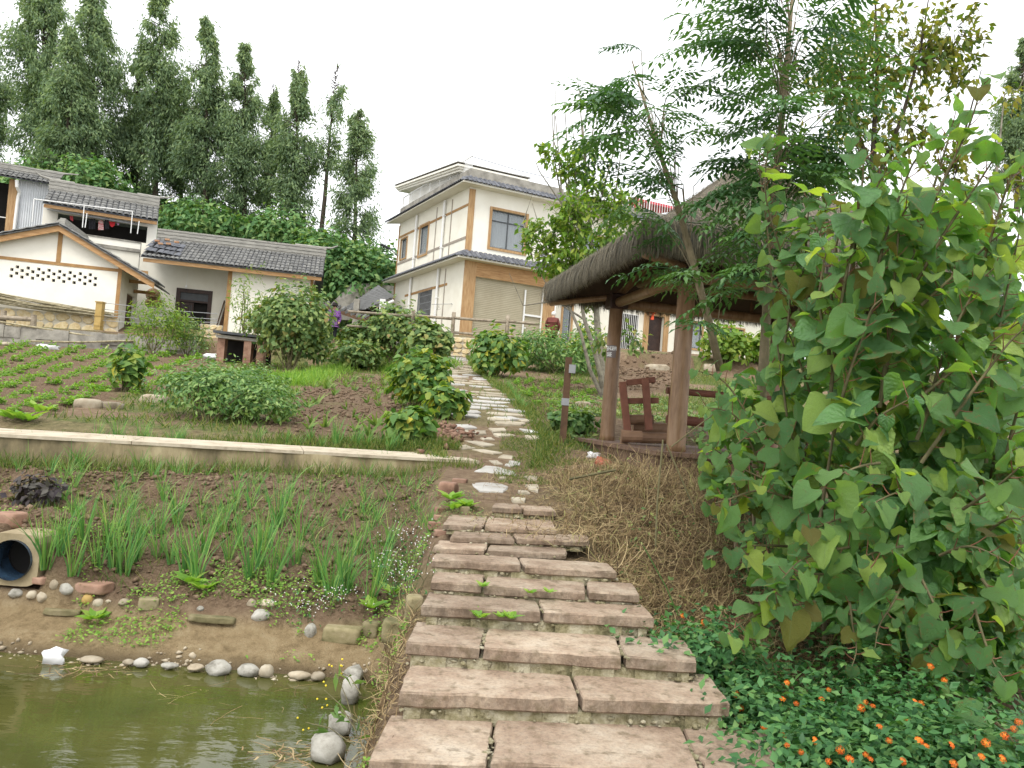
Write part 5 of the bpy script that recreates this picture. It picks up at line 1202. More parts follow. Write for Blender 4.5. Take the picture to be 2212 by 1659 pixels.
# strands lying on the slopes
n = 16000
a, b = rng.uniform(-1, 1, n), rng.uniform(-1, 1, n); mxx = np.maximum(abs(a), abs(b))
zt = EB + TH + (AP - EB - TH) * (1 - mxx) - .10 * np.sin(mxx * math.pi) + .02
base_ = ctr[None] + ux[None] * (a * EX)[:, None] + vx[None] * (b * EX)[:, None]; base_[:, 2] = zt
dn = np.where((abs(a) > abs(b))[:, None], ux[None] * np.sign(a)[:, None], vx[None] * np.sign(b)[:, None]) - np.array([0, 0, .62])
D = unit(dn + .14 * rng.normal(size=(n, 3))); tag(leaves('thatch_stalk', base_, D, np.repeat(np.array([[0, 0, 1.0]]), n, 0), .07 + .07 * rng.random(n), .008, mt['straw'], gaz, 'blade'), kind='stuff')
# painted notice on the near-left post: grey patch with two lines of white characters
patch = MB(); zc = at(1322, 760, C1[1])[2]
def onpost(ang, z, r=.1145): return C1 + np.array([math.cos(ang) * r, math.sin(ang) * r, z - C1[2]])
for i in range(8):
    a0, a1 = R(196 + i * 11), R(196 + (i + 1) * 11); patch.add([onpost(a0, zc - .10), onpost(a1, zc - .10), onpost(a1, zc + .095), onpost(a0, zc + .095)], [(0, 1, 2, 3)])
pn = patch.build('painted_notice', M('grey_paint_patch', [(.16, .13, .12), (.22, .19, .18)], 8, .7, 0), gaz)
glyph = [[((-.3, .45), (.3, .45)), ((0, .5), (0, -.5)), ((-.35, 0), (.35, 0)), ((-.3, -.45), (.3, -.45))], [((-.4, .3), (.4, .35)), ((-.1, .5), (-.3, -.5)), ((.1, .1), (.35, -.45)), ((-.3, -.1), (.2, -.05))],
         [((-.45, .4), (-.05, .4)), ((-.25, .5), (-.25, -.45)), ((-.45, -.4), (0, -.35)), ((.1, .5), (.4, .2)), ((.25, .3), (.05, -.5)), ((.25, .0), (.45, -.5))], [((-.4, .5), (-.4, -.5)), ((-.4, .4), (0, .4)), ((0, .4), (0, -.5)), ((-.4, 0), (0, 0)), ((.15, .45), (.45, .4)), ((.3, .45), (.2, -.2)), ((.45, .4), (.45, -.5))]]
def draw(gl, ang, z, sz, nm='character'):
    mk = MB()
    for (x0, y0), (x1, y1) in gl:
        d = np.array([x1 - x0, y1 - y0]); ln_ = np.linalg.norm(d); d /= ln_; nn = np.array([-d[1], d[0]]) * .09
        c4 = [(x0 - nn[0], y0 - nn[1]), (x1 - nn[0], y1 - nn[1]), (x1 + nn[0], y1 + nn[1]), (x0 + nn[0], y0 + nn[1])]
        mk.add([onpost(ang + x * sz / .115, z + y * sz, .1165) for x, y in c4], [(0, 1, 2, 3)])
    mk.build(nm, mt['metal_white'], pn)
for i in range(4): draw(glyph[i], R(207 + i * 21), zc + .045, .062)
for i in range(2): draw(glyph[2 - i * 2], R(221 + i * 21), zc - .05, .06)
# timber seat and log bench inside
ch = thing('timber_chair', 'red-brown ladder-back timber chair standing between the pavilion posts', 'chair', at(1372, 945, C2[1] + 1.6))
d0 = C2[1] + 1.55
def cp(x, y, dd=0): return at(x, y, d0 + dd)
def Zg(x, y): return ((2350 + x * .452) * .54, (1150 + y * .452) * .54)
for (x0, y0, x1, y1) in ((308, 835, 355, 1278), (510, 800, 545, 1265)):
    mb = MB(); a, b = cp(*Zg(x0, y0)), cp(*Zg(x1, y1)); dv = unit(b - a); sd2 = unit(np.cross(dv, (0, 1, 0))); mb.box((a + b) / 2, (.1, np.linalg.norm(b - a), .09), sd2, dv, np.cross(sd2, dv)); bev(mb.build('back_post', mt['redwood'], ch), .008)
for (x0, y0, x1, y1) in ((345, 845, 600, 815), (355, 1005, 630, 1000)):
    mb = MB(); a, b = cp(*Zg(x0, y0), .07), cp(*Zg(x1, y1), .07); dv = unit(b - a); sd2 = unit(np.cross(dv, (0, 1, 0))); mb.box((a + b) / 2, (.085, np.linalg.norm(b - a), .05), sd2, dv, np.cross(sd2, dv)); bev(mb.build('back_slat', mt['redwood'], ch), .008)
for (x0, y0, x1, y1, r, dd) in ((300, 1318, 480, 1322, .085, -.2), (370, 1170, 580, 1170, .075, .15), (400, 1245, 700, 1260, .10, .35), (470, 1330, 700, 1335, .08, .05)):
    mb = MB(); mb.tube([cp(*Zg(x0, y0), dd), cp(*Zg(x1, y1), dd)], r, 12); mb.build('seat_log', mt['log'], ch, smooth=False)
for dd in (-.1, .3):
    a = cp(*Zg(330, 1330), dd); mb = MB(); mb.tube([(a[0], a[1], DK), (a[0], a[1], DK + .2)], .06, 8); mb.build('leg', mt['log'], ch)
bn = thing('log_bench', 'low log bench with back rail at the rear of the pavilion', 'bench', gz(.7, hs - .5, DK))
for b_, z in ((.95, .40), (.75, .40), (1.05, .85)):
    mb = MB(); mb.tube([gz(-.6, b_, DK + z), gz(hs - .25, b_, DK + z)], .075 if z < .5 else .055, 10); mb.build('seat_log' if z < .5 else 'back_rail', mt['redwood'], bn)
for a in (-.5, hs - .35):
    mb = MB(); mb.tube([gz(a, .85, DK), gz(a, .85, DK + .36)], .09, 10); mb.build('leg', mt['redwood'], bn); mb = MB(); mb.tube([gz(a, 1.05, DK + .2), gz(a, 1.08, DK + .9)], .05, 8); mb.build('back_post', mt['redwood'], bn)
# slim timber post beside the path
pb, pt_ = ong(1215, 958), None
wp = thing('timber_post', 'slim brown timber post with a small box beside the path', 'post', pb)
tp = at(1229, 772, pb[1]); tp[0] = tp[0]
mb = MB(); dv = unit(tp - pb); mb.box((pb + tp) / 2, (.10, .09, np.linalg.norm(tp - pb)), np.cross((0, 1, 0), dv), (0, 1, 0), dv); mb.build('shaft', mt['brown'], wp)
q = at(1236, 797, pb[1] - .06); mb = MB(); mb.box(q, (.1, .08, .13)); mb.build('junction_box', mt['metal_grey'], wp)
q = at(1221, 868, pb[1]); mb = MB(); mb.box(q, (.115, .105, .11), np.cross((0, 1, 0), dv), (0, 1, 0), dv); mb.build('wire_binding', mt['metal_grey'], wp)
# ================================================================ tall trees on the bank
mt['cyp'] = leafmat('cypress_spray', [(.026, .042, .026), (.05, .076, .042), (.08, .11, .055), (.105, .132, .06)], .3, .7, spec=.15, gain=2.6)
mt['hillleaf'] = leafmat('bank_shrub_leaf', [(.025, .06, .022), (.05, .11, .035), (.085, .15, .055), (.12, .16, .05)], .3, .6, spec=.2, gain=2.0)
def cypress_geo(seed, h=12., r=1.9, bare=.12, n=6500, taper=.75, clump=.5):
    rs = np.random.default_rng(seed); P, D, N, L = [], [], [], []; br = []
    nb = int(70 + 25 * r); per = n // nb
    for i in range(nb):
        t = bare + (1 - bare) * 1.0 * ((i + rs.random()) / nb) ** .85
        pr = r * (min(1, (1 - t) * 1.75 + .10) ** taper) * (1.0 if t > bare + .15 else .75) * (.55 + .75 * rs.random())
        az = rs.random() * 6.283; z0 = t * h; o_ = np.array([math.cos(az), math.sin(az), 0])
        tip = np.array([0, 0, z0]) + o_ * pr + np.array([0, 0, .25 * pr + .2 * rs.normal()])
        br.append((np.array([0, 0, z0 - .2 * pr]), tip))
        k = int(2.3 * per * (.45 + .85 * pr / r)); s = rs.random(k) ** .6
        q = np.array([0, 0, z0 - .2 * pr])[None] * (1 - s[:, None]) + tip[None] * s[:, None] + rs.normal(size=(k, 3)) * np.array([.32, .32, .36]) * (.22 + .75 * pr / r)
        q[:, 2] -= .3 * rs.random(k) * s
        P.append(q); D.append(np.array([0, 0, -1.])[None] * (.75 + .2 * rs.random((k, 1))) + o_[None] * .45 + .42 * rs.normal(size=(k, 3))); N.append(rs.normal(size=(k, 3))); L.append(.14 + .24 * rs.random(k))
    P, D, N, L = map(np.concatenate, (P, D, N, L)); k = fbm(P[:, 0] * 1.1 + seed, P[:, 1] * 1.1, P[:, 2] * .55, 2) > clump * .62
    P, D, N, L = P[k], D[k], N[k], L[k]
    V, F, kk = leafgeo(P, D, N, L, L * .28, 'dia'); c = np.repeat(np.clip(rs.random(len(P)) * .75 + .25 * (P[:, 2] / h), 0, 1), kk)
    tb = MB(); tb.tube([(0, 0, -.6), (.05, 0, h * .3), (-.05, .05, h * .65), (0, 0, h * .86)], [.17, .13, .07, .012], 7)
    for a, b in br: tb.tube([a, (a + b) / 2 + np.array([0, 0, .08]), b], [.035, .025, .008], 4, False)
    return np_mesh('crown', V, F, mt['cyp'], c=c), tb.mesh('trunk', mt['bark_dark'])
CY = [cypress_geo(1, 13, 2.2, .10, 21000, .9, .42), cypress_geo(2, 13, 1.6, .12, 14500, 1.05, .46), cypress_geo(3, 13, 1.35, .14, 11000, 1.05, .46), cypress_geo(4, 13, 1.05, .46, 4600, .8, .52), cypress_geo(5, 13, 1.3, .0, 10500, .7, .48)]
trees = [  # top px, base py, depth, variant, width factor, lean, words
    (-45, 20, 420, 63, 0, 1.0, 'tall dense cypress cut off by the left picture edge'),
    (95, -55, 405, 60, 0, 1.15, 'broad dark cypress rising highest at the far left of the row'),
    (205, -20, 410, 58, 0, 1.05, 'full green cypress just right of the broadest one'),
    (150, 60, 415, 55, 1, 1.2, 'cypress standing in front of the two broad left trees'),
    (300, 130, 432, 62, 1, 1.1, 'shorter cypress filling the gap behind the airy one'),
    (400, 170, 442, 62, 1, 1.0, 'shaded cypress behind the olive-tinged one'),
    (345, -40, 430, 59, 1, 1.2, 'tall airy cypress with sky showing through its crown'),
    (447, 40, 450, 58, 1, 1.2, 'pointed olive-tinged cypress in the middle of the row'),
    (530, 98, 480, 58, 1, 1.1, 'rounded-top cypress fifth from the right end of the row'),
    (590, 180, 480, 61, 2, 1.05, 'narrow cypress half hidden between two taller ones'),
    (645, 128, 490, 57, 2, 1.25, 'slender pointed cypress third from the right end of the row'),
    (728, 140, 505, 57, 3, 1.15, 'leaning cypress with bare lower trunk and tufted top'),
    (777, 235, 535, 56, 4, 1.1, 'isolated cypress clothed to the ground at the right end of the row')]
for i, (px, ty, by, Y, v, wf, lab) in enumerate(trees):
    lean = 40 if v == 3 else (-2 + 14 * random.random())
    B_ = at(px - lean * .9, by, Y); T_ = at(px, ty, Y); B_[2] = min(B_[2], g(B_[0], B_[1]) + 2.5); gb = g(B_[0], B_[1])
    B_[2] = gb - .1
    h = T_[2] - B_[2]; rt = thing('cypress_tree', lab, 'tree', B_, 'cypress row on the bank')
    sc = h / 13; ax = unit(T_ - B_); R3 = Vector((0, 0, 1)).rotation_difference(Vector(ax)).to_matrix().to_4x4() @ Matrix.Rotation(i * 1.7, 4, 'Z') @ Matrix.Diagonal((wf * sc ** .3, wf * sc ** .3, sc, 1))
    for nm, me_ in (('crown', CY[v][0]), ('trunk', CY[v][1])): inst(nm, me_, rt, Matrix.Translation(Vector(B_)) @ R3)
B_ = at(2196, 440, 48); T_ = at(2205, 85, 48); h = T_[2] - B_[2]
rt = thing('cypress_tree', 'lone dark cypress at the far right picture edge', 'tree', B_); R3 = Matrix.Diagonal((.9, .9, h / 13, 1))
for nm, me_ in (('crown', CY[1][0]), ('trunk', CY[1][1])): inst(nm, me_, rt, Matrix.Translation(Vector(B_)) @ R3)
# shrub cover of the bank: one mass nobody could count
n = 26000
bx = rng.uniform(-48, -3.5, n); by = rng.uniform(46.5, 62, n)
bump_ = fbm(bx * .45, by * .45, 3.0, 3); k = bump_ > .3; bx, by, bump_ = bx[k], by[k], bump_[k]
bz = H(bx, by) + .2 + 2.6 * (bump_ - .3) * rng.random(len(bx)) ** .4
nr = unit(rdir(len(bx)) * .8 + np.array([0, -.5, .8])); D = unit(np.cross(nr, rdir(len(bx))) - np.array([0, 0, .4])); Ls = .25 + .3 * rng.random(len(bx))
cc = np.clip(rng.random(len(bx)) * .8 + .3 * (bx > -12) - .1, 0, 1)
tag(leaves('bank_undergrowth', np.column_stack([bx, by, bz]), D, nr, Ls, Ls * .7, mt['hillleaf'], None, 'lance', c=cc), 'dense green undergrowth covering the bank below the cypresses', 'undergrowth', kind='stuff')
for px, py, Y, rx, rz_, lab in ((190, 395, 53, 2.2, 1.8, 'pale green broadleaf shrub in front of the cypress trunks'), (75, 400, 54, 2.0, 1.6, 'dark leafy shrub above the corrugated wall'), (595, 500, 54, 2.6, 1.5, 'sprawling shrub on the bank above the long tiled roof'), (755, 600, 50, 2.3, 2.6, 'tall leafy shrub between the farmhouse end and the white house'), (700, 560, 50, 2.0, 1.8, 'green shrub just beyond the end of the long tiled roof'), (820, 590, 51, 2.2, 1.6, 'yellow-green shrub next to the white house corner'), (440, 480, 54, 2.6, 1.4, 'dark shrub midway along the bank behind the farmhouse')):
    c = at(px, py, Y); bush('bank_shrub', lab, 'shrub', [(c[0], c[1], c[2], rx, 1.6, rz_), (c[0] + .8, c[1] + .2, c[2] - .6, rx * .8, 1.3, rz_ * .7)], 1500, .38, .55, mt['hillleaf'], mt['bark_dark'], 'shrubs on the bank', base=(c[0], c[1], min(g(c[0], c[1]), c[2])), nst=5, shell=(.6, 1.05))
# ================================================================ pinnate-leaved trees in front of the pavilion
mt['mel'] = leafmat('pinnate_leaflet', [(.022, .058, .022), (.036, .085, .03), (.055, .115, .038), (.08, .15, .045)], .32, .42, src='obj', spec=.45, gain=1.6)
def frond(seed, ln=.55, pairs=6, bip=True):
    rs = np.random.default_rng(seed); P, D, N, L = [], [], [], []; mb = MB()
    def rach(t): return np.array([t * ln, 0, .10 * ln * math.sin(t * 2.4) - .22 * ln * t * t])
    for i in range(pairs + 1):
        t = .22 + .78 * i / pairs
        for s in ((-1, 1) if i < pairs else (0,)):
            p0 = rach(t); a = np.array([.55 if s else 1, s * .8, -.12]); a = a / np.linalg.norm(a); pl = ln * (.42 * (1 - .45 * abs(t - .45)) if bip else 0)
            k = 4 if bip else 1
            for q in range(k):
                u = (q + .6) / k; pp = p0 + a * pl * u + np.array([0, 0, -.06 * u * u])
                for s2 in ((-1, 1) if (bip and q < k - 1) else (0,)):
                    d = a * .75 + np.cross(a, (0, 0, 1)) * s2 * .8 + np.array([0, 0, -.35 + .2 * rs.normal()])
                    P.append(pp); D.append(d); N.append(np.array([.15 * rs.normal(), .15 * rs.normal(), 1])); L.append((.088 if bip else .13) * (.8 + .4 * rs.random()))
    V, F, kk = leafgeo(np.array(P), np.array(D), np.array(N), np.array(L), np.array(L) * .37, 'lance')
    rb = MB(); rb.tube([rach(t) for t in (0, .3, .6, 1)], [.006, .005, .004, .002], 4, False)
    V2 = np.array(rb.v); F2_ = [t for q in rb.f for t in ((q[0], q[1], q[2]), (q[0], q[2], q[3]))]
    return np_mesh('frond', np.concatenate([V, V2]), np.concatenate([F, np.array(F2_) + len(V)]), mt['mel'])
FR = [frond(i, .52 + .1 * (i % 3), 5 + i % 2) for i in range(5)]
def basis(d, up):
    d = unit(np.array(d, float)); s = np.cross(np.array(up, float), d); s = s / (np.linalg.norm(s) + 1e-6); u = np.cross(d, s); q = Matrix.Identity(4)
    for a in range(3): q[a][0], q[a][1], q[a][2] = d[a], s[a], u[a]
    return q
def pinnate_tree(name, label, trunk, rads, blobs, seed, extra=()):
    rs = np.random.default_rng(seed); P = [at(*p) for p in trunk]; rt = thing(name, label, 'tree', P[0])
    mb = MB(); mb.tube(P, rads, 9); mb.build('trunk', mt['bark_tan'], rt, smooth=True)
    PT = np.array(P); bm_ = MB()
    for (px, py, Y, rpx, rpy, n) in blobs:
        for i in range(max(2, int(n * .38))):
            a, rr = rs.random() * 6.283, math.sqrt(rs.random())
            tip = at(px + rpx * rr * math.cos(a), py + rpy * rr * math.sin(a), Y + rs.normal() * .35)
            # branch point: on the trunk a little lower than the tip
            zt = tip[2] - .35 - .3 * rs.random(); k = int(np.argmin(abs(PT[:, 2] - zt))); b0 = PT[k]
            if k + 1 < len(PT) and PT[k + 1][2] > PT[k][2]:
                f = np.clip((zt - PT[k][2]) / (PT[k + 1][2] - PT[k][2]), 0, 1); b0 = PT[k] * (1 - f) + PT[k + 1] * f
            out_ = tip - b0; ho = np.array([out_[0], out_[1], 0]); dist = np.linalg.norm(ho); o_ = ho / (dist + 1e-6)
            if dist < .1: o_ = np.array([math.cos(a), math.sin(a), 0])
            st = tip - o_ * min(.35, dist * .7) + np.array([0, 0, .06])
            if dist > .45: bm_.tube([b0, (b0 + st) / 2 + np.array([0, 0, .05]), st], [.006, .0045, .003], 4, False)
            elif dist > .1: bm_.tube([b0, st], [.006, .004], 4, False)
            d = o_ + np.array([.35 * rs.normal(), .35 * rs.normal(), .1 + .25 * rs.normal()])
            sc = (.75 + .5 * rs.random())
            inst('frond', FR[rs.integers(5)], rt, Matrix.Translation(Vector(st)) @ basis(d, (.2 * rs.normal(), .2 * rs.normal(), 1)) @ Matrix.Scale(sc, 4))
    tag(bm_.build('branch', mt['bark_tan'], rt), kind='stuff')
    return rt
pinnate_tree('pinnate_tree', 'slanting slender tree with feathery leaves left of the pavilion roof centre',
    [(1556, 800, 8.4), (1530, 690, 8.35), (1490, 540, 8.3), (1463, 440, 8.3), (1425, 330, 8.25), (1398, 240, 8.2), (1365, 130, 8.2)], [.044, .041, .037, .031, .024, .017, .006],
    [(1345, 160, 8.2, 35, 55, 9), (1390, 240, 8.2, 110, 55, 30), (1330, 260, 8.25, 85, 40, 14), (1400, 340, 8.3, 120, 60, 36), (1455, 420, 8.4, 70, 45, 12), (1390, 490, 8.2, 90, 35, 12), (1400, 590, 8.1, 80, 60, 12), (1540, 620, 8.1, 60, 90, 10), (1520, 700, 8.0, 40, 60, 6)], 5)
pinnate_tree('pinnate_tree', 'tall upright tree with feathery dark leaves before the pavilion roof',
    [(1636, 1010, 7.4), (1645, 860, 7.45), (1655, 690, 7.5), (1664, 520, 7.55), (1676, 380, 7.6), (1693, 220, 7.6), (1706, 60, 7.6), (1722, -120, 7.6)], [.05, .047, .043, .04, .035, .028, .02, .008],
    [(1700, 20, 7.6, 170, 70, 44), (1690, 130, 7.6, 190, 60, 50), (1600, 100, 7.6, 60, 70, 10), (1720, 240, 7.5, 170, 55, 48), (1680, 330, 7.6, 150, 45, 34), (1610, 400, 7.7, 80, 55, 30), (1740, 450, 7.6, 110, 60, 40), (1740, 390, 7.6, 120, 45, 24), (1600, 540, 7.5, 90, 70, 14), (1690, 560, 7.4, 80, 60, 14), (1700, -70, 7.6, 140, 50, 26), (1640, 660, 7.3, 70, 50, 8)], 6)
# ================================================================ looser broadleaf trees
mt['yel'] = leafmat('yellowing_leaf', [(.045, .085, .02), (.08, .12, .026), (.13, .155, .032), (.22, .205, .035), (.085, .085, .03)], .45, .5, spec=.3, gain=1.35)
mt['bright'] = leafmat('bright_green_leaf', [(.07, .14, .022), (.115, .21, .03), (.17, .26, .04), (.24, .28, .05)], .42, .5, spec=.3, gain=1.25)
mt['beanleaf'] = leafmat('bean_leaf', [(.035, .085, .022), (.065, .13, .03), (.12, .19, .04), (.21, .23, .04), (.30, .27, .03)], .35, .5, pos=[0, .38, .72, .92, 1], spec=.3, gain=1.65)
mt['vine'] = leafmat('vine_leaf', [(.035, .07, .022), (.065, .11, .035), (.105, .15, .05), (.16, .19, .055), (.17, .12, .05)], .3, .55, pos=[0, .35, .68, .95, 1], spec=.25, gain=1.85)
mt['darkleaf'] = leafmat('glossy_dark_leaf', [(.032, .08, .022), (.06, .125, .032), (.10, .175, .045), (.17, .23, .075)], .3, .45, spec=.35, gain=1.65)
mt['lantana'] = leafmat('lantana_leaf', [(.02, .065, .022), (.035, .10, .032), (.055, .14, .045), (.11, .20, .06)], .3, .5, spec=.3, gain=1.5)
def branchy(name, label, base, limbs, leafspec, barkm, rad=.08, twigs=()):
    """limbs: list of px paths; leafspec: (blob list, n, L, asp, mat)"""
    rt = thing(name, label, 'tree', base); mb = MB()
    for li, (path, r) in enumerate(limbs):
        P = [at(*p) for p in path]; k = len(P)
        mb.tube(P, [r * (1 - .85 * i / (k - 1)) for i in range(k)], 6, False)
    mb.build('trunk', barkm, rt, smooth=True)
    tw = MB(); PP, NN = [], []
    for (blobs, n, L, asp, mat_, tm) in leafspec:
        for (px, py, Y, rx, ry) in blobs:
            c = at(px, py, Y); s = Y / FPX; m_ = int(n * rx * ry / sum(b[3] * b[4] for b in blobs))
            # leaves gathered on twigs
            nt_ = max(3, m_ // 9)
            for q in range(nt_):
                d = rdir(1)[0]; rr = 1.25 * rng.random() ** .4; e = c + d * np.array([rx * s, .5 * (rx + ry) * s * .8, ry * s]) * rr
                st = c + (e - c) * .25 + np.array([0, 0, -.3 * ry * s * rng.random()])
                tw.tube([st, (st + e) / 2 + np.array([0, 0, -.04]), e], [.009, .006, .003], 4, False)
                for w in range(9):
                    t = .35 + .7 * rng.random(); PP.append((st + (e - st) * t + rdir(1)[0] * .11, unit(e - st), L, asp))
        P = np.array([p[0] for p in PP]); T_ = np.array([p[1] for p in PP]); PP = []
        nr = unit(np.array([0, 0, 1.0]) + .6 * rdir(len(P))); D = unit(T_ * .5 + rdir(len(P)) * .8 - np.array([0, 0, .55])); Ls = L * (.6 + .7 * rng.random(len(P)))
        leaves('foliage', P, D, nr, Ls, Ls * asp, mat_, rt, tm)
    tag(tw.build('twig', barkm, rt), kind='stuff')
    for path, r in twigs:
        P = [at(*p) for p in path]; q = MB(); q.tube(P, [r * 1.7 * (1 - .8 * i / (len(P) - 1)) for i in range(len(P))], 4, False); q.build('bare_twig', barkm, rt)
    return rt
# leafy tree with bare upper twigs in front of the white house
b0 = ong(1300, 858)
Yb = b0[1]
branchy('garden_tree', 'multi-stemmed tree with bright green leaves and bare upper twigs before the white house', b0,
    [([(1305, 862, Yb), (1298, 780, Yb), (1290, 700, Yb), (1285, 600, Yb), (1275, 500, Yb), (1268, 400, Yb), (1258, 260, Yb)], .12), ([(1310, 862, Yb), (1285, 760, Yb - .2), (1262, 690, Yb - .2), (1240, 560, Yb - .3), (1215, 440, Yb - .2), (1200, 250, Yb)], .08),
     ([(1302, 860, Yb), (1275, 800, Yb - .2), (1255, 720, Yb - .3), (1210, 620, Yb - .3), (1180, 540, Yb - .3), (1150, 440, Yb)], .06), ([(1290, 600, Yb), (1320, 480, Yb + .2), (1335, 380, Yb + .2), (1345, 300, Yb)], .05), ([(1278, 520, Yb), (1230, 420, Yb), (1195, 300, Yb), (1190, 170, Yb)], .035), ([(1262, 690, Yb - .2), (1200, 650, Yb - .4), (1150, 560, Yb - .4)], .03)],
    [([(1190, 545, Yb - .3, 60, 45), (1255, 560, Yb - .4, 75, 50), (1215, 500, Yb - .3, 60, 25), (1330, 520, Yb, 50, 50), (1230, 370, Yb, 55, 40), (1300, 420, Yb, 45, 50), (1230, 590, Yb - .5, 50, 20), (1215, 640 - 50, Yb, 45, 25), (1150, 500, Yb - .4, 30, 30), (1270, 330, Yb, 40, 30), (1345, 450, Yb, 40, 45), (1375, 550, Yb, 35, 45), (1300, 560, Yb, 45, 40), (1240, 470, Yb - .5, 60, 50), (1190, 330, Yb, 25, 30)], 4000, .19, .52, mt['bright'], 'lance'), ([(1290, 640, Yb, 35, 40), (1310, 720, Yb - 1, 25, 50), (1260, 460, Yb, 55, 60), (1370, 720, Yb - 1, 30, 35)], 600, .17, .5, mt['vine'], 'lance')], mt['bark'],
    twigs=[([(1258, 300, Yb), (1252, 200, Yb), (1245, 150, Yb)], .012), ([(1215, 440, Yb), (1195, 330, Yb), (1203, 130, Yb)], .014), ([(1268, 380, Yb), (1285, 250, Yb), (1310, 140, Yb)], .014), ([(1240, 480, Yb), (1165, 370, Yb), (1150, 330, Yb)], .013), ([(1300, 420, Yb), (1345, 260, Yb), (1360, 150, Yb)], .013), ([(1230, 420, Yb), (1222, 260, Yb), (1215, 170, Yb)], .012), ([(1150, 560, Yb - .3), (1130, 480, Yb), (1150, 420, Yb)], .014), ([(1280, 420, Yb), (1290, 280, Yb), (1285, 200, Yb)], .012), ([(1200, 650, Yb - .4), (1130, 660, Yb), (1100, 590, Yb)], .014), ([(1245, 430, Yb), (1240, 300, Yb), (1230, 230, Yb)], .011)])
# yellowing tree behind the pavilion
Yy = 15.0; bb = np.array([at(1890, 700, Yy)[0], Yy, 0]); bb[2] = g(bb[0], bb[1])
branchy('yellowing_tree', 'tall tree with yellowing sparse leaves behind the pavilion roof', bb,
    [([(1905, 900, Yy), (1895, 600, Yy), (1885, 350, Yy), (1895, 150, Yy), (1890, -30, Yy)], .09), ([(1890, 400, Yy), (1950, 250, Yy), (1990, 100, Yy), (2010, -30, Yy)], .05), ([(1888, 380, Yy), (1830, 230, Yy), (1800, 60, Yy)], .05), ([(1895, 600, Yy), (2000, 480, Yy), (2080, 300, Yy), (2120, 150, Yy)], .05)],
    [([(1880, 120, Yy, 80, 130), (1990, 110, Yy, 80, 110), (1830, 220, Yy, 70, 90), (2060, 60, Yy, 70, 70), (1960, 260, Yy, 80, 60), (2080, 160, Yy, 50, 60), (1780, 330, Yy, 60, 70), (1900, 330, Yy, 70, 60), (2060, 380, Yy, 60, 90), (1790, 130, Yy, 50, 90)], 3000, .18, .5, mt['yel'], 'lance')], mt['bark_dark'])
Yz = 14.0; bz_ = np.array([at(2200, 700, Yz)[0], Yz, 0]); bz_[2] = g(bz_[0], bz_[1])
branchy('thin_twiggy_tree', 'thin twiggy tree with few yellow leaves at the right picture edge', bz_,
    [([(2190, 900, Yz), (2180, 600, Yz), (2150, 400, Yz), (2170, 200, Yz)], .06), ([(2180, 600, Yz), (2120, 480, Yz), (2070, 430, Yz)], .03), ([(2185, 620, Yz), (2230, 450, Yz), (2230, 300, Yz)], .04), ([(2170, 500, Yz), (2050, 560, Yz), (2000, 540, Yz)], .03)],
    [([(2190, 200, Yz, 30, 60), (2180, 380, Yz, 50, 60), (2100, 470, Yz, 60, 50), (2200, 520, Yz, 40, 40)], 420, .15, .5, mt['yel'], 'lance')], mt['bark'])
# ================================================================ big heart-leaved shrubs on the right
BIG = [(.042, .102, .036), (.064, .14, .048), (.092, .178, .060), (.138, .222, .062), (.22, .28, .06)]
mt['big'] = leafmat('heart_leaf', BIG, .46, .45, src='obj', vein=True, pos=[0, .3, .62, .86, 1], spec=.55, tcol=(1.6, 1.55, .4), gain=2.15)
mt['bigyel'] = leafmat('heart_leaf_worn', [(.11, .15, .035), (.19, .19, .04), (.20, .16, .06)], .42, .6, src='obj', vein=True, spec=.25)
mt['pet'] = M('red_petiole', [(.16, .06, .04), (.22, .10, .06)], 8, .6, 0)
def bigleaf(seed, mat, toothed=False):
    rs = np.random.default_rng(seed); nu, nv = 8, 6
    U = np.linspace(0, 1, nu + 1); Vv = np.linspace(-1, 1, nv + 1); V, LV = [], []
    fold, curl, tw = .08 + .3 * rs.random(), .1 + .5 * rs.random(), .4 * rs.normal()
    ph = rs.random() * 6
    for u in U:
        w = .53 * (math.sin(math.pi * min(1, (u * .94 + .06)) ** .62) ** .85 if u < 1 else 0.012)
        for v in Vv:
            tooth = 1.0
            if toothed and abs(v) > .9: tooth = 1 + .16 * max(0, math.cos((u - .55) * 2 * math.pi / .32)) * (u > .3)
            x = u - .20 * abs(v) ** 1.6 * (1 - u) ** 2.2 + .02 * rs.normal() * (abs(v) > .9) * (0 < u < 1)
            y = v * w * tooth * (1 + .03 * rs.normal())
            z = fold * abs(v) * w * 1.6 - curl * u * u * .7 - .05 * abs(v) ** 3 * (1 + math.sin(u * 9 + ph)) + tw * u * y + .012 * math.sin(7 * u + 5 * v + ph)
            V.append((x, y, z)); LV.append((u, v, 0))
    k = nv + 1; F = [(i * k + j, (i + 1) * k + j, (i + 1) * k + j + 1, i * k + j + 1) for i in range(nu) for j in range(nv)]
    return np_mesh('leaf', np.array(V), np.array(F), mat, lv=LV, smooth=True)
BL = [bigleaf(i, mt['big'], i in (2, 4)) for i in range(7)]; BY = [bigleaf(20 + i, mt['bigyel'], i == 1) for i in range(3)]
NLEAF = {}; XTRA = {}
def put_leaf(root, P, d, up, size, yel=.05):
    k = NLEAF.get(root.name, 0); NLEAF[root.name] = k + 1
    yb = random.random() < yel; me_ = BY[random.randrange(3)] if yb else BL[random.randrange(7)]
    mw = Matrix.Translation(Vector(P)) @ basis(d, up) @ Matrix.Scale(size * .64, 4)
    if k < 290: return inst('leaf', me_, root, mw)
    XTRA.setdefault((root.name, yb), (root, []))[1].append((me_, mw))
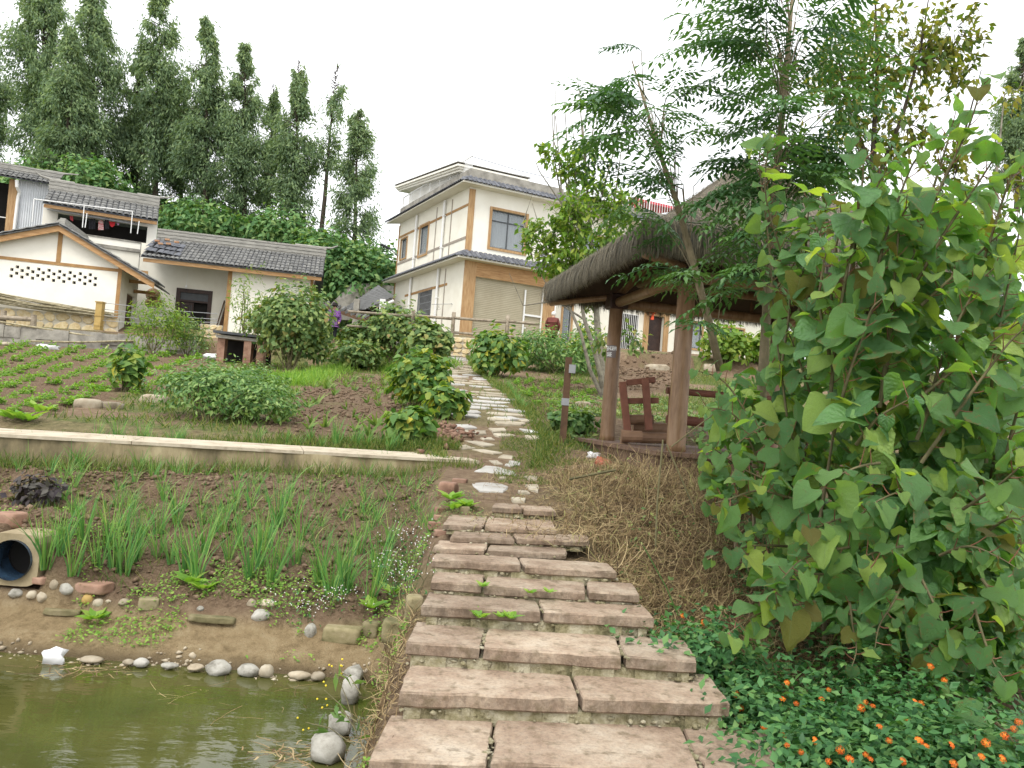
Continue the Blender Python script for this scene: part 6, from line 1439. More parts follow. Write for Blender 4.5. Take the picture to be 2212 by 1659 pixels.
def flush_leaves():                 # leaves past the first 290 of a shrub: one joined mesh
    for (nm, yb), (root, L) in XTRA.items():
        Vs, Fs, Ls, Cs, b = [], [], [], [], 0
        for me_, mw in L:
            k = len(me_.vertices); v = np.empty(k * 3, np.float32); me_.vertices.foreach_get('co', v); v = v.reshape(-1, 3); A = np.array(mw)
            f = np.empty(len(me_.polygons) * 4, np.int32); me_.loops.foreach_get('vertex_index', f); l = np.empty(k * 3, np.float32); me_.attributes['lv'].data.foreach_get('vector', l)
            Vs.append(v @ A[:3, :3].T + A[:3, 3]); Fs.append(f.reshape(-1, 4) + b); Ls.append(l.reshape(-1, 3)); Cs.append(np.full(k, random.random())); b += k
        tag(npobj('foliage', np.concatenate(Vs), np.concatenate(Fs), mt['bigyel' if yb else 'big'], root, c=np.concatenate(Cs), lv=np.concatenate(Ls), smooth=True), kind='stuff')
def leafy_stem(root, pts, r0, size, step=.1, yel=.05, start=.12, mat='stem', side=1.0, tips=True):
    C = np.array([at(*p) for p in pts]); 
    # resample with Catmull-Rom
    Q = []; k = len(C)
    for i in range(k - 1):
        p0, p1, p2, p3 = C[max(i - 1, 0)], C[i], C[i + 1], C[min(i + 2, k - 1)]
        for t in np.linspace(0, 1, 6, endpoint=False): Q.append(.5 * (2 * p1 + (p2 - p0) * t + (2 * p0 - 5 * p1 + 4 * p2 - p3) * t * t + (3 * p1 - p0 - 3 * p2 + p3) * t ** 3))
    Q.append(C[-1]); Q = np.array(Q)
    mb = MB(); mb.tube(Q, [r0 * (1 - .75 * i / (len(Q) - 1)) for i in range(len(Q))], 6, False); mb.build('stem', mt[mat], root, smooth=True)
    sg = np.linalg.norm(np.diff(Q, axis=0), axis=1); cum = np.concatenate([[0], np.cumsum(sg)]); L = cum[-1]; s = L * start; sd_ = 1; pt = MB()
    while s < L:
        i = min(int(np.searchsorted(cum, s)) - 1, len(Q) - 2); i = max(i, 0); f = (s - cum[i]) / (sg[i] + 1e-9); p = Q[i] * (1 - f) + Q[i + 1] * f; t = unit(Q[i + 1] - Q[i])
        # alternate sides, leaning towards the light and the viewer
        hor = np.cross(t, (0, -1.0, .25)); hor = unit(hor + 1e-6)
        o_ = unit(hor * sd_ * side + np.array([0, -.55, 0]) + .45 * rng.normal(size=3) + t * .25); pe = p + o_ * (.05 + .05 * random.random()) + np.array([0, 0, .03])
        pt.tube([p, (p + pe) / 2 + np.array([0, 0, -.006]), pe], [.0035, .003, .0025], 4, False)
        d = unit(o_ * .9 + np.array([0, 0, -.48 + .42 * random.gauss(0, 1)]) + .3 * rng.normal(size=3))
        up = unit(np.array([0, -.22, .95]) + o_ * .25 + .42 * rng.normal(size=3))
        sc = size * (.5 + 1.0 * random.random() ** 1.6) * (1 - .35 * (s / L) ** 3)
        put_leaf(root, pe, d, up, sc, yel); sd_ = -sd_; s += step * .58 * (.75 + .5 * random.random())
    tag(pt.build('petiole', mt['pet'], root), kind='stuff')
    if tips: put_leaf(root, Q[-1], unit(Q[-1] - Q[-3] + np.array([0, 0, -.2])), (0, -.4, .9), size * .55, 0)
def fill_leaves(root, blobs, n, size, yel=.06):
    tot = sum(b[3] * b[4] for b in blobs)
    for (px, py, Y, rx, ry) in blobs:
        for _ in range(max(1, int(n * rx * ry / tot))):
            a, rr = random.random() * 6.283, math.sqrt(random.random())
            P = at(px + rx * rr * math.cos(a), py + ry * rr * math.sin(a), Y + .1 + abs(random.gauss(0, .5)))
            if P[2] < g(P[0], P[1]) + .05: continue
            d = unit(np.array([random.gauss(0, .8), -.35 + random.gauss(0, .5), -.38 + random.gauss(0, .4)])); up = unit(np.array([random.gauss(0, .45), -.25 + random.gauss(0, .3), .9]))
            put_leaf(root, P, d, up, size * (.4 + .95 * random.random() ** 1.4), yel)
def woody(root, paths, r):
    for k, path in enumerate(paths):
        P = [at(p[0], p[1], p[2] + .55) for p in path]; P[0][2] = g(P[0][0], P[0][1]) - .05
        mb = MB(); mb.tube(P, [r * (1 - .6 * i / (len(P) - 1)) for i in range(len(P))], 7, False); mb.build('stem', mt['bark_tan'], root, smooth=True)
# (a) the tall arching shrub at the right, nearest the camera
b0 = ong(1830, 1330); sa = thing('heart_leaf_shrub', 'tall arching shrub with large heart-shaped leaves filling the right side', 'shrub', b0, 'heart-leaved shrubs')
Yn = 5.2
woody(sa, [[(1790, 1330, 5.7), (1770, 1130, 5.6), (1800, 940, 5.4)], [(1850, 1320, 5.7), (1880, 1100, 5.5), (1900, 880, 5.4)], [(1960, 1330, 5.6), (1980, 1100, 5.4), (2000, 900, 5.3)]], .022)
for pts, size, step in [
    ([(1800, 940, 5.4), (1830, 820, 5.2), (1865, 720, 5.1), (1885, 665, 5.0), (1915, 640, 4.95)], .29, .085),
    ([(1790, 900, 5.4), (1810, 700, 5.3), (1845, 500, 5.25), (1865, 360, 5.2), (1840, 300, 5.1)], .25, .10),
    ([(1900, 880, 5.5), (1950, 620, 5.4), (2020, 430, 5.3), (2090, 280, 5.2), (2125, 170, 5.1)], .25, .11),
    ([(1900, 880, 5.4), (1925, 680, 5.3), (1945, 480, 5.2), (1975, 440, 5.1)], .26, .10),
    ([(2000, 900, 5.3), (2040, 760, 5.1), (2110, 620, 5.0), (2160, 570, 4.9)], .28, .09),
    ([(1980, 950, 5.3), (2080, 700, 5.2), (2170, 420, 5.1), (2205, 330, 5.0)], .26, .10),
    ([(1990, 1000, 5.0), (2090, 860, 4.9), (2180, 740, 4.8), (2230, 700, 4.7)], .27, .10),
    ([(1790, 780, 5.6), (1800, 580, 5.6), (1825, 440, 5.5)], .25, .085), ([(1870, 720, 5.5), (1905, 540, 5.4), (1890, 400, 5.3)], .25, .085), ([(1735, 720, 5.8), (1755, 580, 5.8), (1770, 470, 5.7)], .24, .085),
    ([(1870, 760, 5.3), (1900, 560, 5.25), (1960, 380, 5.2), (1990, 330, 5.1)], .26, .085), ([(1930, 700, 5.4), (2030, 520, 5.3), (2110, 400, 5.2), (2155, 330, 5.1)], .26, .085), ([(1990, 660, 5.3), (2100, 560, 5.2), (2200, 470, 5.1)], .26, .085),
    ([(1840, 640, 5.4), (1850, 500, 5.3), (1880, 430, 5.2), (1925, 350, 5.15)], .25, .085), ([(1960, 880, 5.2), (2060, 800, 5.1), (2140, 740, 5.0), (2210, 690, 4.9)], .27, .085), ([(1850, 960, 5.2), (1900, 900, 5.0), (1970, 860, 4.9)], .28, .085), ([(1800, 800, 5.4), (1770, 650, 5.4), (1790, 520, 5.3)], .24, .09), ([(1900, 700, 5.5), (1990, 480, 5.5), (2040, 330, 5.4), (2060, 260, 5.4)], .24, .09)]:
    leafy_stem(sa, pts, .014, size, step, .03)
fill_leaves(sa, [(1980, 640, 5.4, 130, 150), (1950, 900, 5.4, 150, 150), (2120, 900, 5.2, 90, 200), (1880, 800, 5.5, 110, 130), (2150, 620, 5.2, 70, 120), (1960, 500, 5.6, 110, 90), (2090, 500, 5.5, 90, 100)], 760, .25, .02)
# (b) the lower shrub in front of the pavilion deck
b0 = ong(1640, 1210); sb_ = thing('heart_leaf_shrub', 'low spreading heart-leaved shrub in front of the pavilion deck', 'shrub', b0, 'heart-leaved shrubs')
woody(sb_, [[(1640, 1230, 6.3), (1625, 1050, 6.3), (1600, 900, 6.3)], [(1700, 1230, 6.2), (1730, 1020, 6.1), (1760, 880, 6.1)], [(1600, 1210, 6.5), (1570, 1000, 6.5)], [(1740, 1260, 5.9), (1780, 1080, 5.9)]], .02)
for pts, size, step in [
    ([(1700, 900, 6.4), (1675, 700, 6.5), (1660, 520, 6.5), (1640, 350, 6.4), (1655, 290, 6.3)], .22, .105), ([(1680, 620, 6.4), (1720, 560, 6.3), (1745, 470, 6.2)], .22, .10),
    ([(1690, 780, 6.1), (1705, 620, 6.1), (1655, 430, 6.0), (1662, 300, 5.9)], .27, .10), ([(1720, 720, 6.0), (1738, 570, 6.0), (1748, 430, 5.9)], .26, .10), ([(1700, 640, 6.0), (1760, 540, 5.9), (1790, 420, 5.8)], .25, .10),
    ([(1650, 960, 6.3), (1570, 830, 6.3), (1500, 800, 6.2)], .20, .10), ([(1640, 1000, 6.2), (1590, 900, 6.1), (1520, 880, 6.0)], .21, .10), ([(1660, 1040, 6.0), (1600, 1010, 5.9), (1530, 960, 5.8)], .21, .10),
    ([(1740, 1000, 5.9), (1700, 930, 5.7), (1650, 920, 5.6), (1590, 960, 5.5)], .22, .09), ([(1760, 880, 6.1), (1720, 760, 6.0), (1690, 690, 5.9)], .21, .10),
    ([(1720, 1080, 5.7), (1640, 1060, 5.5), (1570, 1080, 5.4), (1530, 1090, 5.3)], .24, .085), ([(1700, 1180, 5.8), (1620, 1180, 5.6), (1530, 1210, 5.5)], .20, .10)]:
    leafy_stem(sb_, pts, .011, size, step, .04)
fill_leaves(sb_, [(1640, 980, 6.3, 130, 120), (1740, 1060, 6.1, 110, 120), (1640, 880, 6.4, 110, 80), (1740, 820, 6.3, 80, 110), (1700, 1180, 6.0, 110, 60)], 700, .22, .03)
# (c) the worn, low branches reaching over the lantana
b0 = ong(1900, 1420); sc_ = thing('heart_leaf_shrub', 'worn lower heart-leaved shrub with browning leaves hanging over the lantana', 'shrub', b0, 'heart-leaved shrubs')
woody(sc_, [[(1900, 1430, 5.3), (1890, 1250, 5.2), (1840, 1150, 5.1)], [(1960, 1430, 5.2), (2000, 1230, 5.0), (2060, 1120, 4.9)], [(1860, 1400, 5.4), (1800, 1240, 5.2)]], .02)
for pts, size, step, yl in [
    ([(1890, 1150, 5.0), (1830, 1120, 4.9), (1760, 1140, 4.8), (1730, 1150, 4.75)], .23, .085, .04), ([(1950, 1180, 4.9), (1900, 1190, 4.8), (1860, 1210, 4.7), (1900, 1240, 4.6)], .22, .085, .04),
    ([(1840, 1250, 5.0), (1770, 1240, 4.9), (1700, 1250, 4.8), (1640, 1310, 4.75)], .20, .10, .25), ([(1760, 1300, 4.9), (1700, 1310, 4.8), (1630, 1330, 4.7), (1570, 1370, 4.65)], .23, .09, .06),
    ([(1830, 1250, 4.9), (1840, 1340, 4.75), (1850, 1400, 4.65), (1840, 1440, 4.6)], .21, .075, .12), ([(1990, 1250, 4.8), (2030, 1330, 4.7), (2060, 1400, 4.65), (2090, 1440, 4.6)], .22, .085, .12),
    ([(2030, 1200, 4.8), (2090, 1180, 4.6), (2150, 1200, 4.5), (2200, 1230, 4.4)], .22, .09, .25), ([(2080, 1100, 4.7), (2140, 1060, 4.5), (2190, 1020, 4.4), (2230, 980, 4.3)], .25, .085, .03),
    ([(2100, 1300, 4.6), (2140, 1420, 4.5), (2180, 1480, 4.4)], .21, .09, .06), ([(2000, 1350, 4.8), (2020, 1440, 4.7), (2050, 1480, 4.6)], .20, .09, .3), ([(2150, 1560, 4.1), (2180, 1590, 4.0), (2210, 1640, 3.95)], .2, .08, .2), ([(1900, 1000, 5.0), (1850, 1010, 4.9), (1790, 1040, 4.8), (1750, 1080, 4.75)], .25, .08, .02), ([(2000, 1080, 4.8), (1960, 1060, 4.7), (1900, 1080, 4.6), (1860, 1110, 4.55)], .25, .08, .02), ([(1850, 1180, 4.9), (1790, 1190, 4.8), (1730, 1210, 4.75), (1690, 1250, 4.7)], .23, .08, .05), ([(1960, 1240, 4.8), (1930, 1300, 4.7), (1900, 1350, 4.65), (1890, 1400, 4.6)], .23, .08, .08)]:
    leafy_stem(sc_, pts, .010, size, step, yl)
fill_leaves(sc_, [(1860, 1180, 5.3, 130, 100), (1980, 1120, 5.2, 130, 110), (2100, 1180, 5.0, 110, 130), (1760, 1260, 5.3, 100, 70), (2060, 1320, 5.0, 110, 90), (1900, 1320, 5.2, 110, 80)], 800, .24, .06)
# (d) at the right picture edge
b0 = ong(2150, 1350); sd4 = thing('heart_leaf_shrub', 'heart-leaved shrub running off the right picture edge', 'shrub', b0, 'heart-leaved shrubs')
woody(sd4, [[(2120, 1360, 5.6), (2130, 1100, 5.4), (2170, 850, 5.3)], [(2190, 1360, 5.5), (2230, 1100, 5.3), (2260, 800, 5.2)]], .02)
for pts, size, step in [([(2130, 1000, 5.4), (2150, 760, 5.3), (2190, 560, 5.2), (2215, 430, 5.1)], .25, .1), ([(2170, 1000, 5.1), (2200, 880, 5.0), (2235, 800, 4.9)], .25, .1), ([(2130, 1150, 5.1), (2180, 1120, 4.9), (2230, 1130, 4.8)], .24, .09), ([(2120, 1250, 5.0), (2160, 1300, 4.9), (2200, 1330, 4.8)], .22, .1)]:
    leafy_stem(sd4, pts, .012, size, step, .03)
fill_leaves(sd4, [(2170, 760, 5.5, 80, 120), (2140, 1000, 5.5, 120, 150), (2200, 1150, 5.3, 80, 150), (2110, 1280, 5.5, 110, 110), (2200, 1380, 5.2, 60, 110), (2020, 1050, 5.8, 120, 160), (1900, 1050, 5.9, 130, 150), (2120, 1430, 5.2, 110, 60)], 860, .25, .03)
flush_leaves()
# ================================================================ lantana with orange flower heads
mt['lanfl'] = M('orange_floret', [(.62, .07, .02), (.75, .17, .02), (.80, .36, .03)], 60, .6, 0, objrand=.2)
def flower_head():
    v, f = ICO1; k = len(v); rs = np.random.default_rng(2); V, F = [], []
    for i in range(16):
        a = i * 2.4; ph = math.acos(1 - (i + .5) / 16 * 1.05); c = np.array([math.sin(ph) * math.cos(a), math.sin(ph) * math.sin(a), math.cos(ph) * .55]) * .02
        for q in range(4):
            b = q * math.pi / 2 + a; t1_ = unit(np.cross(c, (.3, .2, 1))); t2_ = unit(np.cross(c, t1_)); e = t1_ * math.cos(b) + t2_ * math.sin(b); w = np.cross(unit(c), e)
            n0 = len(V); V += [c, c + e * .0065 + w * .0035, c + e * .0085 + unit(c) * .001, c + e * .0065 - w * .0035]; F.append((n0, n0 + 1, n0 + 2, n0 + 3))
    return np_mesh('flower', np.array(V), np.array(F), mt['lanfl'])
FH = flower_head()
print('NLEAF', NLEAF)
fl_px = {0: [(1425, 1320), (1475, 1330), (1520, 1345), (1590, 1500), (1600, 1530), (1620, 1500), (1595, 1560)], 1: [(1700, 1475), (1790, 1490), (1775, 1510), (1860, 1530), (1690, 1510), (1720, 1520), (1650, 1570), (1690, 1590)], 2: [(1870, 1517), (1885, 1525), (1975, 1515), (1990, 1520), (2040, 1470), (1960, 1555), (2010, 1440)], 3: [(1700, 1610), (1730, 1625), (1815, 1620), (1835, 1640), (1790, 1645), (1870, 1630), (1760, 1600)], 4: [(1900, 1570), (1920, 1600), (1985, 1600), (2000, 1612), (2060, 1650), (1950, 1645), (1880, 1640)], 5: [(2055, 1610), (2130, 1605), (2170, 1590), (2190, 1575), (2120, 1635), (2165, 1640), (2200, 1560), (2205, 1360)]}
lw = ['small lantana patch with red flower heads beside the upper steps', 'lantana bush under the hanging heart-shaped leaves', 'lantana bush in the shade at the middle of the right side', 'lantana bush with yellow-orange flowers at the bottom beside the lowest step', 'lantana bush with most orange flowers at the bottom edge', 'lantana bush in the bottom right corner']
lcen = [(1500, 1400, 5.1, .55), (1730, 1520, 4.5, .55), (1960, 1480, 4.7, .7), (1780, 1640, 3.9, .5), (1960, 1640, 3.9, .5), (2140, 1620, 3.9, .55)]
for i, (px, py, Y, rr) in enumerate(lcen):
    c = at(px, py, Y); c[2] = max(c[2] - .12, g(c[0], c[1]) + .2)
    ell = [(c[0], c[1], c[2] - .1, rr, rr * .8, .38)] + [(c[0] + random.uniform(-.5, .5) * rr, c[1] + random.uniform(-.5, .6) * rr, c[2] - .15 + random.uniform(-.1, .05), rr * .6, rr * .6, .3) for _ in range(4)]
    rt = bush('lantana_bush', lw[i], 'bush', ell, 3600, .055, .58, mt['lantana'], mt['stem'], 'lantana bushes', shell=(.5, 1.05), gap=.05, nst=14, droop=.1, jit=.5)
    for q in fl_px[i]:
        d = ray(*q); best = None    # set the head on the bush surface
        for Yq in np.arange(3.0, 6.5, .03):
            p = EYE + d * Yq
            if any(((p[0] - e[0]) / e[3]) ** 2 + ((p[1] - e[1]) / e[4]) ** 2 + ((p[2] - e[2]) / e[5]) ** 2 < 1.1 for e in ell): best = p; break
        if best is None: continue
        nr = unit(np.array([0, -.5, .8]) + .3 * rng.normal(size=3)); inst('flower', FH, rt, Matrix.Translation(Vector(best)) @ basis(np.cross(nr, (.3, 1, 0)), nr) @ Matrix.Scale(.65 + .35 * random.random(), 4))
# dark ground creepers between the shrubs and the lantana
n = 9000
cx_, cyy = rng.uniform(1.3, 5.5, n), rng.uniform(3.2, 8.4, n); nn = fbm(cx_ * 1.2, cyy * 1.2, 8.0)
k = (nn > .36) & ~((cx_ < 2.0) & (cyy > 5.8)) & (cx_ > xpath(cyy) + hpath(cyy) + .12); cx_, cyy, nn = cx_[k], cyy[k], nn[k]
P = np.column_stack([cx_, cyy, H(cx_, cyy) + .04 + .5 * (nn - .36) * rng.random(len(cx_)) * 3]); nr = unit(rdir(len(P)) * .6 + np.array([0, -.3, 1])); Ls = .05 + .05 * rng.random(len(P))
tag(leaves('creeping_weeds', P, unit(np.cross(nr, rdir(len(P)))), nr, Ls, Ls * .6, mt['lantana']), 'dark green creeping weeds on the ground under the right-hand shrubs', 'weeds', kind='stuff')
# ================================================================ dry straw heap below the pavilion
mt['drystraw'] = leafmat('dry_stalk', [(.05, .032, .016), (.14, .092, .045), (.26, .185, .09), (.40, .31, .17), (.22, .23, .07)], .1, .85, tcol=(1, .9, .5), pos=[0, .32, .62, .86, 1])
def strands(name, P, D, ln, wid, mat, lab, cat, seg=5, curl=.5, parent=None, tag_=True, hug=True):
    n = len(P); Q = P.copy(); d = unit(D); V = np.zeros((n, seg + 1, 2, 3)); ax = rdir(n)
    for s in range(seg + 1):
        w = (wid * (1 - .6 * s / seg))[:, None]; sidev = unit(np.cross(d, np.array([0, -.5, 1.0])))
        V[:, s, 0] = Q - sidev * w / 2; V[:, s, 1] = Q + sidev * w / 2
        d = unit(d + curl * np.cross(ax, d) + .18 * rng.normal(size=(n, 3))); Q = Q + d * (ln / seg)[:, None]
        if hug: Q[:, 2] = np.maximum(Q[:, 2], H(Q[:, 0], Q[:, 1]) + .008)
    k = 2 * (seg + 1); F = np.array([(2 * s, 2 * s + 1, 2 * s + 3, 2 * s + 2) for s in range(seg)]); F = (F[None] + (np.arange(n) * k)[:, None, None]).reshape(-1, 4)
    o = npobj(name, V.reshape(-1, 3), F, mat, parent, c=np.repeat(rng.random(n), k))
    if tag_: tag(o, lab, cat, kind='stuff')
    return o
n = 16000
x, y = rng.uniform(.55, 3.3, n), rng.uniform(5.6, 9.4, n)
edge = .62 + .35 * np.clip((6.4 - y), 0, 1) + .12 * np.sin(y * 5); dens = ss(0, .35, x - edge) * (1 - ss(2.6, 3.3, x)) * (1 - ss(8.4, 8.95, y)) * ss(5.5, 6.1, y)
dens = np.maximum(dens, .35 * (x > .2) * (y > 6.9)); k = rng.random(n) < dens; x, y = x[k], y[k]
heap = .12 * fbm(x * 1.6, y * 1.6, 6.0) * rng.random(len(x)) * 1.8
P = np.column_stack([x, y, H(x, y) + .01 + heap]); D = rdir(len(x)) * np.array([1, .8, .35]) + np.array([0, -.1, -.05])
strands('straw_heap', P, D, .14 + .34 * rng.random(len(x)), .004 + .005 * rng.random(len(x)), mt['drystraw'], 'tangled heap of dry yellow-brown stalks on the slope below the pavilion', 'straw')
n = 900
x, y = rng.uniform(.9, 2.9, n), rng.uniform(5.9, 9.0, n); k = fbm(x * 2.3, y * 2.3, 12.0) > .52; x, y = x[k], y[k]
P = np.column_stack([x, y, H(x, y) + .05 + .12 * rng.random(len(x))]); nr = unit(rdir(len(P)) * .5 + np.array([0, -.4, 1])); Ls = .03 + .035 * rng.random(len(P))
tag(leaves('small_weeds', P, unit(np.cross(nr, rdir(len(P)))), nr, Ls, Ls * .6, mt['vine']), 'patches of green weeds growing through the straw heap', 'weeds', kind='stuff')
n = 2600
x = rng.uniform(-.25, .9, n); y = rng.uniform(6.2, 9.6, n); k = rng.random(n) < .25 + .7 * ss(.0, .8, x); x, y = x[k], y[k]
strands('straw_litter', np.column_stack([x, y, np.maximum(H(x, y), np.interp(y, [6.2, 6.4, 7.0, 7.2], [.97, 1.02, 1.0, 0]) * (y < 7.2)) + .012]), rdir(len(x)) * np.array([1, 1, .1]), .06 + .14 * rng.random(len(x)), .004 + .003 * rng.random(len(x)), mt['drystraw'], 'scattered dry straw at the head of the steps', 'straw')
n = 900
x = rng.uniform(-.82, -.5, n); y = rng.uniform(3.4, 5.6, n)
strands('straw_litter', np.column_stack([x, y, H(x, y) + .015]), rdir(n) * np.array([1, 1, .25]), .07 + .16 * rng.random(n), .005 + .003 * rng.random(n), mt['drystraw'], 'dry grass litter on the strip between pond and steps', 'straw')
# ================================================================ bushes and vines in the garden
def pxbush(name, label, cat, px, base_y, w, h, n, L, asp, mat, tm='lance', group=None, lobes=4, seed=0, **kw):
    random.seed(seed + int(px)); b = ong(px, base_y); s = b[1] / FPX; rx, rz_ = w * s / 2 * 1.12, h * s / 2 * 1.12
    ell = [(b[0], b[1] + rx * .3, b[2] + rz_ * .95, rx * .78, rx * .7, rz_ * .95)]
    for i in range(lobes):
        a = random.uniform(-1, 1); ell.append((b[0] + a * rx * .62, b[1] + random.uniform(-.1, .6) * rx, b[2] + rz_ * random.uniform(.45, 1.25), rx * random.uniform(.35, .5), rx * .45, rz_ * random.uniform(.4, .6)))
    return bush(name, label, cat, ell, n, L, asp, mat, mt['stem'], group, tm, base=b, **kw)
pxbush('vine_mound', 'tall rounded mound of bean vines with dangling dry stems by the farmhouse', 'vines', 622, 800, 186, 182, 5600, .16, .75, mt['vine'], 'heart', lobes=6, gap=.06, lump=.3, nst=16)
b = ong(625, 795); q = []
for _ in range(70): q.append(at(600 + random.gauss(0, 18), random.uniform(640, 730), b[1] - .9 - random.random() * .5))
q = np.array(q); strands('dangling_vine_stem', q, np.array([0, -.05, -1.0]) + .15 * rdir(len(q)), .8 + .8 * rng.random(len(q)), np.full(len(q), .02), mt['drystraw'], 'dry straw-coloured vine stems hanging down the mound front', 'vines', curl=.12)
for k_, (px, py, w, h, n, lab) in enumerate([(790, 768, 140, 70, 1600, 'bean vine bank with purplish pods below the purple-jacketed person'), (855, 772, 175, 100, 2600, 'bean vine thicket left of the stone garden wall'), (915, 797, 105, 98, 1500, 'rounded bean vine next to the head of the path'), (760, 800, 140, 62, 1400, 'low bean vine behind the seedling bed')]):
    pxbush('bean_vine', lab, 'vines', px, py, w, h, n, .17, .8, mt['vine'], 'heart', 'bean vines', seed=k_, gap=.05)
pxbush('bean_bush', 'bean bush with yellow and green leaves left of the path', 'bush', 895, 882, 120, 115, 1500, .14, .8, mt['beanleaf'], 'heart', lobes=5, gap=.05)
pxbush('bean_bush', 'broad-leaved bean plant spilling on to the path stones', 'bush', 960, 905, 90, 62, 520, .15, .8, mt['beanleaf'], 'heart', lobes=3)
pxbush('bean_bush', 'low bean plant at the end of the concrete walkway', 'bush', 890, 958, 95, 70, 520, .13, .8, mt['beanleaf'], 'heart', lobes=3)
pxbush('evergreen_bush', 'low spreading dark green bush behind the concrete walkway', 'bush', 455, 910, 310, 122, 6200, .085, .42, mt['darkleaf'], lobes=7, gap=.04, nst=12)
pxbush('evergreen_bush', 'smaller dark green bush joining the low spreading one at its right', 'bush', 545, 870, 140, 80, 1900, .09, .42, mt['darkleaf'], lobes=4)
pxbush('willow_leaf_shrub', 'thin-leaved young tree in front of the dark porch door', 'shrub', 330, 770, 118, 128, 1400, .17, .3, mt['bright'], lobes=5, gap=.12)
pxbush('willow_leaf_shrub', 'thin-leaved low shrub right of the one before the door', 'shrub', 400, 772, 115, 84, 1100, .17, .3, mt['vine'], lobes=4, gap=.1)
pxbush('willow_leaf_shrub', 'feathery pale shrub rising left of the vine mound', 'shrub', 525, 775, 70, 190, 620, .2, .22, mt['bright'], lobes=5, gap=.22)
pxbush('yellow_bean_plant', 'yellow-leaved bean plant at the edge of the left vegetable bed', 'plant', 265, 848, 70, 95, 330, .16, .75, mt['beanleaf'], 'heart', lobes=3, gap=.1)
pxbush('garden_shrub', 'yellow-green shrub right of the path end', 'shrub', 1072, 816, 125, 98, 1900, .18, .7, mt['beanleaf'], 'heart', 'shrubs right of the path', lobes=5)
pxbush('garden_shrub', 'dense dark green shrub further right of the path', 'shrub', 1200, 808, 200, 96, 3200, .16, .4, mt['darkleaf'], 'lance', 'shrubs right of the path', lobes=6)
pxbush('garden_shrub', 'yellowing broad-leaved shrub in front of the maroon-coated person', 'shrub', 1175, 766, 150, 36, 1000, .2, .6, mt['beanleaf'], 'lance', 'shrubs right of the path', lobes=6)
pxbush('garden_shrub', 'yellow-tipped shrub beside the tree trunks left of the pavilion', 'shrub', 1262, 804, 75, 110, 900, .18, .6, mt['beanleaf'], 'lance', 'shrubs right of the path', lobes=3)
pxbush('dark_leaf_weed', 'bluish-green leafy weed patch beside the timber post', 'weeds', 1240, 935, 100, 45, 700, .12, .6, mt['darkleaf'], 'heart', lobes=5)
for k_, (px, py, w, h, lab) in enumerate([(1560, 800, 120, 100, 'bright squash-leaved plant seen under the pavilion roof'), (1680, 800, 120, 90, 'leafy plant behind the rear pavilion post'), (1820, 800, 160, 120, 'leafy bush behind the right side of the pavilion'), (2000, 830, 220, 180, 'large leafy bush beyond the right shrubs'), (2150, 830, 180, 200, 'leafy bush at the right edge behind the shrubs'), (1470, 760, 50, 110, 'narrow leafy shrub by the farmhouse door')]):
    pxbush('back_garden_plant', lab, 'plant', px, py, w, h, 900, .22, .75, mt['bright'] if k_ < 2 else mt['hillleaf'], 'heart', 'plants behind the pavilion', seed=k_ + 9, lobes=5)
# ================================================================ crops
mt['onion'] = leafmat('scallion_leaf', [(.05, .13, .045), (.07, .18, .05), (.11, .22, .055), (.17, .26, .07), (.34, .32, .13)], .3, .45, src='attr', pos=[0, .3, .6, .9, 1], spec=.35, gain=1.5)
mt['crop'] = leafmat('crop_leaf', [(.07, .15, .025), (.11, .21, .032), (.15, .26, .04), (.20, .28, .06)], .4, .5, spec=.3, gain=1.55)
mt['seed'] = leafmat('seedling_leaf', [(.07, .14, .035), (.12, .20, .045), (.2, .25, .08)], .35, .5, spec=.3, gain=1.3)
mt['purple'] = leafmat('purple_leaf', [(.03, .022, .028), (.06, .05, .05), (.09, .085, .07)], .2, .6)
mt['grass'] = leafmat('grass_blade', [(.05, .10, .02), (.09, .16, .03), (.15, .20, .045), (.27, .25, .09)], .35, .55, spec=.25)
def blades(n, h, spread, wid, droop, seed, mat, name, lean=.25, seg=4):
    rs = np.random.default_rng(seed); V = np.zeros((n, seg + 1, 2, 3)); a = rs.random(n) * 6.283; p = np.column_stack([np.cos(a), np.sin(a), 0 * a]) * (rs.random((n, 1)) * spread)
    az = a + rs.normal(size=n) * .8; o_ = np.column_stack([np.cos(az), np.sin(az), 0 * az]); ln = h * (.5 + .6 * rs.random(n)); ti = lean * (.25 + rs.random(n)); cv = droop * rs.random(n) ** 2
    sd_ = np.column_stack([-np.sin(az + 1), np.cos(az + 1), 0 * az]); Q = p.copy()
    for s in range(seg + 1):
        t = s / seg; w = (wid * (1 - .85 * t ** 1.5))
        V[:, s, 0] = Q - sd_ * w / 2; V[:, s, 1] = Q + sd_ * w / 2
        an = ti + cv * t * 2.2; Q = Q + (o_ * np.sin(an)[:, None] + np.array([0, 0, 1.])[None] * np.cos(an)[:, None]) * (ln / seg)[:, None]
    k = 2 * (seg + 1); F = np.array([(2 * s, 2 * s + 1, 2 * s + 3, 2 * s + 2) for s in range(seg)]); F = (F[None] + (np.arange(n) * k)[:, None, None]).reshape(-1, 4)
    return np_mesh(name, V.reshape(-1, 3), F, mat, c=np.repeat(np.clip(rs.random(n) * .95 + .08 * (cv > .5), 0, 1), k))
ON_BIG = [blades(22 + 4 * i, .42 + .03 * i, .045, .012, .5, 30 + i, mt['onion'], 'scallion') for i in range(5)]
ON_MID = [blades(11 + 2 * i, .30, .03, .009, .9, 40 + i, mt['onion'], 'scallion', .35) for i in range(4)]
ON_THIN = [blades(4 + i, .24, .02, .006, 1.3, 50 + i, mt['onion'], 'scallion', .5) for i in range(4)]
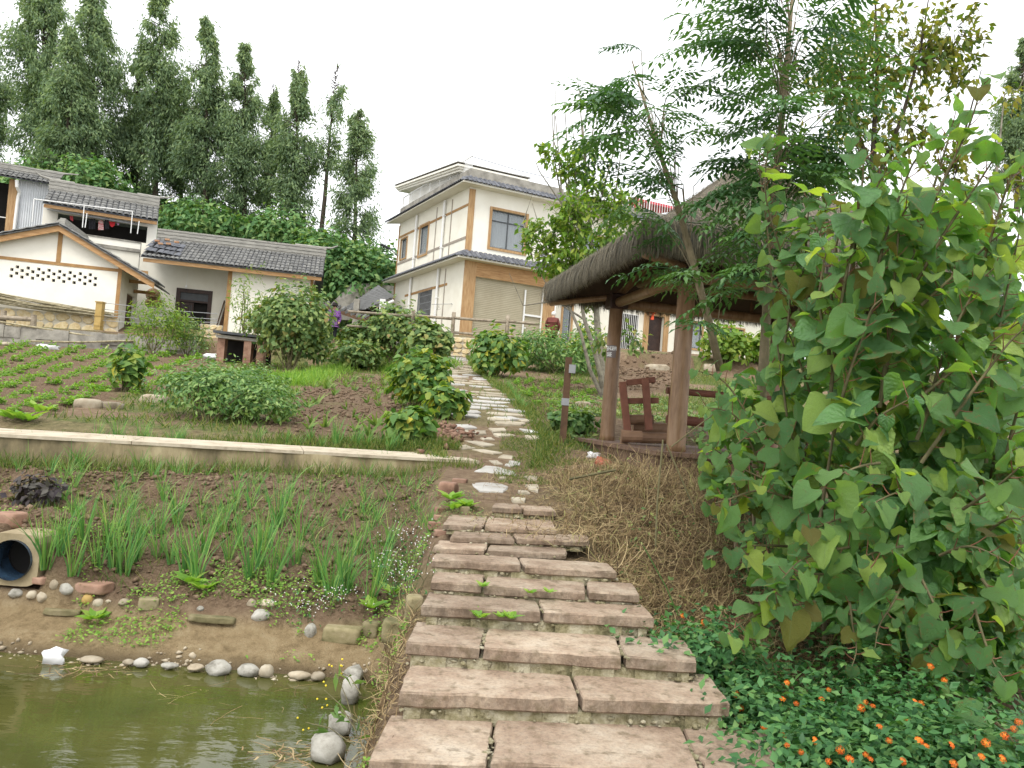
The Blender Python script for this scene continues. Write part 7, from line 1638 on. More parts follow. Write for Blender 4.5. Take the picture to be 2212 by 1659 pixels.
def plantone(name, me_, p, sc, label, cat, group):
    o = bpy.data.objects.new(name, me_); COL.objects.link(o); o.location = [float(v) for v in p]; o.rotation_euler = (random.gauss(0, .05), random.gauss(0, .05), random.random() * 6.28); o.scale = (sc, sc, sc)
    return tag(o, label, cat, group)
big = [(155, 1250), (210, 1225), (245, 1235), (270, 1240), (290, 1215), (340, 1205), (370, 1215), (400, 1235), (425, 1250), (440, 1195), (345, 1150), (495, 1210), (540, 1250), (560, 1230), (585, 1265), (610, 1225), (640, 1215), (570, 1190), (715, 1290), (745, 1285), (735, 1255), (800, 1300), (825, 1270), (815, 1235), (690, 1260), (520, 1180), (235, 1180), (130, 1195), (95, 1255), (180, 1170), (650, 1165), (480, 1150), (265, 1150), (380, 1130), (600, 1140), (775, 1200), (845, 1180)]
for i, (px, py) in enumerate(big):
    plantone('scallion', ON_BIG[i % 5], ong(px, py) - np.array([0, 0, .02]), random.uniform(.8, 1.1), 'thick upright scallion clump in the front rows of the lower plot', 'scallion', 'thick scallion clumps in the lower plot')
for i in range(125):
    px, py = random.uniform(-10, 930), random.uniform(1000, 1160)
    if px < 95 and py > 1040: continue
    plantone('scallion', ON_MID[i % 4], ong(px, py) - np.array([0, 0, .02]), random.uniform(.7, 1.1), 'thin scallion growing in the rear rows of the lower plot', 'scallion', 'thin scallions in the lower plot')
for i in range(80):
    px, py = random.uniform(480, 925), random.uniform(1020, 1270)
    plantone('scallion', ON_THIN[i % 4], ong(px, py) - np.array([0, 0, .02]), random.uniform(.8, 1.4), 'wispy pale scallion shoot on the right half of the lower plot', 'scallion', 'wispy scallion shoots in the lower plot')
for i in range(34):
    t = i / 33; px = 5 + t * 300 + random.gauss(0, 6)
    plantone('scallion', ON_MID[i % 4], ong(px, 985 + 12 * t + random.uniform(-5, 20)) - np.array([0, 0, .02]), random.uniform(.9, 1.3), 'scallion standing against the left end of the walkway face', 'scallion', 'scallions along the walkway face')
def behind_walk(a, b): return wl + wv * a + wn * (1.0 + b)
for i in range(70):
    a = random.uniform(7.3, Lw - .6); p = behind_walk(a, random.uniform(.12, .7)); p[2] = g(p[0], p[1])
    plantone('chive_tuft', ON_MID[i % 4] if i % 3 else ON_BIG[i % 5], p, random.uniform(.45, .75), 'green chive tuft in the row just behind the concrete walkway', 'chives', 'chives behind the walkway')
def potato(seed):
    n = 95; rs = np.random.default_rng(seed); d = unit(rs.normal(size=(n, 3)) * np.array([1, 1, .6])); d[:, 2] = abs(d[:, 2]); P = d * np.array([.2, .2, .36]) * (rs.random((n, 1)) ** .5) + np.array([0, 0, .03])
    V, F, k = leafgeo(P, unit(d * np.array([1, 1, .2]) + .4 * rs.normal(size=(n, 3))), np.array([0, 0, 1]) + .4 * rs.normal(size=(n, 3)), .09 + .07 * rs.random(n), .07 + .03 * rs.random(n), 'lance')
    return np_mesh('potato_plant', V, F, mt['crop'], c=np.repeat(rs.random(n), k))
PO = [potato(i) for i in range(4)]
k = 0
for r in range(15):
    for q in range(44):
        px = -25 + q * 15 + random.gauss(0, 2.5); py = 1045 - r * 30 + .25 * r * r - .36 * px + random.gauss(0, 1.5)
        if py > 900 or py < 742 or random.random() < .1: continue
        p = ong(px, py)
        if not inpoly(np.array([p[0]]), np.array([p[1]]), BED_A)[0]: continue
        plantone('potato_plant', PO[k % 4], p + np.array([0, 0, .02]), random.uniform(20, 29) * p[1] / FPX / .5, 'bright green potato plant in the rows of the left vegetable bed', 'potato plant', 'potato plants in the left bed'); k += 1
NPOT = k
SEED = [blades(9, .2, .015, .035, 1.0, 70 + i, mt['seed'], 'seedling', .8, 3) for i in range(3)]
k = 0
b0, b1_ = BED_B.min(0), BED_B.max(0)
for _ in range(400):
    p = rng.uniform(b0, b1_)
    if k < 75 and inpoly(np.array([p[0]]), np.array([p[1]]), BED_B)[0]:
        plantone('seedling', SEED[k % 3], (p[0], p[1], g(p[0], p[1])), random.uniform(1.2, 1.8), 'small leafy seedling in the bare soil bed left of the path', 'seedling', 'seedlings in the middle bed'); k += 1
b0, b1_ = BED_R.min(0), BED_R.max(0); k = 0
for _ in range(300):
    p = rng.uniform(b0, b1_)
    if k < 60 and inpoly(np.array([p[0]]), np.array([p[1]]), BED_R)[0]:
        plantone('young_green', PO[k % 4], (p[0], p[1], g(p[0], p[1])), random.uniform(.28, .45), 'small bright green vegetable in the bed right of the path', 'vegetable', 'vegetables in the right bed'); k += 1
for i in range(26):
    t = i / 25; p = ong(1095 + 35 * t + random.gauss(0, 2), 830 + 55 * t); plantone('chive_tuft', ON_MID[i % 4], p, .8, 'chive tuft in the short row right of the path', 'chives', 'chives right of the path')
# big-leaved rosettes
def rosette(seed, n=8, L=.22):
    rs = np.random.default_rng(seed); a = np.arange(n) * 2.4; D = np.column_stack([np.cos(a), np.sin(a), .45 + .4 * rs.random(n)]); V, F, k = leafgeo(np.tile([[0, 0, .02]], (n, 1)) + D * .06, D, np.array([0, 0, 1]) + .2 * rs.normal(size=(n, 3)), L * (.7 + .5 * rs.random(n)), L * .6, 'heart'); return np_mesh('rosette', V, F, mt['crop'], c=np.repeat(rs.random(n), k))
RO = [rosette(i) for i in range(3)]
for i, (px, py) in enumerate([(405, 775), (385, 785), (425, 778), (320, 815), (225, 850), (205, 845), (75, 885), (95, 895), (170, 875), (345, 800), (40, 912), (20, 908), (60, 915)]):
    plantone('leaf_vegetable', RO[i % 3], ong(px, py), random.uniform(.6, 1.0), 'pale broad-leaved vegetable at the lower edge of the left bed', 'vegetable', 'leaf vegetables at the left bed edge')
for i, (px, py, lab) in enumerate([(975, 1085, 'small round-leaved sprout on the left of the stair head'), (985, 1105, 'second round-leaved sprout just below the first by the stair head'), (1008, 1100, 'round-leaved sprout nearest the top step'), (412, 1265, 'bright weed rosette at the foot of the scallion rows'), (440, 1280, 'weed rosette right of the brightest one'), (205, 1345, 'pale weed rosette above the sandy shore'), (850, 1290, 'broad-leaved weed at the left of the steps'), (800, 1320, 'leafy weed at the plot corner by the steps')]):
    plantone('weed', RO[i % 3], ong(px, py), .55, lab, 'weed', None)
# purple-leaved plant by the culvert
b = ong(80, 1095); bush('purple_leaf_plant', 'dark purple-leaved plant above the culvert on the left bank', 'plant', [(b[0], b[1], b[2] + .13, .2, .16, .14)], 260, .075, .6, mt['purple'], mt['stem'], nst=6, base=b)
# white-flowered weed along the steps
wfm = M('white_floret', [(.66, .62, .60), (.78, .76, .74)], 20, .7, 0)
fw_ = thing('white_flowered_weed', 'tall weed with tiny white flowers left of the steps', 'weed', ong(885, 1260)); mb = MB(); FP_ = []
for i in range(40):
    s = ong(random.gauss(868, 18), random.uniform(1200, 1330)); t = s + np.array([random.gauss(0, .06), random.gauss(0, .05), random.uniform(.16, .34)]); mb.tube([s, (s + t) / 2 + rng.normal(size=3) * .02, t], [.003, .003, .0015], 4, False)
    for _ in range(4): FP_.append(t + rng.normal(size=3) * np.array([.035, .035, .05]))
for i in range(26):
    s = ong(random.gauss(700, 50), random.uniform(1300, 1350)); t = s + np.array([random.gauss(0, .06), random.gauss(0, .05), random.uniform(.06, .16)]); mb.tube([s, t], [.003, .0015], 4, False)
    for _ in range(4): FP_.append(t + rng.normal(size=3) * np.array([.035, .03, .03]))
tag(mb.build('stem', mt['stem'], fw_), kind='stuff'); FP_ = np.array(FP_); v_, f_ = ICO1; kk = len(v_)
tag(npobj('floret', (v_[None] * .0048 + FP_[:, None]).reshape(-1, 3), (f_[None] + (np.arange(len(FP_)) * kk)[:, None, None]).reshape(-1, 3), wfm, fw_), kind='stuff')
nl = 420; LPp = FP_[rng.integers(0, len(FP_), nl)] + rng.normal(size=(nl, 3)) * .04 - np.array([0, 0, .08]); leaves('foliage', LPp, rdir(nl), rdir(nl) + np.array([0, 0, 1]), .035, .014, mt['lantana'], fw_)
# yellow-flowered sow thistle leaning over the pond
yf = M('yellow_floret', [(.62, .46, .03), (.72, .58, .05)], 20, .7, 0)
yt = thing('yellow_flowered_weed', 'spindly weed with yellow flowers leaning over the pond edge', 'weed', ong(768, 1560)); mb = MB(); FP_ = []; LPp = []; LD = []
for (x0, y0, x1, y1) in ((775, 1600, 720, 1440), (770, 1580, 700, 1490), (765, 1610, 660, 1560), (772, 1560, 690, 1530), (780, 1500, 733, 1450)):
    s, t = at(x0, y0, 4.35), at(x1, y1, 4.6); md = (s + t) / 2 + np.array([0, 0, .03]); mb.tube([s, md, t], [.004, .003, .002], 4, False)
    for q in range(7): FP_.append(t + rng.normal(size=3) * .03) if q < 3 else (LPp.append(s + (t - s) * random.random()), LD.append(unit(rng.normal(size=3))))
tag(mb.build('stem', mt['stem'], yt), kind='stuff'); FP_ = np.array(FP_)
npobj('floret', (v_[None] * .007 + FP_[:, None]).reshape(-1, 3), (f_[None] + (np.arange(len(FP_)) * kk)[:, None, None]).reshape(-1, 3), yf, yt); leaves('foliage', np.array(LPp), np.array(LD), rdir(len(LPp)) + np.array([0, 0, 1]), .1, .03, mt['seed'], yt)
# low weeds and grass: uncountable cover
def cover(name, lab, pts_fn, n, hmin, hmax, wid, lean=.6, tmat='grass'):
    P = pts_fn(n); D = unit(np.array([0, 0, 1.0]) + lean * rng.normal(size=(len(P), 3)) * np.array([1, 1, .2])); L = hmin + (hmax - hmin) * rng.random(len(P)) ** 1.5
    tag(leaves(name, P, D, rdir(len(P)) * np.array([1, 1, .2]), L, wid, mt[tmat], None, 'blade'), lab, 'grass', kind='stuff')
def f_up(n):
    x = rng.uniform(-13, 8, n); y = rng.uniform(11, 33, n) ** 1.0; nn = fbm(x * .9, y * .9, 1.0, 4); s = inpoly(x, y, BED_A) | inpoly(x, y, BED_B) | inpoly(x, y, MOUND)
    pth = abs(x - xpath(y)) < hpath(y) * .9; k = (nn > .42) & ~s & (~pth | (rng.random(n) < .10)) & (abs(x) < .75 * y); return np.column_stack([x, y, H(x, y)])[k]
cover('grass', 'short rough grass between the vegetable beds and along the path', f_up, 60000, .05, .22, .014)
def f_edge(n):
    y = rng.uniform(10, 33, n); s = rng.choice([-1, 1], n); x = xpath(y) + s * hpath(y) * (1 + .35 * abs(rng.normal(size=n))); return np.column_stack([x, y, H(x, y)])
cover('grass', 'grass tufts edging the flagstone path', f_edge, 12000, .05, .18, .012)
def f_near(n):
    x = rng.uniform(-.1, 1.5, n); y = rng.uniform(8.6, 13, n); k = fbm(x * 2, y * 2, 3.0) > .42; return np.column_stack([x, y, H(x, y)])[k]
cover('grass', 'fine green grass between the path and the pavilion deck', f_near, 9000, .03, .1, .006, .9)
def f_bank(n):
    x = rng.uniform(-5.5, -.6, n); y = rng.uniform(5.75, 7.0, n); k = fbm(x * 2.5, y * 2.5, 7.0) > .46; return np.column_stack([x, y, H(x, y)])[k]
def weeds(name, lab, fn, n, L0, mat='crop'):
    P = fn(n); nr = unit(rdir(len(P)) * .5 + np.array([0, -.2, 1])); P = P + np.array([0, 0, .01]) + np.array([0, 0, .05]) * rng.random((len(P), 1)); Ls = L0 * (.6 + .8 * rng.random(len(P)))
    tag(leaves(name, P, unit(np.cross(nr, rdir(len(P)))), nr, Ls, Ls * .55, mt[mat]), lab, 'weeds', kind='stuff')
weeds('small_weeds', 'small green weeds along the foot of the lower plot above the shore', f_bank, 17000, .026)
def f_plot(n):
    x = rng.uniform(-6, -.7, n); y = rng.uniform(6.2, 9.5, n); k = fbm(x * 1.7, y * 1.7, 17.0) > .5; return np.column_stack([x, y, H(x, y)])[k]
weeds('small_weeds', 'tiny weeds dotted between the scallions', f_plot, 3500, .025)
def f_strip(n):
    x = rng.uniform(-.85, -.5, n); y = rng.uniform(3.4, 5.6, n); k = fbm(x * 3, y * 3, 27.0) > .45; return np.column_stack([x, y, H(x, y)])[k]
weeds('small_weeds', 'bright green weeds on the strip beside the steps', f_strip, 3200, .028)
def f_head(n):
    x = rng.uniform(-.7, .2, n); y = rng.uniform(6.8, 8.2, n); k = fbm(x * 3, y * 3, 7.0) > .46; return np.column_stack([x, y, H(x, y)])[k]
weeds('small_weeds', 'olive weeds left of the stair head', f_head, 1800, .022, 'vine')
def f_gaz(n):
    x = rng.uniform(.8, 5.5, n); y = rng.uniform(13, 20, n); k = fbm(x * 1.5, y * 1.5, 7.0) > .4; return np.column_stack([x, y, H(x, y)])[k]
weeds('ground_ivy', 'leafy weeds on the slope behind the pavilion', f_gaz, 6000, .1, 'vine')
n = 5000
def f_row(n):
    t = rng.random(n); q = np.array([ong(560 + 400 * u, 825 - 45 * u + 12 * math.sin(u * 9)) for u in np.linspace(0, 1, 24)]); i = np.minimum((t * 23).astype(int), 22); f = t * 23 - i; P = q[i] * (1 - f)[:, None] + q[i + 1] * f[:, None]; P[:, :2] += rng.normal(size=(n, 2)) * .35; P[:, 2] = H(P[:, 0], P[:, 1]); return P
cover('chive_row', 'bright green strip of chives below the bean vines', f_row, 5000, .2, .4, .025, .5, 'crop')
def f_face(n):
    a = 5.5 + rng.random(n) ** 2.2 * (Lw - 5.5); P = wl[None] + wv[None] * a[:, None] - wn[None] * (.02 + .3 * rng.random(n) ** 1.5)[:, None]; P[:, 2] = H(P[:, 0], P[:, 1]); return P
cover('grass', 'grass and young shoots along the foot of the walkway face', f_face, 4200, .06, .22, .007, .35)
def f_back(n):
    a = 5.0 + rng.random(n) * (Lw - 5.0); P = wl[None] + wv[None] * a[:, None] + wn[None] * (1.02 + .7 * rng.random(n) ** 1.3)[:, None]; P[:, 2] = H(P[:, 0], P[:, 1]); return P
cover('grass', 'green grassy verge just behind the walkway', f_back, 9000, .06, .2, .009, .5)
def f_low(n):
    x = rng.uniform(-6.2, -.7, n); y = rng.uniform(6.2, 9.4, n); k = fbm(x * 1.2, y * 1.2, 31.0) > .43; return np.column_stack([x, y, H(x, y)])[k]
cover('grass', 'thin stray grass blades among the scallions', f_low, 5200, .04, .16, .005, .6)
# little plants sprouting between the slabs
for i, (px, py, lab) in enumerate([(1035, 1338, 'sprout at the foot of the fourth step near its middle'), (1100, 1340, 'larger sprout under the fourth step'), (1080, 1336, 'thin sprout between the two larger ones on the steps'), (1043, 1270, 'sprout in the joint of the fifth step'), (1145, 1285, 'tiny sprout on the fifth step front'), (1185, 1283, 'small grass sprout right of the tiny one on the fifth step')]):
    p = at(px, py, 4.98 if py > 1300 else 5.28); o = plantone('sprout', RO[i % 3], p, .22 + .1 * (i < 2), lab, 'sprout', None)
# ================================================================ stones
ROCK = []
for sdd in range(6):
    v, f = ICO3; rs = np.random.default_rng(sdd); dsp = .60 + .75 * fbm(v[:, 0] * 1.1 + sdd * 3, v[:, 1] * 1.1, v[:, 2] * 1.1, 4) + .10 * (fbm(v[:, 0] * 5 + sdd, v[:, 1] * 5, v[:, 2] * 5, 2) - .4); ROCK.append((v * dsp[:, None], f))
def stone(px, py, wpx, hpx, mat, label, name='pebble', blocky=0, z=None, group=None, Y=None):
    b = (onz(px, py, z) * np.array([1, 0, 1]) + np.array([0, min(onz(px, py, z)[1], 5.60), 0])) if z is not None else (at(px, py + hpx * .3, Y) if Y else ong(px, py + hpx * .35)); s = b[1] / FPX
    v, f = ROCK[random.randrange(6)]; v = v.copy()
    if blocky: v = np.sign(v) * np.abs(v) ** (1 - blocky); v = np.clip(v, -.8, .8) * 1.2
    a = random.gauss(0, .25); ca_, sa_ = math.cos(a), math.sin(a); v = v @ np.array([[ca_, -sa_, 0], [sa_, ca_, 0], [0, 0, 1]])
    V = v * np.array([wpx * s / 2, (wpx + hpx) * s / 4, hpx * s / 2]) + b + np.array([0, (wpx + hpx) * s / 8 if z is None else -.02, hpx * s * .16])
    if name == 'edge_rock':
        v, f = ICO2; rs = np.random.default_rng(int(px)); v = np.sign(v) * abs(v) ** .75 * (.8 + .35 * rs.random((len(v), 1))); V = v * np.array([wpx * s / 1.8, (wpx + hpx) * s / 3.2, hpx * s / 2]) + b + np.array([0, 0, hpx * s * .2])
    o = npobj(name, V, f, mt[mat], smooth=not blocky, base=b); return tag(o, label, 'stone', group)
def Z6(x, y): return (x * .415, 1107 + y * .415)
for i, (x, y, w, h, m_) in enumerate([(95, 672, 45, 42, 'pebble_white'), (375, 700, 70, 32, 'pebble'), (560, 722, 120, 30, 'pebble'), (735, 742, 70, 32, 'pebble'), (812, 738, 75, 36, 'pebble_white'), (952, 750, 82, 38, 'pebble_white'), (1088, 756, 85, 32, 'pebble'), (1225, 742, 140, 62, 'pebble_white'), (1380, 747, 112, 55, 'pebble_white'), (1475, 742, 70, 55, 'pebble'), (1640, 752, 105, 34, 'pebble'), (1730, 756, 70, 36, 'pebble'), (60, 600, 10, 8, 'pebble')][:12]):
    stone(*Z6(x, y), w * .415 * random.uniform(.85, 1.1), h * .5 * random.uniform(.7, 1.15), m_, 'rounded pale stone set along the pond waterline', 'waterline_stone', z=.02, group='stones along the waterline')
for i, (x, y, w, h, m_, lab) in enumerate([(70, 440, 68, 48, 'pebble_white', 'leftmost white cobble below the culvert'), (155, 445, 55, 50, 'pebble', 'grey cobble second from the culvert'), (212, 458, 60, 62, 'pebble', 'tan upright cobble third from the culvert'), (270, 435, 52, 62, 'pebble', 'egg-shaped cream cobble left of the grey-white one'), (335, 430, 90, 75, 'pebble_white', 'large grey-white cobble beside the red slab'), (445, 467, 60, 62, 'postyel', 'ochre cobble under the left of the red slab'), (502, 468, 54, 50, 'pebble', 'tan cobble under the right of the red slab'), (640, 484, 60, 40, 'pebble', 'small pale cobble right of the red slab'), (560, 462, 28, 22, 'pebble', 'tiny pale pebble beside the tan cobble'), (1040, 505, 42, 30, 'pebble_white', 'small white cobble alone below the scallions'), (1305, 473, 50, 56, 'pebble', 'egg-shaped tan cobble below the scallion rows'), (1385, 470, 90, 50, 'pebble', 'flat grey cobble beside the egg-shaped one'), (1350, 535, 95, 70, 'pebble_white', 'pale flat-faced stone under the two cobbles'), (1610, 615, 70, 90, 'pebble_white', 'whitish upright stone among white flowers')]):
    stone(*Z6(x, y), w * .415, h * .415, m_, lab, 'cobble')
for i, (x, y, w, h, m_, lab) in enumerate([(475, 405, 155, 55, 'redrock', 'red sandstone slab lying on the cobbles'), (765, 470, 105, 62, 'mossrock', 'mossy brown block half buried in the bank'), (195, 400, 80, 38, 'redrock', 'small red-brown stone above the cobble row'), (320, 520, 190, 32, 'mossrock', 'long thin mossy stone above the sandy shore'), (1100, 560, 250, 36, 'mossrock', 'long dark board-like stone in the bank'), (1785, 630, 200, 90, 'mossrock', 'mossy wall block nearest the pond corner'), (1930, 610, 90, 80, 'mossrock', 'dark mossy block between two larger ones'), (2050, 605, 130, 120, 'mossrock', 'large brown block beside the steps'), (2150, 480, 90, 130, 'mossrock', 'upright brown block at the left edge of the steps')]):
    stone(*Z6(x, y), w * .415, h * .415, m_, lab, 'bank_stone', .38)
stone(18, 1120, 52, 34, 'redrock', 'big reddish boulder above the culvert', 'boulder', .3)
for i, (x, y, w, h, lab) in enumerate([(1860, 830, 90, 90, 'white rock at the pond corner'), (1825, 960, 80, 150, 'white rock along the pond edge below the corner one'), (1770, 1120, 120, 110, 'slanting white rock midway along the pond edge'), (1700, 1250, 170, 130, 'largest white rock at the bottom of the pond edge')]):
    stone(*Z6(x, y), w * .415, h * .415, 'pebble_white', lab, 'edge_rock', .15, z=.03)
def Z5(x, y): return (540 + x * .293, 675 + y * .293)
for i, (x, y, w, h, m_, lab) in enumerate([(1455, 1300, 130, 150, 'redrock', 'large leaning brown stone at the plot corner by the path'), (1545, 1240, 110, 40, 'redrock', 'flat brown stone behind the leaning one'), (1395, 1462, 80, 60, 'redrock', 'reddish block beside the stair head'), (1385, 1512, 70, 40, 'redrock', 'broken red brick below the reddish block'), (1570, 1450, 80, 70, 'mossrock', 'grey-brown rounded stone by the stair head sprouts'), (1400, 1625, 90, 50, 'redrock', 'dark brown slab end at the left of the upper steps'), (1370, 1570, 110, 60, 'redrock', 'brown block in the plot edge left of the steps'), (1440, 885, 42, 36, 'pebble', 'pale round pebble at the top of the rubble')]):
    stone(*Z5(x, y), w * .293, h * .293, m_, lab, 'edge_stone', .4 if i != 7 else 0)
n = 240; q = np.array([ong(random.gauss(955, 28), random.gauss(945, 10)) for _ in range(n)]); q[:, 2] += .02 + .05 * rng.random(n)
tag(clods('rubble', q, .02 + .05 * rng.random(n) ** 2, mt['redrock']), 'small heap of broken reddish rubble beside the path', 'rubble', kind='stuff')
for px, py, w, lab in ((1190 + 70, 873, 36, 'tan stone lying behind the timber post'), (1420, 795, 55, 'pale boulder on the soil heap behind the pavilion'), (1540, 795, 40, 'small boulder behind the front pavilion post'), (185, 870, 60, 'flat pale stone at the lower edge of the left bed'), (330, 860, 55, 'pale stone beside the dark bush'), (240, 875, 45, 'grey stone under the yellow bean plant')):
    stone(px, py, w, w * .5, 'pebble', lab, 'field_stone', .2)
n = 420; x = rng.uniform(-5.2, -.85, n); y = 5.63 + .05 * rng.normal(size=n) + .04 * np.sin(x * 5)
tag(clods('shore_gravel', np.column_stack([x, y, np.maximum(H(x, y), -.01) + .004]), .006 + .02 * rng.random(n) ** 3, mt['pebble']), 'fine gravel and grit along the pond waterline', 'gravel', kind='stuff')
# ================================================================ culvert
cb = ong(35, 1250); Yc = 6.09
cv = thing('culvert', 'round black culvert pipe in a cracked concrete headwall at the left', 'culvert', at(35, 1262, Yc))
c = at(27, 1209, Yc); rr = .152; hw_ = MB(); nn = 32; outer = []
for i in range(nn):
    a = 2 * math.pi * i / nn; x, z = math.cos(a), math.sin(a); k_ = .2 / (abs(x) ** 5 + abs(z) ** 5) ** .2; outer.append((x * k_, z * k_ * .98))
V = [(c[0] + x * (1.0), c[1], c[2] + z) for x, z in outer] + [(c[0] + rr * math.cos(2 * math.pi * i / nn), c[1], c[2] + rr * math.sin(2 * math.pi * i / nn)) for i in range(nn)]
V += [(p[0], p[1] + .3, p[2]) for p in V[:nn]]
hw_.add(V, [(i, (i + 1) % nn, nn + (i + 1) % nn, nn + i) for i in range(nn)] + [(i, 2 * nn + i, 2 * nn + (i + 1) % nn, (i + 1) % nn) for i in range(nn)]); hw_.build('headwall', mt['sand'] if 'sand' in mt else M('headwall_concrete', [(.24, .19, .11), (.36, .30, .19)], 6, .95, .5, 30, .012), cv)
pi_ = MB(); prof_ = [(0, rr), (.02, rr)] + [(.04 + .035 * i, rr - .008 * (i % 2)) for i in range(6)]
pi_.tube([(c[0], c[1] - .03 + t, c[2]) for t, _ in prof_], [r_ for _, r_ in prof_], 28, False); pi_.build('pipe', M('black_pipe', [(.01, .013, .018), (.03, .06, .10), (.10, .20, .32)], 3, .2, 0, spec=.6, pos=[.35, .55, .75]), cv, smooth=True)
en = MB(); en.tube([(c[0], c[1] + .2, c[2]), (c[0], c[1] + .21, c[2])], .15, 20); en.build('dark_end', mt['darkin'], cv)
# ================================================================ litter
def crumple(name, px, py, w, h, mat, label, z=None, Y=None):
    b = onz(px, py, z) if z is not None else ong(px, py); s = b[1] / FPX; v, f = ICO2; rs = np.random.default_rng(int(px)); v = v * (.55 + .9 * rs.random((len(v), 1)))
    V = v * np.array([w * s / 2, w * s / 2.6, h * s / 2]) + b + np.array([0, 0, h * s * .35]); return tag(npobj(name, V, f, mat, base=b), label, 'litter')
crumple('plastic_bag', 1282, 990, 30, 18, mt['plastic'], 'crumpled white plastic on the straw near the deck'); crumple('plastic_bag', 1300, 1010, 40, 26, mt['plastic_red'], 'crumpled pale red plastic bag on the straw heap')
crumple('plastic_bag', 118, 1432, 46, 36, mt['plastic'], 'white plastic bag floating at the pond shore', z=.0); crumple('plastic_sack', 102, 757, 52, 16, mt['plastic'], 'white sack lying in the left vegetable bed')
crumple('plastic_sack', 456, 778, 34, 16, mt['plastic'], 'greyish plastic sheet beside the brick hutch'); crumple('plastic_scrap', 1150, 938, 10, 9, mt['plastic'], 'tiny white scrap right of the path'); crumple('cloth_bundle', 5, 748, 40, 12, mt['pebble'], 'tan bundle at the left edge of the vegetable bed')
# floating stalks
n = 90; q = np.array([onz(random.gauss(190, 60), random.gauss(1440, 12), .008) for _ in range(n)]); strands('floating_stalks', q, rdir(n) * np.array([1, .6, 0.0]), .08 + .22 * rng.random(n), .006 + .008 * rng.random(n), mt['drystraw'], 'dead yellow stalks floating near the white bag', 'stalks', curl=.15, hug=False).scale = (1, 1, .02)
n = 80; q = np.array([onz(random.gauss(640, 45), random.gauss(1625, 14), .01) for _ in range(n)]); strands('floating_stalks', q, rdir(n) * np.array([1, .5, 0.0]), .05 + .15 * rng.random(n), .006 + .008 * rng.random(n), mt['drystraw'], 'mat of dead plant bits floating by the pond edge rocks', 'stalks', curl=.15, hug=False).scale = (1, 1, .02)
n = 34; q = np.array([onz(random.uniform(330, 690), random.gauss(1500, 25), .008) for _ in range(n)]); strands('floating_stalks', q, rdir(n) * np.array([1, .5, 0.0]), .1 + .3 * rng.random(n), .003 + .003 * rng.random(n), mt['drystraw'], 'thin drifting stems on the open pond water', 'stalks', curl=.15, hug=False).scale = (1, 1, .02)
# thin stakes and sticks on the straw heap
for i, (pts, r, lab) in enumerate([([(1416, 1180, 6.3), (1420, 1080, 6.4), (1432, 950, 6.5)], .008, 'thin upright stake in the straw slope'), ([(1500, 1100, 6.4), (1440, 960, 6.5)], .007, 'thin slanting cane beside the upright stake'), ([(1450, 965, 6.5), (1560, 880, 6.4)], .006, 'pale thin cane leaning towards the shrub'), ([(1230, 1035, 8.0), (1330, 1015, 7.9)], .014, 'bent brown stick lying under the red plastic'), ([(1390, 1180, 5.9), (1440, 1270, 5.5), (1465, 1330, 5.3)], .005, 'long green stem trailing down the straw slope')]):
    P = [at(*p) for p in pts]; mb = MB(); mb.tube(P, r, 6); tag(mb.build('garden_stake', mt['stem'] if i != 4 else mt['grass'], base=P[0]), lab, 'stick')
# round rolled thing and tools in the porch
tk = thing('hanging_baskets', 'woven baskets and tools hung on the porch left wall', 'baskets', FP.p(1.0, 1.2, .2)); wick = M('wicker', [(.16, .10, .05), (.30, .21, .12)], 12, .9, .5, 60, .01)
for (x, y, r) in ((965, 915, .36), (995, 968, .22), (940, 965, .22)):
    a = FP.hit(*Z1(x, y), .3); c = FP.p(a[0], a[1], .3); mb = MB(); mb.tube([c - FP.n * .1, c, c + FP.n * .12], [r, r * .9, r * .35], 14); mb.build('basket', wick, tk)
bw = thing('firewood_bundle', 'leaning bundle of brown poles right of the dark door', 'bundle', FP.p(da1 + .5, 0, .3))
for i in range(9): a = da1 + .3 + random.random() * .6; mb = MB(); mb.tube([FP.p(a, 0, .5), FP.p(a + .25 + .2 * random.random(), 1.2 + .7 * random.random(), .05)], .035, 5); mb.build('pole', mt['brown'], bw)
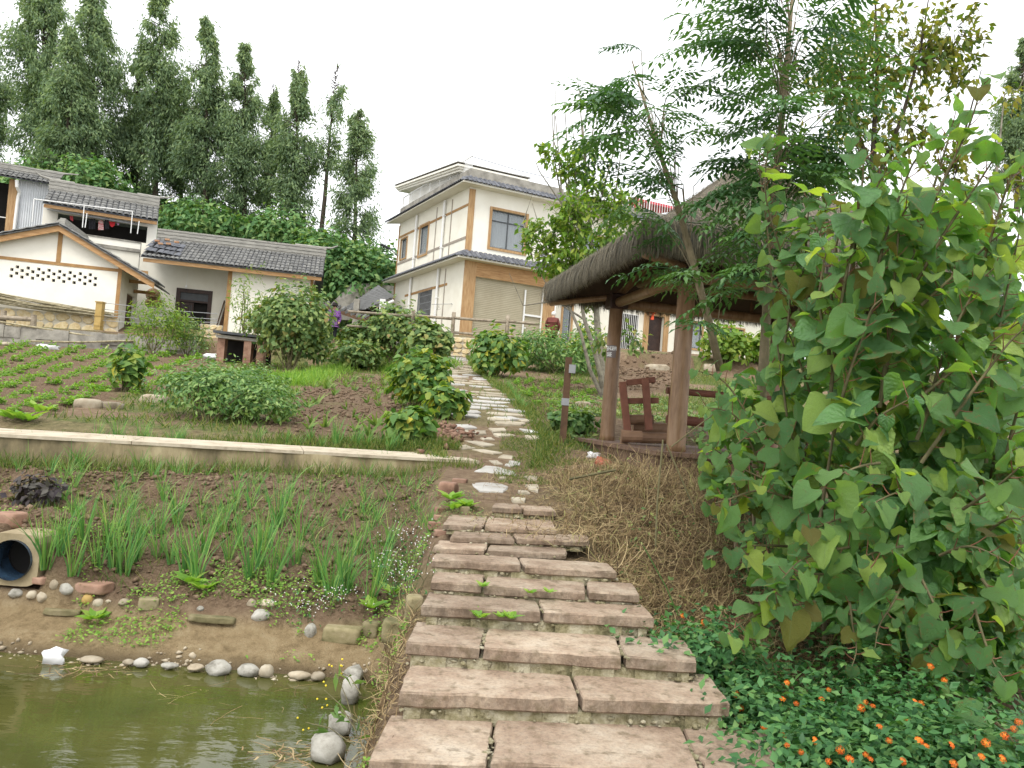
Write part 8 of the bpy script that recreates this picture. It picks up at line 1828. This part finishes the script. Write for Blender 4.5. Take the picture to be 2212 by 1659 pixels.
# ================================================================ people
def skinned(name, verts, edges, radii, mat, parent, sub=2):
    off = ORG[parent.name]; me_ = bpy.data.meshes.new(name); me_.from_pydata([tuple(np.array(v) - off) for v in verts], edges, []); o = obj(name, me_, parent)
    sk = o.modifiers.new('skin', 'SKIN'); sk.use_smooth_shade = True
    for i, d in enumerate(me_.skin_vertices[0].data): r_ = radii[i]; d.radius = (r_, r_) if isinstance(r_, (int, float)) else r_; d.use_root = (i == 0)
    sb2 = o.modifiers.new('sub', 'SUBSURF'); sb2.levels = sub; sb2.render_levels = sub; me_.materials.append(mat); return o
skin_m = M('skin', [(.36, .20, .13), (.46, .28, .19)], 8, .6, 0)
def person(label, base, face, coat, trousers, hair, hat=None, stoop=.12, H_=1.52, arms=((.3, .1), (.3, .1))):
    rt = thing('person', label, 'person', base); k = H_ / 1.6; f = unit(np.array([face[0], face[1], 0])); r_ = np.array([f[1], -f[0], 0]); B = np.array(base, float)
    def q(x, y, z): return B + r_ * x * k + f * y * k + np.array([0, 0, z * k])
    v = [q(0, 0, .88), q(0, stoop * .4, 1.08), q(0, stoop * .9, 1.26), q(0, stoop * 1.2, 1.38), q(0, stoop * 1.7, 1.45), q(0, stoop * 2.1, 1.56)]
    e = [(0, 1), (1, 2), (2, 3), (3, 4), (4, 5)]; rd = [.15, .135, .145, .075, .065, .095]
    for s in (-1, 1):
        b = len(v); v += [q(s * .09, 0, .80), q(s * .1, .03, .46), q(s * .1, 0, .08), q(s * .1, .12, .03)]; e += [(0, b), (b, b + 1), (b + 1, b + 2), (b + 2, b + 3)]; rd += [.095, .065, .045, .04]
        b = len(v); ar = arms[0 if s < 0 else 1]; v += [q(s * .2, stoop * .95, 1.3), q(s * .27, stoop * .9 - .02, 1.05), q(s * (.22), stoop + ar[0] * .6, .84), q(s * .20, stoop + ar[0] * .75, .76)]; e += [(2, b), (b, b + 1), (b + 1, b + 2), (b + 2, b + 3)]; rd += [.06, .045, .032, .03]
    skinned('body', [p for p in v], e, rd, skin_m, rt)
    v2 = v[:4] + [q(0, 0, .72)]; e2 = [(0, 1), (1, 2), (2, 3), (0, 4)]; rd2 = [.235, .22, .215, .12, .25]
    for s in (0, 1):
        b = 10 + s * 8; n0 = len(v2); v2 += [v[b], v[b + 1], v[b + 2]]; e2 += [(2, n0), (n0, n0 + 1), (n0 + 1, n0 + 2)]; rd2 += [.105, .085, .065]
    skinned('coat', v2, e2, rd2, coat, rt)
    v3 = [v[0]]; e3 = []; rd3 = [.15]
    for s in (0, 1):
        b = 6 + s * 8; n0 = len(v3); v3 += [v[b], v[b + 1], v[b + 2]]; e3 += [(0, n0), (n0, n0 + 1), (n0 + 1, n0 + 2)]; rd3 += [.115, .085, .07]
    skinned('trousers', v3, e3, rd3, trousers, rt)
    hc = q(0, stoop * 2.1 - .025, 1.585); vv, ff = ICO2; V = vv * np.array([.105, .115, .115]) * k; d = vv @ f; keep = [t for t in ff if not ((d[t].mean() > .35) and (vv[t][:, 2].mean() < .35))]
    npobj('hair', V + hc, np.array(keep), hair, rt, smooth=True)
    for s in (-1, 1):
        ey = q(s * .035, stoop * 2.1 + .085, 1.575); npobj('eye', ICO1[0] * .011 + ey, ICO1[1], mt['metal_dark'], rt)
    npobj('nose', ICO1[0] * np.array([.014, .014, .022]) + q(0, stoop * 2.1 + .098, 1.55), ICO1[1], skin_m, rt, smooth=True)
    if hat: mb = MB(); c = q(0, stoop * 2.1 - .01, 1.6); mb.tube([c + np.array([0, 0, z * k]) for z in (-.02, -.015, .0, .06, .12, .14)], [.19 * k, .19 * k, .135 * k, .13 * k, .10 * k, .03 * k], 16); mb.build('hat', hat, rt, smooth=True)
    return rt
pz_ = FF_.p(LE - .55, -.1, 1.2); pb_ = at(1190, 745, 33.2); pb_[2] = at(1190, 674, pb_[1])[2] - 1.55
person('white-haired person in a maroon coat seen from behind near the roller shutter', pb_, (.15, 1), M('maroon_coat', [(.10, .028, .022), (.15, .045, .035)], 6, .9, .2, 30, .01), M('black_trousers', [(.01, .01, .012), (.02, .02, .022)], 5, .9, 0), M('white_hair', [(.62, .60, .55), (.75, .73, .68)], 20, .8, .4, 60, .01), stoop=.10)
pb_ = at(716, 745, 33.5); pb_[2] = at(715, 657, 33.5)[2] - 1.55
pm = M('purple_floral', [(.045, .03, .09), (.16, .07, .24), (.30, .12, .34)], 26, .9, .1, 30, .01, pos=[.4, .5, .62])
person('person in a purple patterned jacket and dark hat behind the bean vines', pb_, (.35, -1), pm, M('dark_trousers_cloth', [(.015, .015, .02), (.03, .03, .035)], 5, .9, 0), M('dark_hair', [(.02, .018, .016), (.04, .035, .03)], 20, .8, 0), M('black_hat', [(.012, .010, .009), (.025, .02, .018)], 9, .9, .2, 40, .01), stoop=.06, H_=1.5)
